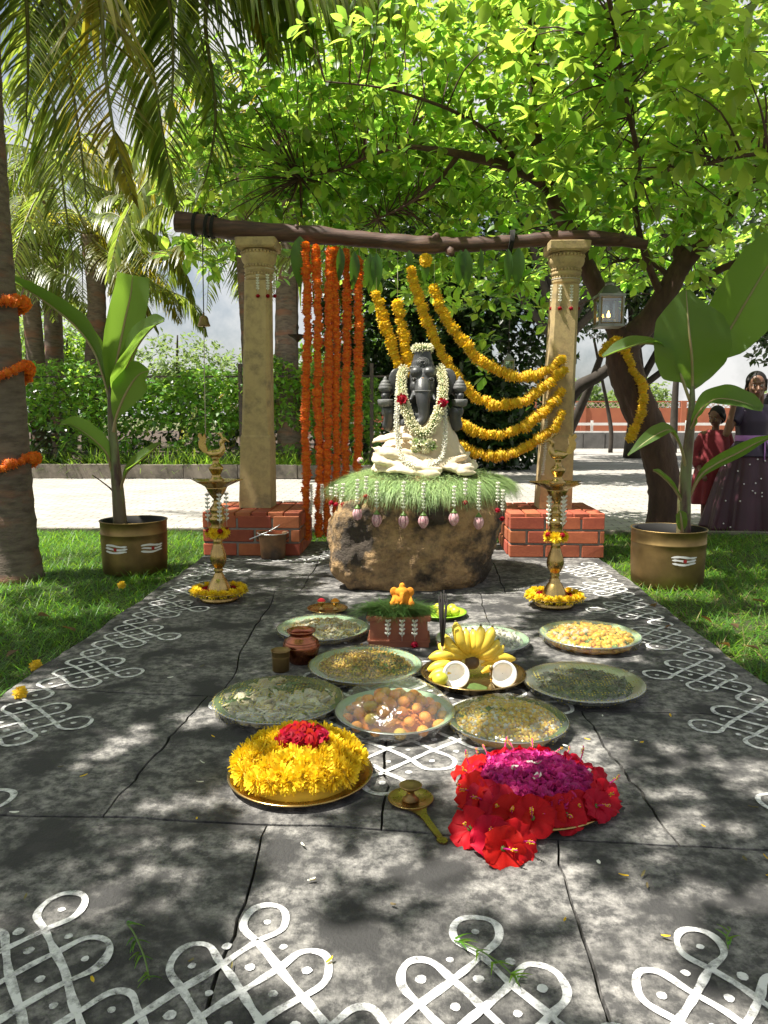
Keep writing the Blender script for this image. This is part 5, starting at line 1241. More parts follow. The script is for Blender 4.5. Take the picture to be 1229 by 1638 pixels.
pc = G(808, 1086, .052); coconut(Vector((pc.x, bc.y-.070, .054)), (.02, -1, .24), .046, 'white coconut half beside the small brass hand bell')
hb = Vector((D(785, 1090, bc.y-.10).x, bc.y-.115, .014)); t = thing('hand_bell', 'small brass hand bell leaning on a coconut half', 'bell', hb)
MB().lathe([(.014, 0), (.015, .003), (.011, .012), (.008, .02), (.003, .024), (.003, .035), (.006, .04), (.003, .046), (.004, .065), (.007, .072), (.006, .08), (.001, .086)], 20).build('bell_body', 'brass', t)
o = MB().ell((0, 0, 0), (.026, .023, .024), 16, 10, disp=lambda d: 1+.12*max(0, abs(d.x)-.8)).build('lime', 'lime', None, bc+Vector((-.115, -.085, .040))); tag(o, 'yellow lime lying in the banana tray below the bananas', 'lime')
o = inst('betel_leaf', mesh_of('betel', leaf_mb(.42, .1, False, 5), 'greens'), None, TRS(bc+Vector((-.03, -.12, .022)), eul(0, 0, .2).to_quaternion(), .09)); tag(o, 'dark green leaf lying between the two coconut halves', 'leaf')
ib = bc+Vector((-.105, .0, .080)); t = thing('incense_bundle', 'bundle of black incense sticks stuck upright in a banana', 'incense', ib)
for k in range(13):
    lean = Vector((random.gauss(-.02, .05), random.gauss(.02, .05), 1)); L = random.uniform(.19, .235); st = MB()
    st.tube([ib, ib+lean*.045], .0012, 5, 1); st.tube([ib+lean*.045, ib+lean*L], .0021, 5, 0); st.build('incense_stick', ['incense', 'stick_wood'], t, world=True)

# tray of yellow chrysanthemums with roses on top
yc = G(481, 1232, .02); yc.z = .001; ry = .158; rt_ = .172; t = thing('flower_tray', 'brass tray heaped with yellow chrysanthemums and red roses', 'tray', yc)
MB().lathe([(0, 0), (rt_*.82, 0), (rt_*.9, .006), (rt_*1.02, .016), (rt_*1.05, .017), (rt_*1.05, .020), (rt_*1.0, .019), (rt_*.88, .009), (0, .005)], 56).build('dish', 'brass', t)
def dome(q): return .078*math.sqrt(max(0, 1-q*q))
MB().ell(yc+Vector((0, 0, .005)), (ry*.90, ry*.90, .066), 26, 12).build('flower_bed', 'chrys_eye', t, world=True)
k = 0
for q, n in ((.90, 19), (.76, 17), (.61, 14), (.46, 10), (.30, 6), (.13, 3)):
    for i in range(n):
        a = 2*PI*(i+random.uniform(-.3, .3))/n+q*3; qq = q+random.uniform(-.04, .04); nrm = Vector((math.cos(a)*qq*1.15, math.sin(a)*qq*1.15, 1.0-.75*qq+random.uniform(-.15, .2)))
        o = inst('chrysanthemum', CHRYS_M[k % 4], None, TRS(yc+Vector((math.cos(a)*qq*ry, math.sin(a)*qq*ry, .014+dome(min(.99, qq*.97)))), qz(nrm+Vector([random.uniform(-.35, .35) for _ in range(3)])) @ Quaternion((0, 0, 1), random.random()*6), random.uniform(.029, .038))); k += 1
        tag(o, 'yellow chrysanthemum heaped in the brass flower tray', 'flower', 'yellow chrysanthemums in the brass tray')
for i in range(12):
    a = 2*PI*i/12*1.7; q = .30*math.sqrt(i/12); p = yc+Vector((math.cos(a)*q*ry*1.1+.012, math.sin(a)*q*ry*1.0-.01, .104+.020*(1-q*3)))
    o = inst('rose', ROSE_M[i % 3], None, TRS(p, qz((random.uniform(-.5, .5), random.uniform(-.8, .1), .8)), random.uniform(.024, .031))); tag(o, 'red rose on top of the yellow chrysanthemum heap', 'rose', 'red roses on the chrysanthemum heap')

# tray of hibiscus and pink petals
hc = G(852, 1268, .015); hc.z = .001; rh = .172; t = thing('flower_tray', 'brass tray of red hibiscus blossoms round pink petals', 'tray', hc)
MB().lathe([(0, 0), (rh*.82, 0), (rh*.9, .006), (rh*1.0, .017), (rh*1.03, .018), (rh*1.03, .021), (rh*.98, .020), (rh*.88, .009), (0, .005)], 56).build('dish', 'brass', t)
PET = MB(); V = []
for i in range(4):
    for j in range(3): s = (j-1); tq = i/3; V.append((tq-.5, s*.42*math.sin(PI*(.15+.75*tq)), .28*(tq-.5)**2*2+.18*s*s))
PET.add(V, [(i*3+j, i*3+j+1, i*3+j+4, i*3+j+3) for i in range(3) for j in range(2)])
M_ = []
for k in range(1500):
    a = random.uniform(0, 2*PI); q = math.sqrt(random.random())*.80; z = .016+.060*math.sqrt(max(0, 1-q*q))*random.uniform(.8, 1.03)
    M_.append(np.array(TRS(hc+Vector((math.cos(a)*q*rh, math.sin(a)*q*rh, z)), eul(random.uniform(-1, 1), random.uniform(-1, 1), random.uniform(0, 6)).to_quaternion(), random.uniform(.014, .024))))
V_, F_, m_ = scatter(PET, M_); base = MB().ell(hc+Vector((0, 0, .006)), (rh*.78, rh*.78, .058), 24, 10); Vb, Fb = base.arrays()
tag(np_mesh('pink_petals', np.vstack([V_, Vb]), np.vstack([F_, np.array(Fb)+len(V_)]), 'pink', None, None, True, hc), 'loose magenta petals heaped inside the ring of hibiscus', 'petals', kind='stuff')
for i in range(24):
    a = 2*PI*i/24+.1
    if .05 < a % (2*PI) < .5: continue
    q = random.uniform(.78, .95); s = random.uniform(.038, .050); p = hc+Vector((math.cos(a)*q*rh, math.sin(a)*q*rh, .030+.012*random.random()))
    o = inst('hibiscus', HIB_M[i % 4], None, TRS(p, qz((math.cos(a)*.75+random.uniform(-.3, .3), math.sin(a)*.75-.25, .75)) @ Quaternion((0, 0, 1), random.random()*6), s)); tag(o, 'red hibiscus blossom on the rim of the petal tray', 'hibiscus', 'hibiscus blossoms on the petal tray')
for i, (x, y, tilt) in enumerate(((752, 1330, (-.5, -.5, .6)), (785, 1345, (.1, -.7, .6)), (828, 1352, (.6, -.5, .6)), (805, 1362, (.2, -.8, .4)))):
    p = G(x, y, .02); o = inst('hibiscus', HIB_M[i], None, TRS(p+Vector((0, 0, .006)), qz(tilt) @ Quaternion((0, 0, 1), i*2), .045)); tag(o, 'fallen red hibiscus blossom on the stone beside the petal tray', 'hibiscus', 'fallen hibiscus blossoms')
M_ = [np.array(TRS(hc+Vector((random.uniform(-.06, .05), random.uniform(-.06, .03), .075)), eul(.3, .2, random.random()*6).to_quaternion(), .026)) for _ in range(5)]
V_, F_, m_ = scatter(PET, M_); tag(np_mesh('white_petals', V_, F_, 'jasmine', None, None, True, hc), 'few white petals lying on the magenta petals', 'petals', kind='stuff')

# brass hand lamp
c = G(657, 1277, .01); c.z = .001; e = G(710, 1346, .005); t = thing('hand_lamp', 'brass hand lamp with long flat handle lying on the stone', 'lamp', c)
MB().lathe([(0, 0), (.036, 0), (.050, .006), (.054, .011), (.052, .012), (.038, .005), (0, .004)], 36).build('saucer', 'brass', t)
MB().lathe([(.018, .004), (.020, .008), (.012, .014), (.008, .024), (.011, .030), (.022, .036), (.027, .042), (.025, .043), (.014, .037), (0, .034)], 28).build('wick_cup', 'brass_old', t)
d = (e-c); d.z = 0; L = d.length; d.normalize(); s = Vector((-d.y, d.x, 0)); V = []
sec = [(.044, .024), (.058, .016), (.075, .010), (.10, .008), (L-.03, .0075), (L-.018, .006), (L-.012, .012), (L, .010), (L+.006, .003)]
for a, w in sec:
    z = .010-.006*min(1, (a-.04)/.1)
    for k in (-1, 1):
        V.append(d*a+s*w*k+Vector((0, 0, z))); V.append(d*a+s*w*k+Vector((0, 0, z-.0035)))
F = []
for i in range(len(sec)-1):
    a = 4*i; F += [(a, a+2, a+6, a+4), (a+1, a+5, a+7, a+3), (a, a+4, a+5, a+1), (a+2, a+3, a+7, a+6)]
F += [(0, 1, 3, 2), (4*len(sec)-4, 4*len(sec)-2, 4*len(sec)-1, 4*len(sec)-3)]
MB().add(V, F).build('handle', 'brass', t, smooth=False)

for i, (x, y) in enumerate(((1120, 985), (1180, 1005), (1075, 1000), (1205, 960), (1150, 1030), (1215, 1040), (1050, 965), (1010, 880), (60, 985), (120, 1010), (30, 1040))):
    p = G(x, y, LAWN+.045); o = inst('fallen_leaf', mesh_of('fallen_leaf', leaf_mb(.30, .25, False, 4), 'frond_dry'), None, TRS(p, eul(random.uniform(-.4, .4), random.uniform(-.4, .4), i*1.7).to_quaternion(), random.uniform(.05, .09))); tag(o, 'dry brown fallen leaf lying on the lawn grass', 'leaf', 'fallen leaves on the lawn')
# strays on the stone and lawn
for (x, y, z, lab) in ((33, 1112, .008, 'lone yellow marigold on the kolam at the platform edge'), (195, 938, LAWN+.02, 'lone yellow marigold in the grass below the drum'), (58, 1068, LAWN+.02, 'small yellow blossom in the grass beside the platform')):
    o = inst('marigold', MARI_Y[1], None, TRS(G(x, y, z)+Vector((0, 0, .008)), qz((.2, -.3, 1)), .024)); tag(o, lab, 'marigold')
for i, (x, y, a0, L) in enumerate(((220, 1520, -1.0, .16), (775, 1535, -.75, .13), (1165, 1500, 1.2, .06))):
    p = G(x, y, .006); d = Vector((math.cos(a0), math.sin(a0), 0)); mb = MB(); P = [p-d*L/2, p-d*L*.2+Vector((0, .006, .006)), p+d*L*.2+Vector((.004, 0, .008)), p+d*L/2]
    t = thing('grass_sprig', ('green grass sprig with leafy tufts lying between two kolam loops', 'green leafy sprig lying across a large kolam loop', 'thin green sprig lying on the dark slab')[i], 'sprig', p)
    MB().tube(smooth_path(P, 4), .0015, 5).build('stalk', 'stem_green', t, world=True); V = []; F = []
    for k in range(16 if i < 2 else 4):
        u = random.choice((.05, .35, .62, .95))+random.uniform(-.05, .05); q = P[0].lerp(P[-1], u); a = a0+random.choice((-1, 1))*random.uniform(.3, 1.2)
        blade(q+Vector((0, 0, .005)), (math.cos(a), math.sin(a), .5), random.uniform(.018, .034), .0028, .7)
    np_mesh('blades', np.array([tuple(v) for v in V]), np.array(F), 'grass', t)['kind'] = 'stuff'
V = []; F = []; M_ = []
for k in range(70):
    p = Vector((random.uniform(-.9, .8), random.uniform(1.1, 3.4), .006)); M_.append(np.array(TRS(p, eul(random.uniform(-.3, .3), random.uniform(-.3, .3), random.uniform(0, 6)).to_quaternion(), (random.uniform(.010, .022), random.uniform(.004, .009), .01))))
V_, F_, m_ = scatter(PET, M_); tag(np_mesh('fallen_petals', V_, F_, ['yellow', 'jasmine', 'grass_dry'], None, np.repeat(rng.integers(0, 3, 70), 6)), 'stray petals and bits of leaf scattered over the slabs', 'petals', kind='stuff')

# ================================================================== VEGETATION
SH = Vector((SUN.x/SUN.z, SUN.y/SUN.z))
# sunny pools on the ground / on the shrine: (x, y, radius, height at which the light must arrive)
POOLS = [(.06, 4.25, .50, .95), (.02, 4.15, .46, .62), (-.75, 4.55, .34, 0), (.25, 3.35, .30, 0), (.72, 2.95, .20, 0), (.68, 3.75, .30, 0), (.95, 4.35, .33, 0), (-.30, 3.95, .22, 0), (.12, 2.60, .16, .1), (-.02, 1.92, .16, 0), (.22, 1.85, .17, .03),
         (-.20, 1.45, .16, 0), (.10, 1.38, .17, 0), (-.22, 1.22, .14, 0), (.30, 1.42, .14, 0), (.45, 1.30, .16, 0), (.05, 1.05, .16, 0), (.62, 1.65, .10, 0), (.55, 2.05, .10, 0), (-.45, 1.70, .10, 0), (-.02, 2.35, .10, .08), (.85, 1.9, .12, 0), (.35, 1.10, .14, 0), (-.62, 1.30, .11, 0),
         (-1.9, 5.3, .30, 0), (-2.2, 4.0, .16, 0), (-1.75, 3.6, .15, 0), (1.55, 4.6, .28, 0), (1.5, 3.4, .18, 0), (1.35, 3.0, .14, 0), (1.75, 5.3, .2, 0), (-.16, 1.86, .12, .08), (.16, 2.40, .12, .05), (2.0, 3.9, .25, 0), (.05, 3.0, .12, .05)]
_pr = random.Random(17)
POOLS += [(_pr.gauss(.05, .55), _pr.uniform(1.0, 3.7), _pr.uniform(.03, .085), 0) for _ in range(42)]
POOLS = [(x, y, r*(.62 if y < 2.2 else .9), z) for (x, y, r, z) in POOLS]
def sunny(p):
    for (x, y, r, z) in POOLS:
        gx = p[0]-SH.x*(p[2]-z); gy = p[1]-SH.y*(p[2]-z)
        if (gx-x)**2+(gy-y)**2 < (r+.06)**2: return True
    return False
def shrine_light(p): return any((p[0]-SH.x*(p[2]-z)-x)**2+(p[1]-SH.y*(p[2]-z)-y)**2 < (r+.12)**2 for (x, y, r, z) in POOLS[:2])
def frond(t, P, L, m, n=58, droop=1.2, name='frond', lw=.016, fullness=1.0, tipf=.35):
    "one palm leaf: rachis along P, leaflets joined to it in one blade mesh"
    Q = smooth_path(P, 8); K = len(Q); seg = 4; cum = [0.0]
    for a, b in zip(Q[:-1], Q[1:]): cum.append(cum[-1]+(b-a).length)
    VV = []; FF = []
    for side in (-1, 1):
        for i in range(n):
            u = .10+.90*(i+random.uniform(-.3, .3))/n; s = u*cum[-1]; k = max(1, min(K-1, int(np.searchsorted(cum, s)))); f = (s-cum[k-1])/max(1e-6, cum[k]-cum[k-1])
            p = Q[k-1].lerp(Q[k], f)
            if shrine_light(p): continue
            d = (Q[k]-Q[k-1]).normalized(); sd = d.cross(Vector((0, 0, 1)))
            sd = sd.normalized() if sd.length > .15 else d.cross(Vector((.2, -1, .3))).normalized()
            ll = L*(math.sin(PI*(.16+.80*u))**.7)*random.uniform(.85, 1.1)*(1 if u < .8 else 1-(u-.8)*(1-tipf)*3.5)
            v = (sd*side*random.uniform(.8, 1.1)+d*random.uniform(.55, .85)+Vector((0, 0, .10))).normalized(); wv = v.cross(Vector((random.uniform(-.2, .2), random.uniform(-.2, .2), 1))); wv = wv.normalized() if wv.length > .05 else sd
            n0 = len(VV); w = lw*random.uniform(.8, 1.15); dr = droop*random.uniform(.7, 1.3)
            for q in range(seg+1):
                e = q/seg; ww = w*(.55+.9*e if e < .4 else 1-(e-.4)*1.55)
                VV.append(p-wv*ww); VV.append(p+wv*ww); v = (v+Vector((random.uniform(-.03, .03), random.uniform(-.03, .03), -dr/seg))).normalized(); p = p+v*(ll/seg)
            FF += [(n0+2*q, n0+2*q+1, n0+2*q+3, n0+2*q+2) for q in range(seg)]
    o = np_mesh(name, np.array([tuple(v) for v in VV]), np.array(FF), m, t)
    MB().tube(Q, [.022, .018, .013, .009, .004], 6).build('rachis', 'rachis', o, world=True); return o
def palm_trunk(t, pts, r0, r1, m='palm_bark', rings=True):
    Q = smooth_path(pts, 24); K = len(Q); rad = []
    for i in range(K):
        u = i/(K-1); rad.append((r0+(r1-r0)*u)*(1+(.035 if (i % 3) == 0 else 0)+.25*math.exp(-u*22))*random.uniform(.985, 1.015))
    return MB().tube(Q, rad, 18).build('trunk', m, t, world=True)
def palm(name, label, base, top, r0, r1, L, nf, m='frond', seed=0, n=40, lw=.02, droop=1.3, low=-.9, group='coconut palms', azs=None):
    rr = random.Random(seed); b = Vector(base); tp = Vector(top); t = thing(name, label, 'palm', b, group)
    palm_trunk(t, [b, b.lerp(tp, .3)+Vector((rr.uniform(-.1, .1), 0, 0)), b.lerp(tp, .7)+Vector((rr.uniform(-.1, .1), 0, 0)), tp], r0, r1)
    for k in range(nf):
        a = azs[k] if azs else 2*PI*k/nf+rr.uniform(-.25, .25); el = rr.uniform(low, .9); h = Vector((math.cos(a), math.sin(a), 0)); LL = L*rr.uniform(.85, 1.1)
        P = [tp, tp+h*LL*.25+Vector((0, 0, LL*.22*el+.1)), tp+h*LL*.55+Vector((0, 0, LL*(.26*el-.05))), tp+h*LL*.80+Vector((0, 0, LL*(.12*el-.28))), tp+h*LL*.93+Vector((0, 0, LL*(-.05+.05*el-.55)))]
        frond(t, P, L*.28, m if rr.random() < .8 else 'frond_yellow', int(n*1.4), droop, lw=lw)
    return t

# ---- the near palm whose trunk stands at the picture edge of the lawn
near = thing('coconut_palm', 'thick coconut palm on the lawn with orange garlands wound round its trunk', 'palm', (-2.30, 4.28, LAWN))
ctr = [Vector((-2.295, 4.28, LAWN-.02)), Vector((-2.31, 4.30, .9)), Vector((-2.36, 4.36, 2.0)), Vector((-2.43, 4.55, 3.3)), Vector((-2.50, 5.1, 5.5))]
palm_trunk(near, ctr, .142, .105)
cr = Vector((-2.50, 5.12, 5.55))
def nf(pp, L, m, n=64, dr=1.3, lw=.019): frond(near, [cr]+[D(x, y, Y) for (x, y, Y) in pp], L, m, n, dr, lw=lw)
nf([(120, -160, 4.5), (158, -20, 4.45), (168, 110, 4.4), (186, 230, 4.38), (212, 318, 4.36)], .66, 'frond_yellow', 130, .9)
nf([(60, -200, 4.9), (90, -40, 5.0), (110, 100, 5.1), (130, 240, 5.2), (140, 340, 5.2)], .66, 'frond', 110, .9)
nf([(150, -220, 5.2), (215, -60, 5.5), (240, 80, 5.7), (262, 220, 5.8), (285, 330, 5.9)], .70, 'frond', 110, .9, .021)
nf([(80, -120, 5.5), (70, 60, 5.9), (90, 200, 6.1), (105, 330, 6.2), (120, 430, 6.2)], .70, 'frond', 100, 1.4, .021)
nf([(200, -120, 5.6), (300, 0, 6.0), (330, 100, 6.2), (350, 200, 6.3)], .62, 'frond', 90, 1.3, .021)
nf([(180, -200, 4.9), (255, -60, 5.1), (275, 40, 5.2), (276, 140, 5.2), (270, 190, 5.2)], .66, 'frond', 120, .8)
nf([(20, -180, 4.7), (40, -30, 4.8), (45, 90, 4.9), (42, 190, 4.9)], .64, 'frond', 110, .9)
nf([(120, -330, 5.4), (330, -150, 5.5), (430, -70, 5.5), (540, -30, 5.5), (640, 10, 5.5)], .95, 'frond', 120, 2.4, .024)
nf([(120, -360, 5.5), (340, -190, 5.6), (440, -90, 5.6), (480, 10, 5.6), (500, 90, 5.6)], .80, 'frond', 110, 1.5, .023)
nf([(150, -330, 5.6), (330, -160, 5.8), (400, -60, 5.9), (425, 40, 5.9), (430, 110, 5.9)], .75, 'frond_yellow', 100, 1.2, .022)
nf([(300, -120, 5.4), (330, 60, 5.8), (345, 180, 5.9), (330, 280, 6.0), (300, 350, 6.0)], .5, 'frond', 60, 1.2)
for k in range(7):
    a = 1.0+k*.50; h = Vector((math.cos(a), math.sin(a), 0)); frond(near, [cr, cr+h*.8+Vector((0, 0, .55)), cr+h*1.8+Vector((0, 0, .7)), cr+h*2.7+Vector((0, 0, .2)), cr+h*3.2+Vector((0, 0, -.5))], .6, 'frond', 44, 1.3, lw=.018)
for k, (ya, yb, lab) in enumerate(((500, 482, 'topmost orange marigold garland wound round the near palm trunk'), (640, 600, 'middle orange marigold garland wound round the near palm trunk'), (770, 744, 'lowest orange marigold garland wound round the near palm trunk'))):
    za = D(10, ya, 4.15).z; zb = D(45, yb, 4.15).z; c0 = min(smooth_path(ctr, 20), key=lambda p: abs(p.z-za)); pts = []
    for i in range(15):
        a = PI*1.5+(i/14-.5)*2*PI*.92; z = (za+zb)/2+(zb-za)*math.cos(a)*.9; pts.append(Vector((c0.x+math.cos(a)*.165, c0.y+math.sin(a)*.165, z)))
    garland('marigold_garland', lab, pts, .034, .034, MARI_O, 'orange garlands on the near palm', pts[0])

# ---- palms beyond the road
palm('coconut_palm', 'slender grey palm trunk by the kerb wall behind the orange strands', (-1.93, 12.5, ROAD), (-1.99, 12.7, 5.6), .21, .15, 2.6, 13, seed=3, lw=.026)
palm('coconut_palm', 'coconut palm rising behind the hedge, pale grey trunk', (-6.4, 13.2, 0), (-6.45, 13.0, 3.75), .17, .13, 2.1, 11, seed=5, lw=.024, low=-1.4)
palm('coconut_palm', 'coconut palm with dark trunk and pale hanging frond behind the hedge', (-5.62, 13.6, 0), (-5.4, 13.2, 3.9), .17, .14, 2.3, 12, seed=8, lw=.024, low=-1.5)
palm('coconut_palm', 'drooping coconut palm with dry brownish fronds behind the stone pillar', (-2.68, 13.6, 0), (-2.75, 13.0, 4.3), .17, .13, 2.5, 12, m='frond', seed=9, lw=.026, low=-1.7)
palm('coconut_palm', 'tall coconut palm far behind the hedge', (-7.4, 16, 0), (-7.2, 15.6, 6.0), .2, .15, 3.0, 15, seed=12, lw=.03, low=-1.3)
palm('coconut_palm', 'tall bushy coconut palm between the other palms behind the hedge', (-3.25, 16.5, 0), (-3.5, 16.2, 6.3), .2, .15, 3.2, 13, seed=13, lw=.03, low=-1.5)
for i, (x, y, h, lab) in enumerate(((-3.6, 19, 2.0, 'low young palm showing above the hedge near the bell cord'), (-2.6, 17, 1.8, 'small feathery palm above the hedge beside the stone pillar'), (-4.9, 21, 1.7, 'pale young palm far behind the hedge'))):
    palm('young_palm', lab, (x, y, 0), (x, y, h-.6), .12, .1, 1.6, 12, 'frond', 30+i, 30, .03, .9, .2, 'young palms behind the hedge')

# ---- leaf clouds
def leaf_cloud(lobes, size, seed, per=7, T=None, keep=None, cl=.09, up=.5, flat=1.0):
    "clusters of leaves at twig ends inside ellipsoid lobes -> list of matrices"
    r = np.random.default_rng(seed); out = []; tips = []
    for (c, rad, n) in lobes:
        k = 0
        while k < n:
            v = r.normal(size=3); v /= np.linalg.norm(v); q = r.random()**(1/2.2); p = np.array(c)+v*np.array(rad)*q; k += 1
            if keep and not keep(p): continue
            tips.append(p); m = int(r.integers(max(3, per-3), per+3)); ax = v*.5+r.normal(size=3)*.5+np.array([0, 0, up]); ax /= np.linalg.norm(ax)
            Q = qz(ax).to_matrix(); ph = r.random()*6
            for j in range(m):
                a = ph+2.4*j; e = r.uniform(.1, .75)
                d = Q @ Vector((math.cos(a)*math.cos(e), math.sin(a)*math.cos(e), math.sin(e))); d.z -= .12; d.normalize()
                zz = Vector((r.normal()*.35, r.normal()*.35, 1)); zz = zz-d*zz.dot(d)
                if zz.length < .1: zz = d.orthogonal()
                zz.normalize(); y = zz.cross(d); s = size*r.uniform(.65, 1.2)
                o = Vector(p)-Vector(ax)*cl*r.random()*.8+d*cl*.25
                out.append(((d.x*s, y.x*s, zz.x*s, o.x), (d.y*s, y.y*s, zz.y*s, o.y), (d.z*s, y.z*s, zz.z*s, o.z), (0, 0, 0, 1)))
    return np.array(out), np.array(tips)

# ---- the curved tree that arches over the shrine
TB = Vector((1.98, 6.05, ROAD)); tree = thing('curved_tree', 'curved brown tree with paddle shaped leaves arching over the shrine', 'tree', TB)
limbs = []
def limb(P, r, name='limb', mat_='bark', n=12, jit=.05):
    Q = smooth_path(P, 7); limbs.extend(Q); o = MB().tube(Q, r, n, jit=jit).build(name, mat_, tree, world=True); return Q
TY = 6.0
limb([TB+Vector((0, 0, -.05)), D(1064, 800, TY), D(1060, 755, TY), D(1045, 700, TY), D(1022, 650, TY), D(1003, 600, TY), D(996, 560, TY), D(1005, 535, TY)], [.135, .125, .125, .13, .13, .128, .13, .12], 'trunk')
limb([D(1000, 575, TY), D(985, 525, TY), D(965, 480, TY), D(940, 430, TY), D(918, 385, 5.95), D(900, 350, 5.9), D(880, 310, 5.85), D(866, 270, 5.8), D(858, 220, 5.7), D(855, 110, 5.5), D(848, 0, 5.2), D(835, -120, 4.9), D(800, -260, 4.4)], [.09, .075, .07, .066, .06, .055, .05, .045, .042, .036, .032, .025, .015])
limb([D(870, 295, 5.82), D(845, 280, 5.8), D(800, 262, 5.7), D(735, 246, 5.6), D(690, 238, 5.6), D(640, 235, 5.7), D(590, 250, 5.8), D(540, 272, 5.9), D(480, 285, 6.0)], [.042, .038, .034, .028, .02, .014, .010, .007, .004])
limb([D(735, 246, 5.6), D(700, 290, 5.7), D(655, 325, 5.9), D(605, 350, 6.0)], [.02, .015, .01, .005])
limb([D(858, 225, 5.7), D(890, 140, 5.5), D(930, 95, 5.3), D(975, 30, 5.0), D(1010, -30, 4.7), D(1060, -120, 4.2)], [.026, .022, .019, .016, .013, .007])
limb([D(840, 275, 5.8), D(800, 225, 5.6), D(740, 185, 5.4), D(680, 160, 5.3), D(610, 140, 5.2), D(520, 130, 5.2)], [.02, .016, .013, .010, .007, .004])
limb([D(1004, 545, TY), D(1040, 510, TY), D(1070, 462, TY), D(1090, 425, TY), D(1125, 385, 5.9), D(1160, 345, 5.8), D(1190, 300, 5.6), D(1215, 262, 5.4), D(1260, 200, 5.0), D(1320, 90, 4.4), D(1340, -60, 3.8)], [.10, .09, .082, .075, .062, .055, .05, .045, .038, .028, .015])
limb([D(1090, 425, TY), D(1086, 380, TY), D(1090, 335, 6.0), D(1100, 290, 6.0), D(1112, 230, 5.9), D(1118, 120, 5.6)], [.055, .045, .038, .03, .02, .01])
limb([D(1120, 450, 6.0), D(1150, 432, 5.9), D(1190, 415, 5.8), D(1235, 395, 5.6), D(1300, 370, 5.3)], [.03, .027, .024, .02, .01])
limb([D(1078, 450, TY), D(1050, 425, 6.0), D(1010, 415, 6.0), D(980, 420, 6.0)], [.024, .018, .014, .007])
limb([D(1060, 480, TY), D(1030, 400, 5.8), D(1015, 320, 5.5), D(1022, 260, 5.2), D(1000, 150, 4.6), D(970, -20, 3.9), D(900, -200, 3.3)], [.03, .024, .02, .018, .015, .011, .006])
limb([D(1010, 300, 5.4), D(1075, 270, 4.8), D(1130, 262, 4.2), D(1180, 250, 3.8), D(1240, 240, 3.5)], [.014, .011, .009, .007, .004])
limb([D(835, -120, 4.9), Vector((.3, 4.0, 4.3)), Vector((-.5, 3.2, 4.4)), Vector((-1.4, 2.6, 4.2)), Vector((-2.6, 2.0, 4.0))], [.03, .026, .02, .014, .006])
limb([Vector((.3, 4.0, 4.3)), Vector((.1, 2.8, 4.3)), Vector((-.7, 1.6, 4.1)), Vector((-1.8, .9, 3.9))], [.022, .018, .013, .006])
limb([D(835, -120, 4.9), Vector((.0, 4.9, 4.4)), Vector((-.9, 5.0, 4.6)), Vector((-1.9, 5.2, 4.5))], [.022, .018, .013, .006])

def keep_leaf(p):
    if sunny(p): return False
    if p[2] < 2.15 and p[1] < 5.5 and p[0] < 1.3: return False
    if p[1] < 2.0 and p[2] < 2.6: return False
    return True
LOB = []
def lb(x, y, Y, rx, ry, rz, n): LOB.append((tuple(D(x, y, Y)), (rx, ry, rz), n))
lb(420, 300, 6.4, .95, .7, .75, 330); lb(350, 200, 6.6, .6, .6, .6, 130); lb(540, 180, 6.2, 1.0, .8, .9, 360); lb(600, 330, 6.6, 1.0, .7, .55, 330); lb(470, 120, 6.6, .9, .8, .7, 240)
lb(720, 120, 5.8, 1.1, .9, .9, 420); lb(760, 300, 6.6, 1.1, .7, .7, 330); lb(700, 430, 7.2, 1.1, .5, .38, 210); lb(830, 460, 6.9, .5, .4, .4, 80); lb(780, 560, 6.7, .18, .2, .22, 16)
lb(960, 150, 5.2, 1.0, .9, .8, 360); lb(960, 300, 6.0, .8, .7, .6, 240); lb(1120, 120, 4.6, .9, .8, .8, 330); lb(1150, 300, 5.6, .9, .7, .6, 260); lb(1000, 430, 6.8, .6, .5, .35, 110); lb(1140, 430, 6.9, .8, .5, .5, 160)
lb(1080, 210, 3.9, .55, .5, .40, 70); lb(1180, 90, 3.7, .5, .5, .45, 60); lb(930, 60, 4.2, .6, .5, .45, 80); lb(880, 260, 4.6, .35, .35, .3, 50); lb(290, 385, 5.6, .22, .25, .16, 16); lb(330, 420, 5.7, .14, .2, .14, 10)
lb(800, -30, 5.0, 1.3, 1.0, .7, 260)
# unseen part of the crown, placed and thickened to shade the platform
LOB += [((x_, y_, 4.05+.2*math.sin(x_*3+y_*2)), (.72, .66, .42), n_) for x_, y_, n_ in ((-2.9, .9, 150), (-1.9, .8, 190), (-.9, .7, 190), (-2.4, .2, 130), (-1.4, .2, 150), (-.4, .1, 120), (-2.8, 1.8, 160), (-1.8, 1.8, 170), (-.8, 1.8, 160), (-2.7, 2.7, 170), (-1.7, 2.7, 170), (-.7, 2.8, 150), (.2, 2.4, 130), (.3, 3.4, 120), (-2.4, 3.4, 110), (-3.6, 2.4, 90), (.9, 3.0, 110), (1.2, 4.4, 110), (.2, 1.2, 110), (-3.4, 3.6, 60))]
LOB = [(c_, r_l, int(n_*(.44 if i_ < 23 else 1.5))) for i_, (c_, r_l, n_) in enumerate(LOB)]
A, tips = leaf_cloud(LOB, .108, 4, 8, keep=keep_leaf)
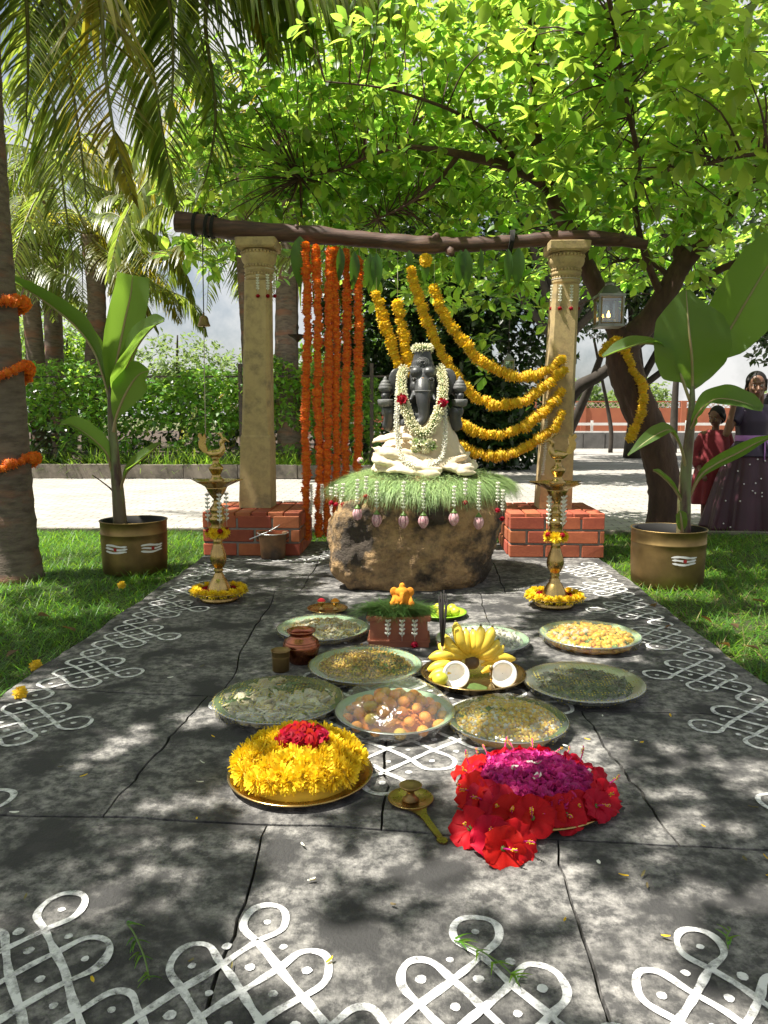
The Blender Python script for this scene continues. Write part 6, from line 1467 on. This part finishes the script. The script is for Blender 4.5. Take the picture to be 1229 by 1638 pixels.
# the 300 leaves that show largest stay single objects, the rest is one mass
P_ = A[:, :3, 3]; v = P_-np.array([0, 0, CAMH]); w = v@_fw; sx = CX+FPX*(v@_rt)/w; sy = CY-FPX*(v@_up)/w
size = np.linalg.norm(A[:, :3, 0], axis=1)/w; vis = (w > .5) & (sx > 5) & (sx < 1224) & (sy > 5) & (sy < 640)
order = np.argsort(-np.where(vis, size, -1)); near_i = order[:300]; rest = np.ones(len(A), bool); rest[near_i] = False
crown = None
V_, F_, m_ = scatter(LEAF, A[rest]); crown = np_mesh('crown', V_, F_, 'leaf', tree); crown['kind'] = 'stuff'
LM = mesh_of('tree_leaf', LEAF, 'leaf'); tl = wloc(tree)
for i in near_i:
    m = Matrix([tuple(r) for r in A[i]]); m.translation -= tl; inst('leaf', LM, tree, m)
# twigs carrying the leaf clusters
LB = np.array([tuple(q) for q in limbs]); tw = MB()
for p in tips[::3]:
    if p[1] < 4 and p[2] > 3: continue
    q = LB[np.argmin(((LB-p)**2).sum(1)+.15*np.maximum(0, LB[:, 2]-p[2]))]; L = np.linalg.norm(p-q)
    if L > 1.0: continue
    a = Vector(q); b = Vector(p); mdl = a.lerp(b, .5)+Vector((random.uniform(-.1, .1), random.uniform(-.1, .1), random.uniform(0, .12)))*L
    tw.tube(smooth_path([a, mdl, b], 3), [.007, .0045, .002], 4)
tw.build('twigs', 'bark', tree, world=True)['kind'] = 'stuff'
# yellow garland wound up the trunk
pts = [D(975, 550, 5.80), D(985, 543, 5.82), D(1000, 560, 5.86), D(1012, 590, 5.88), D(1026, 612, 5.86), D(1031, 640, 5.84), D(1024, 668, 5.84), D(1014, 690, 5.83), D(1008, 704, 5.82)]
garland('marigold_garland', 'yellow marigold garland wound round the curved tree trunk', pts[2:], .046, .038, MARI_Y, 'yellow garlands on the curved tree', pts[-1])
garland('marigold_garland', 'short end of yellow marigold garland by the lantern on the curved tree', [D(966, 562, 5.82), D(976, 550, 5.81), D(990, 544, 5.84)], .04, .036, MARI_Y, 'yellow garlands on the curved tree')

# ---- creeper hedge on its fence along the far side of the road
fence = thing('fence', 'dark iron fence posts standing inside the creeper hedge', 'fence', (-5, 12.25, 0))
for x in np.arange(-13, .4, 2.05):
    MB().box((x+.1, 12.05, .82), (.055, .055, 1.75)).build('post', 'iron', fence, world=True, smooth=False)
for z in (.3, 1.5): MB().box((-6.3, 12.12, z), (13.6, .02, .03)).build('rail', 'iron', fence, world=True, smooth=False)
def box_cloud(x0, x1, y0, y1, z0, z1, n, size, seed, zpow=1.0, keep=None):
    r = np.random.default_rng(seed); out = []
    for k in range(n):
        x = r.uniform(x0, x1); y = r.uniform(y0, y1); top = z1+.12*math.sin(x*2.1)+.08*math.sin(x*5.3+1)+.10*noise.noise(Vector((x*1.7, y, seed)))
        z = z0+(top-z0)*r.random()**zpow
        if keep and not keep(x, y, z): continue
        d = Vector((r.normal(), r.normal()-.5, r.normal()*.6-.3)).normalized(); zz = Vector((r.normal()*.5, -.5+r.normal()*.5, 1)); zz = zz-d*zz.dot(d); zz = zz.normalized() if zz.length > .1 else d.orthogonal().normalized(); yv = zz.cross(d); s = size*r.uniform(.6, 1.3)
        out.append(((d.x*s, yv.x*s, zz.x*s, x), (d.y*s, yv.y*s, zz.y*s, y), (d.z*s, yv.z*s, zz.z*s, z), (0, 0, 0, 1)))
    return np.array(out)
hed = thing('creeper_hedge', 'long bright green creeper hedge covering the fence across the road', 'hedge', (-5, 12.4, 0))
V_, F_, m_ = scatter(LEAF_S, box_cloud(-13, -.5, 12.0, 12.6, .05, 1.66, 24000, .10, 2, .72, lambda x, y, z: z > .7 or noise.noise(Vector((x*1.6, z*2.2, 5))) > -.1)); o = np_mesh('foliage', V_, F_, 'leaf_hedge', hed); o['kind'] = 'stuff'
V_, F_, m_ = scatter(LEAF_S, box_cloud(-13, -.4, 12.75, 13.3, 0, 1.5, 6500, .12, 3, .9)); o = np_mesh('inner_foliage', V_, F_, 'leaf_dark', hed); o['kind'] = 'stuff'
# weeds at its foot, strap-leaved plants
V = []; F = []
for k in range(9000):
    x = random.uniform(-12, -.6); y = random.uniform(11.75, 12.3); blade((x, y, 0), (random.uniform(-.7, .7), random.uniform(-.9, .3), 1), random.uniform(.15, .55), random.uniform(.004, .011), random.uniform(.4, 1.5), 3)
tag(np_mesh('weeds', np.array([tuple(v_) for v_ in V]), np.array(F), 'leaf_far'), 'tall green weeds along the kerb wall at the hedge foot', 'weeds', kind='stuff')
for i, x in enumerate((-6.6, -6.1, -5.6, -5.0, -4.3, -3.4)):
    t = thing('strap_leaf_plant', 'dark strap leaved plant growing at the hedge foot', 'plant', (x, 11.95, 0), 'strap leaved plants at the hedge foot'); V = []; F = []
    for k in range(26): a = random.uniform(0, 2*PI); blade((x, 11.95, .05), (math.cos(a)*.5, math.sin(a)*.5-.2, 1), random.uniform(.5, .95), .02, random.uniform(.8, 1.7), 5)
    np_mesh('leaves', np.array([tuple(v_) for v_ in V]), np.array(F), 'leaf_dark', t)

# ---- trees beyond
def bush_tree(name, label, base, h, lobes, m, size, seed, cat='tree', group=None, tr=.1, T=None, bark='dark_bark', per=6):
    b = Vector(base); t = thing(name, label, cat, b, group); top = b+Vector((0, 0, h))
    MB().tube(smooth_path([b, b+Vector((.08, 0, h*.35)), b+Vector((-.05, .05, h*.7)), top], 5), [tr*1.3, tr, tr*.7, tr*.3], 9).build('trunk', bark, t, world=True)
    for (c, r, n) in lobes: MB().tube(smooth_path([b+Vector((0, 0, h*.35)), (b+Vector((0, 0, h*.5))).lerp(Vector(c), .6)+Vector((0, 0, .1)), Vector(c)], 4), [tr*.55, tr*.35, tr*.1], 6).build('limb', bark, t, world=True)
    A_, _ = leaf_cloud(lobes, size, seed, per); V_, F_, m_ = scatter(T or LEAF_S, A_); o = np_mesh('crown', V_, F_, m, t); o['kind'] = 'stuff'; return t
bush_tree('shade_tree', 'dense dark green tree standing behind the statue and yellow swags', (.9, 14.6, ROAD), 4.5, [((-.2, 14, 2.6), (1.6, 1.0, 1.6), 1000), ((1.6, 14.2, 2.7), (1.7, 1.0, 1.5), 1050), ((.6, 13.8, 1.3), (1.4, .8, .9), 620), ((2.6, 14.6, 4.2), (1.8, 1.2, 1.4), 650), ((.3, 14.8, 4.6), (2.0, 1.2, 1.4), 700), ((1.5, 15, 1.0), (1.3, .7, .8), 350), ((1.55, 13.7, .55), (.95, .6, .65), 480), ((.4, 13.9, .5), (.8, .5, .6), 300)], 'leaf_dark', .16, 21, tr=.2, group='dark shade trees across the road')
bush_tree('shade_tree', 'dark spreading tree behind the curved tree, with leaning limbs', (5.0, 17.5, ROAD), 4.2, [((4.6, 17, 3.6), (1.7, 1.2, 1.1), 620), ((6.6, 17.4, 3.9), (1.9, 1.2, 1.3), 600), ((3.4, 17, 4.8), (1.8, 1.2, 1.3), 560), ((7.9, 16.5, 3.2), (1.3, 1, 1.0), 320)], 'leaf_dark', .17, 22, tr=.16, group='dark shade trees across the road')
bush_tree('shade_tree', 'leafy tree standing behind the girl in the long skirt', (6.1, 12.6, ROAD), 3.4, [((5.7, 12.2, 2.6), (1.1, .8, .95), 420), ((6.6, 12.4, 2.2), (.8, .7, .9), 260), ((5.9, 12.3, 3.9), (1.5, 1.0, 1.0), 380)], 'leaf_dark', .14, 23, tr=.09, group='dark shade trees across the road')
# leaning dark trunks seen across the road
for i, (p, r, lab) in enumerate((([(905, 655, 16.5), (925, 620, 16.4), (960, 600, 16.2), (1010, 560, 16), (1060, 520, 15.8)], .17, 'thick leaning dark branch across the road behind the stone pillar'), ([(905, 705, 19), (925, 660, 18.8), (945, 615, 18.5), (965, 560, 18)], .14, 'slim leaning dark trunk before the red wall'), ([(1078, 690, 20), (1080, 640, 20), (1083, 590, 20), (1085, 520, 20)], .11, 'thin upright dark trunk before the red wall'), ([(978, 690, 20), (972, 650, 20), (962, 600, 19.8), (950, 540, 19.5)], .06, 'very thin leaning stem before the red wall'))):
    P = [D(*q) for q in p]; zb = P[0].z; P = [Vector((P[0].x, P[0].y, ROAD))]+P if zb > .1 else P
    t = thing('tree_trunk', lab, 'tree trunk', P[0]); MB().tube(smooth_path(P, 5), [r, r*.9, r*.7, r*.5], 8).build('trunk', 'dark_bark', t, world=True)
for i, (x, y, h, w) in enumerate(((-9, 20, 3.6, 1.8), (-6.6, 22, 3.2, 1.6), (-4.6, 24, 3.0, 1.6), (-11.5, 24, 4.5, 2.4), (-2.2, 18, 2.6, 1.1), (-1.0, 16.5, 3.0, 1.2), (.2, 19, 5.5, 2.2), (-8.0, 18, 2.8, 1.2))):
    bush_tree('field_tree', ('airy pale tree beyond the hedge and palms', 'pale feathery tree between the palm trunks', 'low hazy tree beyond the hedge', 'tall airy tree at the far field edge', 'bright leafy tree top just above the hedge by the pillar', 'bright leafy tree between the palm trunk and the orange strands', 'tall green tree rising behind the orange strands', 'small airy tree over the hedge')[i], (x, y, -.05), h, [((x, y, h*.72), (w, w*.8, h*.30), 330), ((x+w*.4, y, h*.5), (w*.6, w*.6, h*.22), 170), ((x-w*.4, y+.3, h*.55), (w*.6, w*.6, h*.2), 170)], ('leaf_pale', 'leaf_pale', 'leaf_pale', 'leaf_far', 'leaf_hedge', 'leaf_hedge', 'leaf_far', 'leaf_far')[i], .15, 50+i, group='trees beyond the hedge', tr=.07)
# far belt of trees beyond the wall on the other side
rr = random.Random(5)
for i in range(16):
    x = -2+i*3.1+rr.uniform(-1, 1); y = rr.uniform(60, 85); h = rr.uniform(2.6, 4.2)
    bush_tree('distant_tree', 'hazy distant tree showing over the red wall', (x, y, -.05), h, [((x, y, h*.6), (rr.uniform(2, 3), 1.5, h*.42), 150)], 'leaf_pale', .45, 80+i, group='distant trees over the red wall', tr=.12)
# background greenery closing the view high up behind the curved tree
bush_tree('field_tree', 'large bright tree filling the view above the dark shade trees', (2.2, 11.6, ROAD), 5.6, [((-.6, 11.2, 4.3), (1.5, .9, .9), 520), ((1.4, 11.4, 4.6), (1.7, .9, 1.0), 560), ((3.6, 11.4, 4.4), (1.8, .9, 1.1), 560), ((5.4, 11, 4.6), (1.4, .9, 1.1), 420), ((.6, 10.8, 5.8), (2.6, 1.0, 1.0), 620), ((4.2, 10.6, 5.8), (2.2, 1.0, 1.0), 520)], 'leaf', .13, 61, tr=.12, group='trees beyond the hedge')

# ---- lawn grass
def lawn_blades(name, label, x0, x1, y0, y1, n, seed, m='grass', wide=False):
    global V, F
    V = []; F = []; r = random.Random(seed); k = 0
    while k < n:
        y = y0+(y1-y0)*r.random(); x = r.uniform(x0, x1); k += 1
        px_, py_, w_ = pix((x, y, 0))
        if wide != (px_ < -120 or px_ > 1350): continue
        a = r.uniform(0, 2*PI); tuft = .5+.5*noise.noise(Vector((x*5, y*5, seed)))
        blade((x, y, LAWN-.012), (math.cos(a)*.8, math.sin(a)*.8, r.uniform(.5, 1.3)), r.uniform(.05, .12)*(.6+tuft*.7), r.uniform(.0016, .0032), r.uniform(.4, 1.6), 2)
    return tag(np_mesh(name, np.array([tuple(v_) for v_ in V]), np.array(F), m), label, 'grass', kind='stuff')
lawn_blades('lawn_grass', 'short green lawn grass on the palm side of the platform', -3.6, -1.33, 1.7, 6.08, 85000, 1)
lawn_blades('lawn_grass', 'patchy green lawn grass on the curved tree side of the platform', 1.21, 3.6, 1.7, 6.08, 75000, 2)
lawn_blades('lawn_grass', 'lawn grass in the strip behind the boulder', -1.3, 1.2, 5.52, 6.08, 9000, 3)
lawn_blades('dry_grass', 'dry straw coloured blades scattered in the lawn by the curved tree', 1.21, 3.2, 1.8, 6.0, 6500, 4, 'grass_dry')

lawn_blades('lawn_grass', 'lawn grass running on beside the near palm', -6.0, -1.33, .2, 6.08, 60000, 6, wide=True)
lawn_blades('lawn_grass', 'lawn grass running on beyond the dented drum', 1.21, 6.0, .2, 6.08, 60000, 7, wide=True)

# ================================================================== RED WALL ACROSS THE ROAD
WY = 38.0; wt_ = thing('boundary_wall', 'long red boundary wall with lattice top and white rails', 'wall', (10, WY, ROAD))
for i in range(16):
    x = -6+i*2.4; MB().box((x+1.2, WY, .60), (2.16, .16, 1.30)).build('panel', 'red_wall', wt_, world=True, smooth=False)
    MB().box((x, WY-.03, .76), (.24, .26, 1.66)).build('pier', 'red_wall', wt_, world=True, smooth=False)
    MB().box((x+1.2, WY, 1.55), (2.16, .14, .06)).build('coping', 'red_wall', wt_, world=True, smooth=False)
    mb = MB()
    for k in range(9):
        for s in (-1, 1): mb.box((x+.24+k*.24, WY+.01*s, 1.385), (.035, .02, .36), rot=Matrix.Rotation(s*.785, 3, 'Y'))
    mb.build('lattice', 'lattice', wt_, world=True, smooth=False)
for j, (z, y) in enumerate(((.62, 30), (.30, 30))):
    for i in range(9):
        o = MB().box((-2+i*3.6, y, z+ROAD), (3.55, .05, .10)).build('rail', 'white_paint', wt_, world=True, smooth=False)
for i in range(10): MB().box((-3.8+i*3.6, 30.04, .30), (.09, .06, .80)).build('rail_post', 'white_paint', wt_, world=True, smooth=False)
pl = thing('planter_wall', 'low grey stone planter wall across the road below the red wall', 'wall', (5, 23, ROAD))
for i in range(14):
    w = random.uniform(.5, .75); x = 2.2+i*.62; MB().box((x, 22.6+.02*math.sin(i), .17), (.60, .35, .46)).build('block', 'planter_wall', pl, world=True, smooth=False)
bp_ = MB().box((6.2, 24.5, .13), (8.4, 3.4, .34)).build('planter_soil', 'soil', pl, world=True, smooth=False)

# ================================================================== PEOPLE
def loft(rings, n=40, fold=0, amp=0.0, seed=0, flare=None):
    "rings of (cx, cy, z, rx, ry) -> closed-sided tube with vertical folds growing downwards"
    V = []; K = len(rings)
    for i, (cx_, cy_, z, rx, ry) in enumerate(rings):
        u = 1-i/(K-1)
        for k in range(n):
            a = 2*PI*k/n; q = 1+amp*u*(math.sin(fold*a+seed)+.5*math.sin(fold*1.7*a+2*seed))
            V.append((cx_+math.cos(a)*rx*q, cy_+math.sin(a)*ry*q, z))
    F = [(i*n+k, i*n+(k+1) % n, (i+1)*n+(k+1) % n, (i+1)*n+k) for i in range(K-1) for k in range(n)]
    return MB().add(V, F)
def lerp_rings(r, m=5):
    out = []
    for a, b in zip(r[:-1], r[1:]):
        for k in range(m): t = k/m; s = t*t*(3-2*t)*.5+t*.5; out.append(tuple(x+(y-x)*s for x, y in zip(a, b)))
    return out+[r[-1]]
def hand(mb, w, d, s, curl=.5, up=Vector((0, -1, 0))):
    "palm at w pointing along d with five fingers"
    d = Vector(d).normalized(); side = d.cross(up).normalized(); nrm = side.cross(d)
    mb.cap(w, w+d*.05*s, .017*s, .022*s, 8); mb.ell(w+d*.045*s, (.026*s, .013*s, .03*s), 10, 6, rot=Matrix((side, nrm, d)).transposed())
    for k, (o, L) in enumerate(((-.021, .048), (-.007, .058), (.007, .056), (.020, .044))):
        a = w+d*.068*s+side*o*s; b = a+(d*(1-curl*.5)-nrm*curl*.6).normalized()*L*.5*s; c = b+(d*(1-curl*1.2)-nrm*curl).normalized()*L*.5*s
        mb.cap(a, b, .0078*s, .0072*s, 6); mb.cap(b, c, .0070*s, .0058*s, 6)
    a = w+d*.022*s+side*-.02*s; b = a+(d*.6-side*.8).normalized()*.03*s; mb.cap(a, b, .0095*s, .008*s, 6); mb.cap(b, b+(d*.9-side*.3).normalized()*.026*s, .008*s, .0065*s, 6)
def head_parts(t, mb, H0, s, turn, tilt=0.0):
    "adds head volumes to the body; returns rotation and a function for local head coordinates"
    rot = Matrix.Rotation(turn, 3, 'Z') @ Matrix.Rotation(tilt, 3, 'X')
    def h(x, y, z): return Vector(H0)+rot @ (Vector((x, y, z))*s)
    mb.ell(h(0, .012, .035), (.070*s, .086*s, .085*s), 18, 14, rot=rot); mb.ell(h(0, -.018, -.022), (.056*s, .066*s, .072*s), 16, 12, rot=rot)
    mb.ell(h(0, -.045, -.068), (.026*s, .024*s, .022*s), 12, 8, rot=rot); mb.cap(h(0, -.088, .005), h(0, -.104, -.022), .008*s, .012*s, 8)
    for q in (-1, 1):
        mb.ell(h(q*.071, .01, -.008), (.010*s, .018*s, .028*s), 10, 6, rot=rot); mb.ell(h(q*.032, -.066, -.018), (.022*s, .016*s, .02*s), 10, 6, rot=rot); mb.ell(h(q*.028, -.078, .032), (.024*s, .010*s, .008*s), 10, 6, rot=rot)
    mb.ell(h(0, -.082, -.046), (.022*s, .010*s, .010*s), 10, 6, rot=rot)
    return rot, h
def face(t, rot, h, s):
    for q in (-1, 1):
        e = MB().ell(h(q*.029, -.079, .012), (.0130*s, .006*s, .0055*s), 12, 7, rot=rot).build('eye', 'eye_white', t, world=True)
        MB().ell(h(q*.029-.002, -.0845, .012), (.0065*s, .003*s, .0058*s), 10, 6, rot=rot).build('iris', 'eye_dark', e, world=True)
        MB().tube([h(q*.016, -.086, .035), h(q*.030, -.086, .039), h(q*.046, -.079, .034)], [.0016*s, .0022*s, .0010*s], 6).build('eyebrow', 'hair', t, world=True)
    MB().ell(h(0, -.091, -.045), (.020*s, .007*s, .0065*s), 12, 6, rot=rot).build('lips', 'lips', t, world=True)
def person(label, base, s, skirt_m, top_m, turn, arms, skirt, top, hair_long=True, tilt=0.0, shoulder=1.02, bare_shin=0.0, sleeve=.5):
    b = Vector(base); t = thing('person', label, 'person', b); mb = MB()
    def p(x, y, z): return b+Vector((x, y, z))*s
    hz = 1.22; sh = shoulder
    for q in (-1, 1):                                        # legs, feet, one skin with the rest
        mb.cap(p(q*.075, 0, .62), p(q*.075, -.01, .36), .068*s, .048*s); mb.cap(p(q*.075, -.01, .36), p(q*.08, .01, .07), .046*s, .028*s); mb.cap(p(q*.08, .015, .035), p(q*.09, -.10, .022), .028*s, .022*s)
    mb.ell(p(0, 0, .64), (.125*s, .085*s, .11*s), 16, 10); mb.cap(p(0, .0, .68), p(0, .0, .86), .095*s, .105*s, 12); mb.ell(p(0, 0, .92), (.125*s, .075*s, .12*s), 16, 10); mb.cap(p(0, .01, .98), p(0, -.005, 1.10), .042*s, .036*s)
    for q, (el, wr, hd, cu) in zip((-1, 1), arms):
        so = p(q*.135, 0, .985); mb.cap(p(q*.08, 0, .985), so, .05*s, .045*s); E_ = p(*el); W_ = p(*wr); mb.cap(so, E_, .040*s, .031*s); mb.cap(E_, W_, .030*s, .021*s); hand(mb, W_, Vector(hd), s*1.0, cu)
    H0 = p(0, -.01, 1.17); rot, h = head_parts(t, mb, H0, s*.98, turn, tilt)
    fuse(mb, 'body', 'skin', t, .0058*s, 3, None, True); face(t, rot, h, s*.98)
    hm = MB(); hs = .98*s                                     # hair
    hm.ell(h(0, .026, .050), (.081*hs, .088*hs, .086*hs), 20, 14, rot=rot); hm.ell(h(0, .060, .0), (.076*hs, .055*hs, .085*hs), 16, 12, rot=rot)
    for q in (-1, 1): hm.cap(h(q*.066, -.018, .055), h(q*.077, .02, -.02), .017*hs, .013*hs)
    if hair_long: hm.tube(smooth_path([h(.0, .09, .0), h(.02, .12, -.08), h(.05, .11, -.2), h(.06, .10, -.34)], 5), [.035*s, .03*s, .026*s, .012*s], 10)
    fuse(hm, 'hair', 'hair', t, .007*s, 2, None, True)
    for nm, m, rings, fo, am in (('skirt', skirt_m, skirt, 9, .085), ('top', top_m, top, 5, .02)):
        R_ = lerp_rings([(b.x+x*s, b.y+y*s, b.z+z*s, rx*s, ry*s) for x, y, z, rx, ry in rings]); o = loft(R_, 72, fo, am, 1.3).build(nm, m, t, world=True)
        sm = o.modifiers.new('thickness', 'SOLIDIFY'); sm.thickness = .006*s; sm.offset = 1
    if sleeve:
        for q, (el, wr, hd, cu) in zip((-1, 1), arms):
            so = p(q*.115, 0, .99); E_ = so.lerp(p(*el), sleeve if sleeve <= 1 else 1); pts_ = [so, so.lerp(E_, .5), E_]
            if sleeve > 1: pts_.append(p(*el).lerp(p(*wr), sleeve-1))
            MB().tube(smooth_path(pts_, 4), [.060*s, .062*s, .058*s, .05*s], 14).build('sleeve', top_m, t, world=True)
    return t, p
gz = ROAD
g = D(1199, 838, 6.45)
girl, P1 = person('girl in a purple blouse and long maroon skirt, one hand on the banana leaf', (g.x, 6.48, gz), 1.015, 'maroon_silk', 'purple_silk', -.25,
    [((-.24, -.07, .80), (-.22, -.13, 1.02), (-.1, -.1, 1), .7), ((.22, .02, .76), (.21, -.10, .60), (0, -.4, -1), .4)],
    [(0, 0, .015, .34, .29), (0, 0, .20, .30, .26), (0, 0, .45, .24, .20), (0, 0, .62, .185, .145), (0, 0, .72, .13, .10), (0, 0, .745, .122, .092)],
    [(0, 0, .615, .205, .165), (0, 0, .68, .165, .13), (0, 0, .735, .125, .098), (0, 0, .80, .128, .098), (0, 0, .90, .140, .102), (0, 0, .98, .145, .085), (0, 0, 1.03, .085, .06)], sleeve=.55)
mb = MB()
for k in range(38):
    u = random.random(); a = -PI/2+random.uniform(-1.5, 1.5); z = .05+.56*u; rx = np.interp(z, [0, .2, .45, .62], [.35, .31, .25, .195]); q = P1(math.cos(a)*rx, math.sin(a)*rx*.85-.012, z); mb.ell(q, .007, 6, 4)
mb.build('skirt_beads', 'silver_dot', girl, world=True)['kind'] = 'stuff'
MB().lathe([(.132, .742), (.135, .752), (.135, .772), (.130, .782)], 40, caps=False, mod=lambda a, z, r: 1-.22*abs(math.sin(a))).v
sash = MB(); n = 40
V_s = []
for z, f in ((.738, 1.06), (.748, 1.09), (.772, 1.09), (.784, 1.06)):
    for k in range(n): a = 2*PI*k/n; V_s.append(P1(math.cos(a)*.128*f, math.sin(a)*.100*f, z))
sash.add(V_s, [(i*n+k, i*n+(k+1) % n, (i+1)*n+(k+1) % n, (i+1)*n+k) for i in range(3) for k in range(n)]); so_ = sash.build('sash', 'lilac', girl, world=True)
for dx in (-.015, .03): MB().tube([P1(.05, -.112, .76), P1(.05+dx, -.15, .68), P1(.05+dx*1.6, -.175, .58)], [.012, .015, .011], 8, flat=.35).build('sash_tail', 'lilac', so_, world=True)
ch = D(1140, 822, 6.75)
person('small child in a plain red knee length tunic beside the girl', (ch.x, 6.78, gz), .80, 'red_cotton', 'red_cotton', -.9,
    [((-.21, .03, .78), (-.17, -.10, .60), (.3, -.6, -.8), .5), ((.20, .02, .76), (.19, -.06, .56), (0, -.2, -1), .4)],
    [(0, 0, .24, .235, .165), (0, 0, .40, .215, .15), (0, 0, .60, .185, .13), (0, 0, .78, .155, .11), (0, 0, .80, .15, .11)],
    [(0, 0, .70, .168, .118), (0, 0, .80, .155, .112), (0, 0, .92, .155, .105), (0, 0, .99, .15, .088), (0, 0, 1.04, .075, .058)], hair_long=False, tilt=.25, sleeve=1.7)
wm = Vector((3.22, 6.75, gz))
person('person in a dark dress standing beside the girl, mostly out of view', wm, 1.12, 'black_cloth', 'black_cloth', -.3,
    [((-.22, -.02, .80), (-.24, -.10, 1.0), (0, -.2, 1), .5), ((.21, .02, .76), (.2, -.06, .56), (0, -.2, -1), .4)],
    [(0, 0, .015, .30, .26), (0, 0, .30, .25, .20), (0, 0, .62, .19, .14), (0, 0, .745, .13, .10)],
    [(0, 0, .66, .165, .13), (0, 0, .80, .132, .10), (0, 0, .92, .142, .10), (0, 0, .99, .14, .08), (0, 0, 1.03, .08, .06)], sleeve=.6)
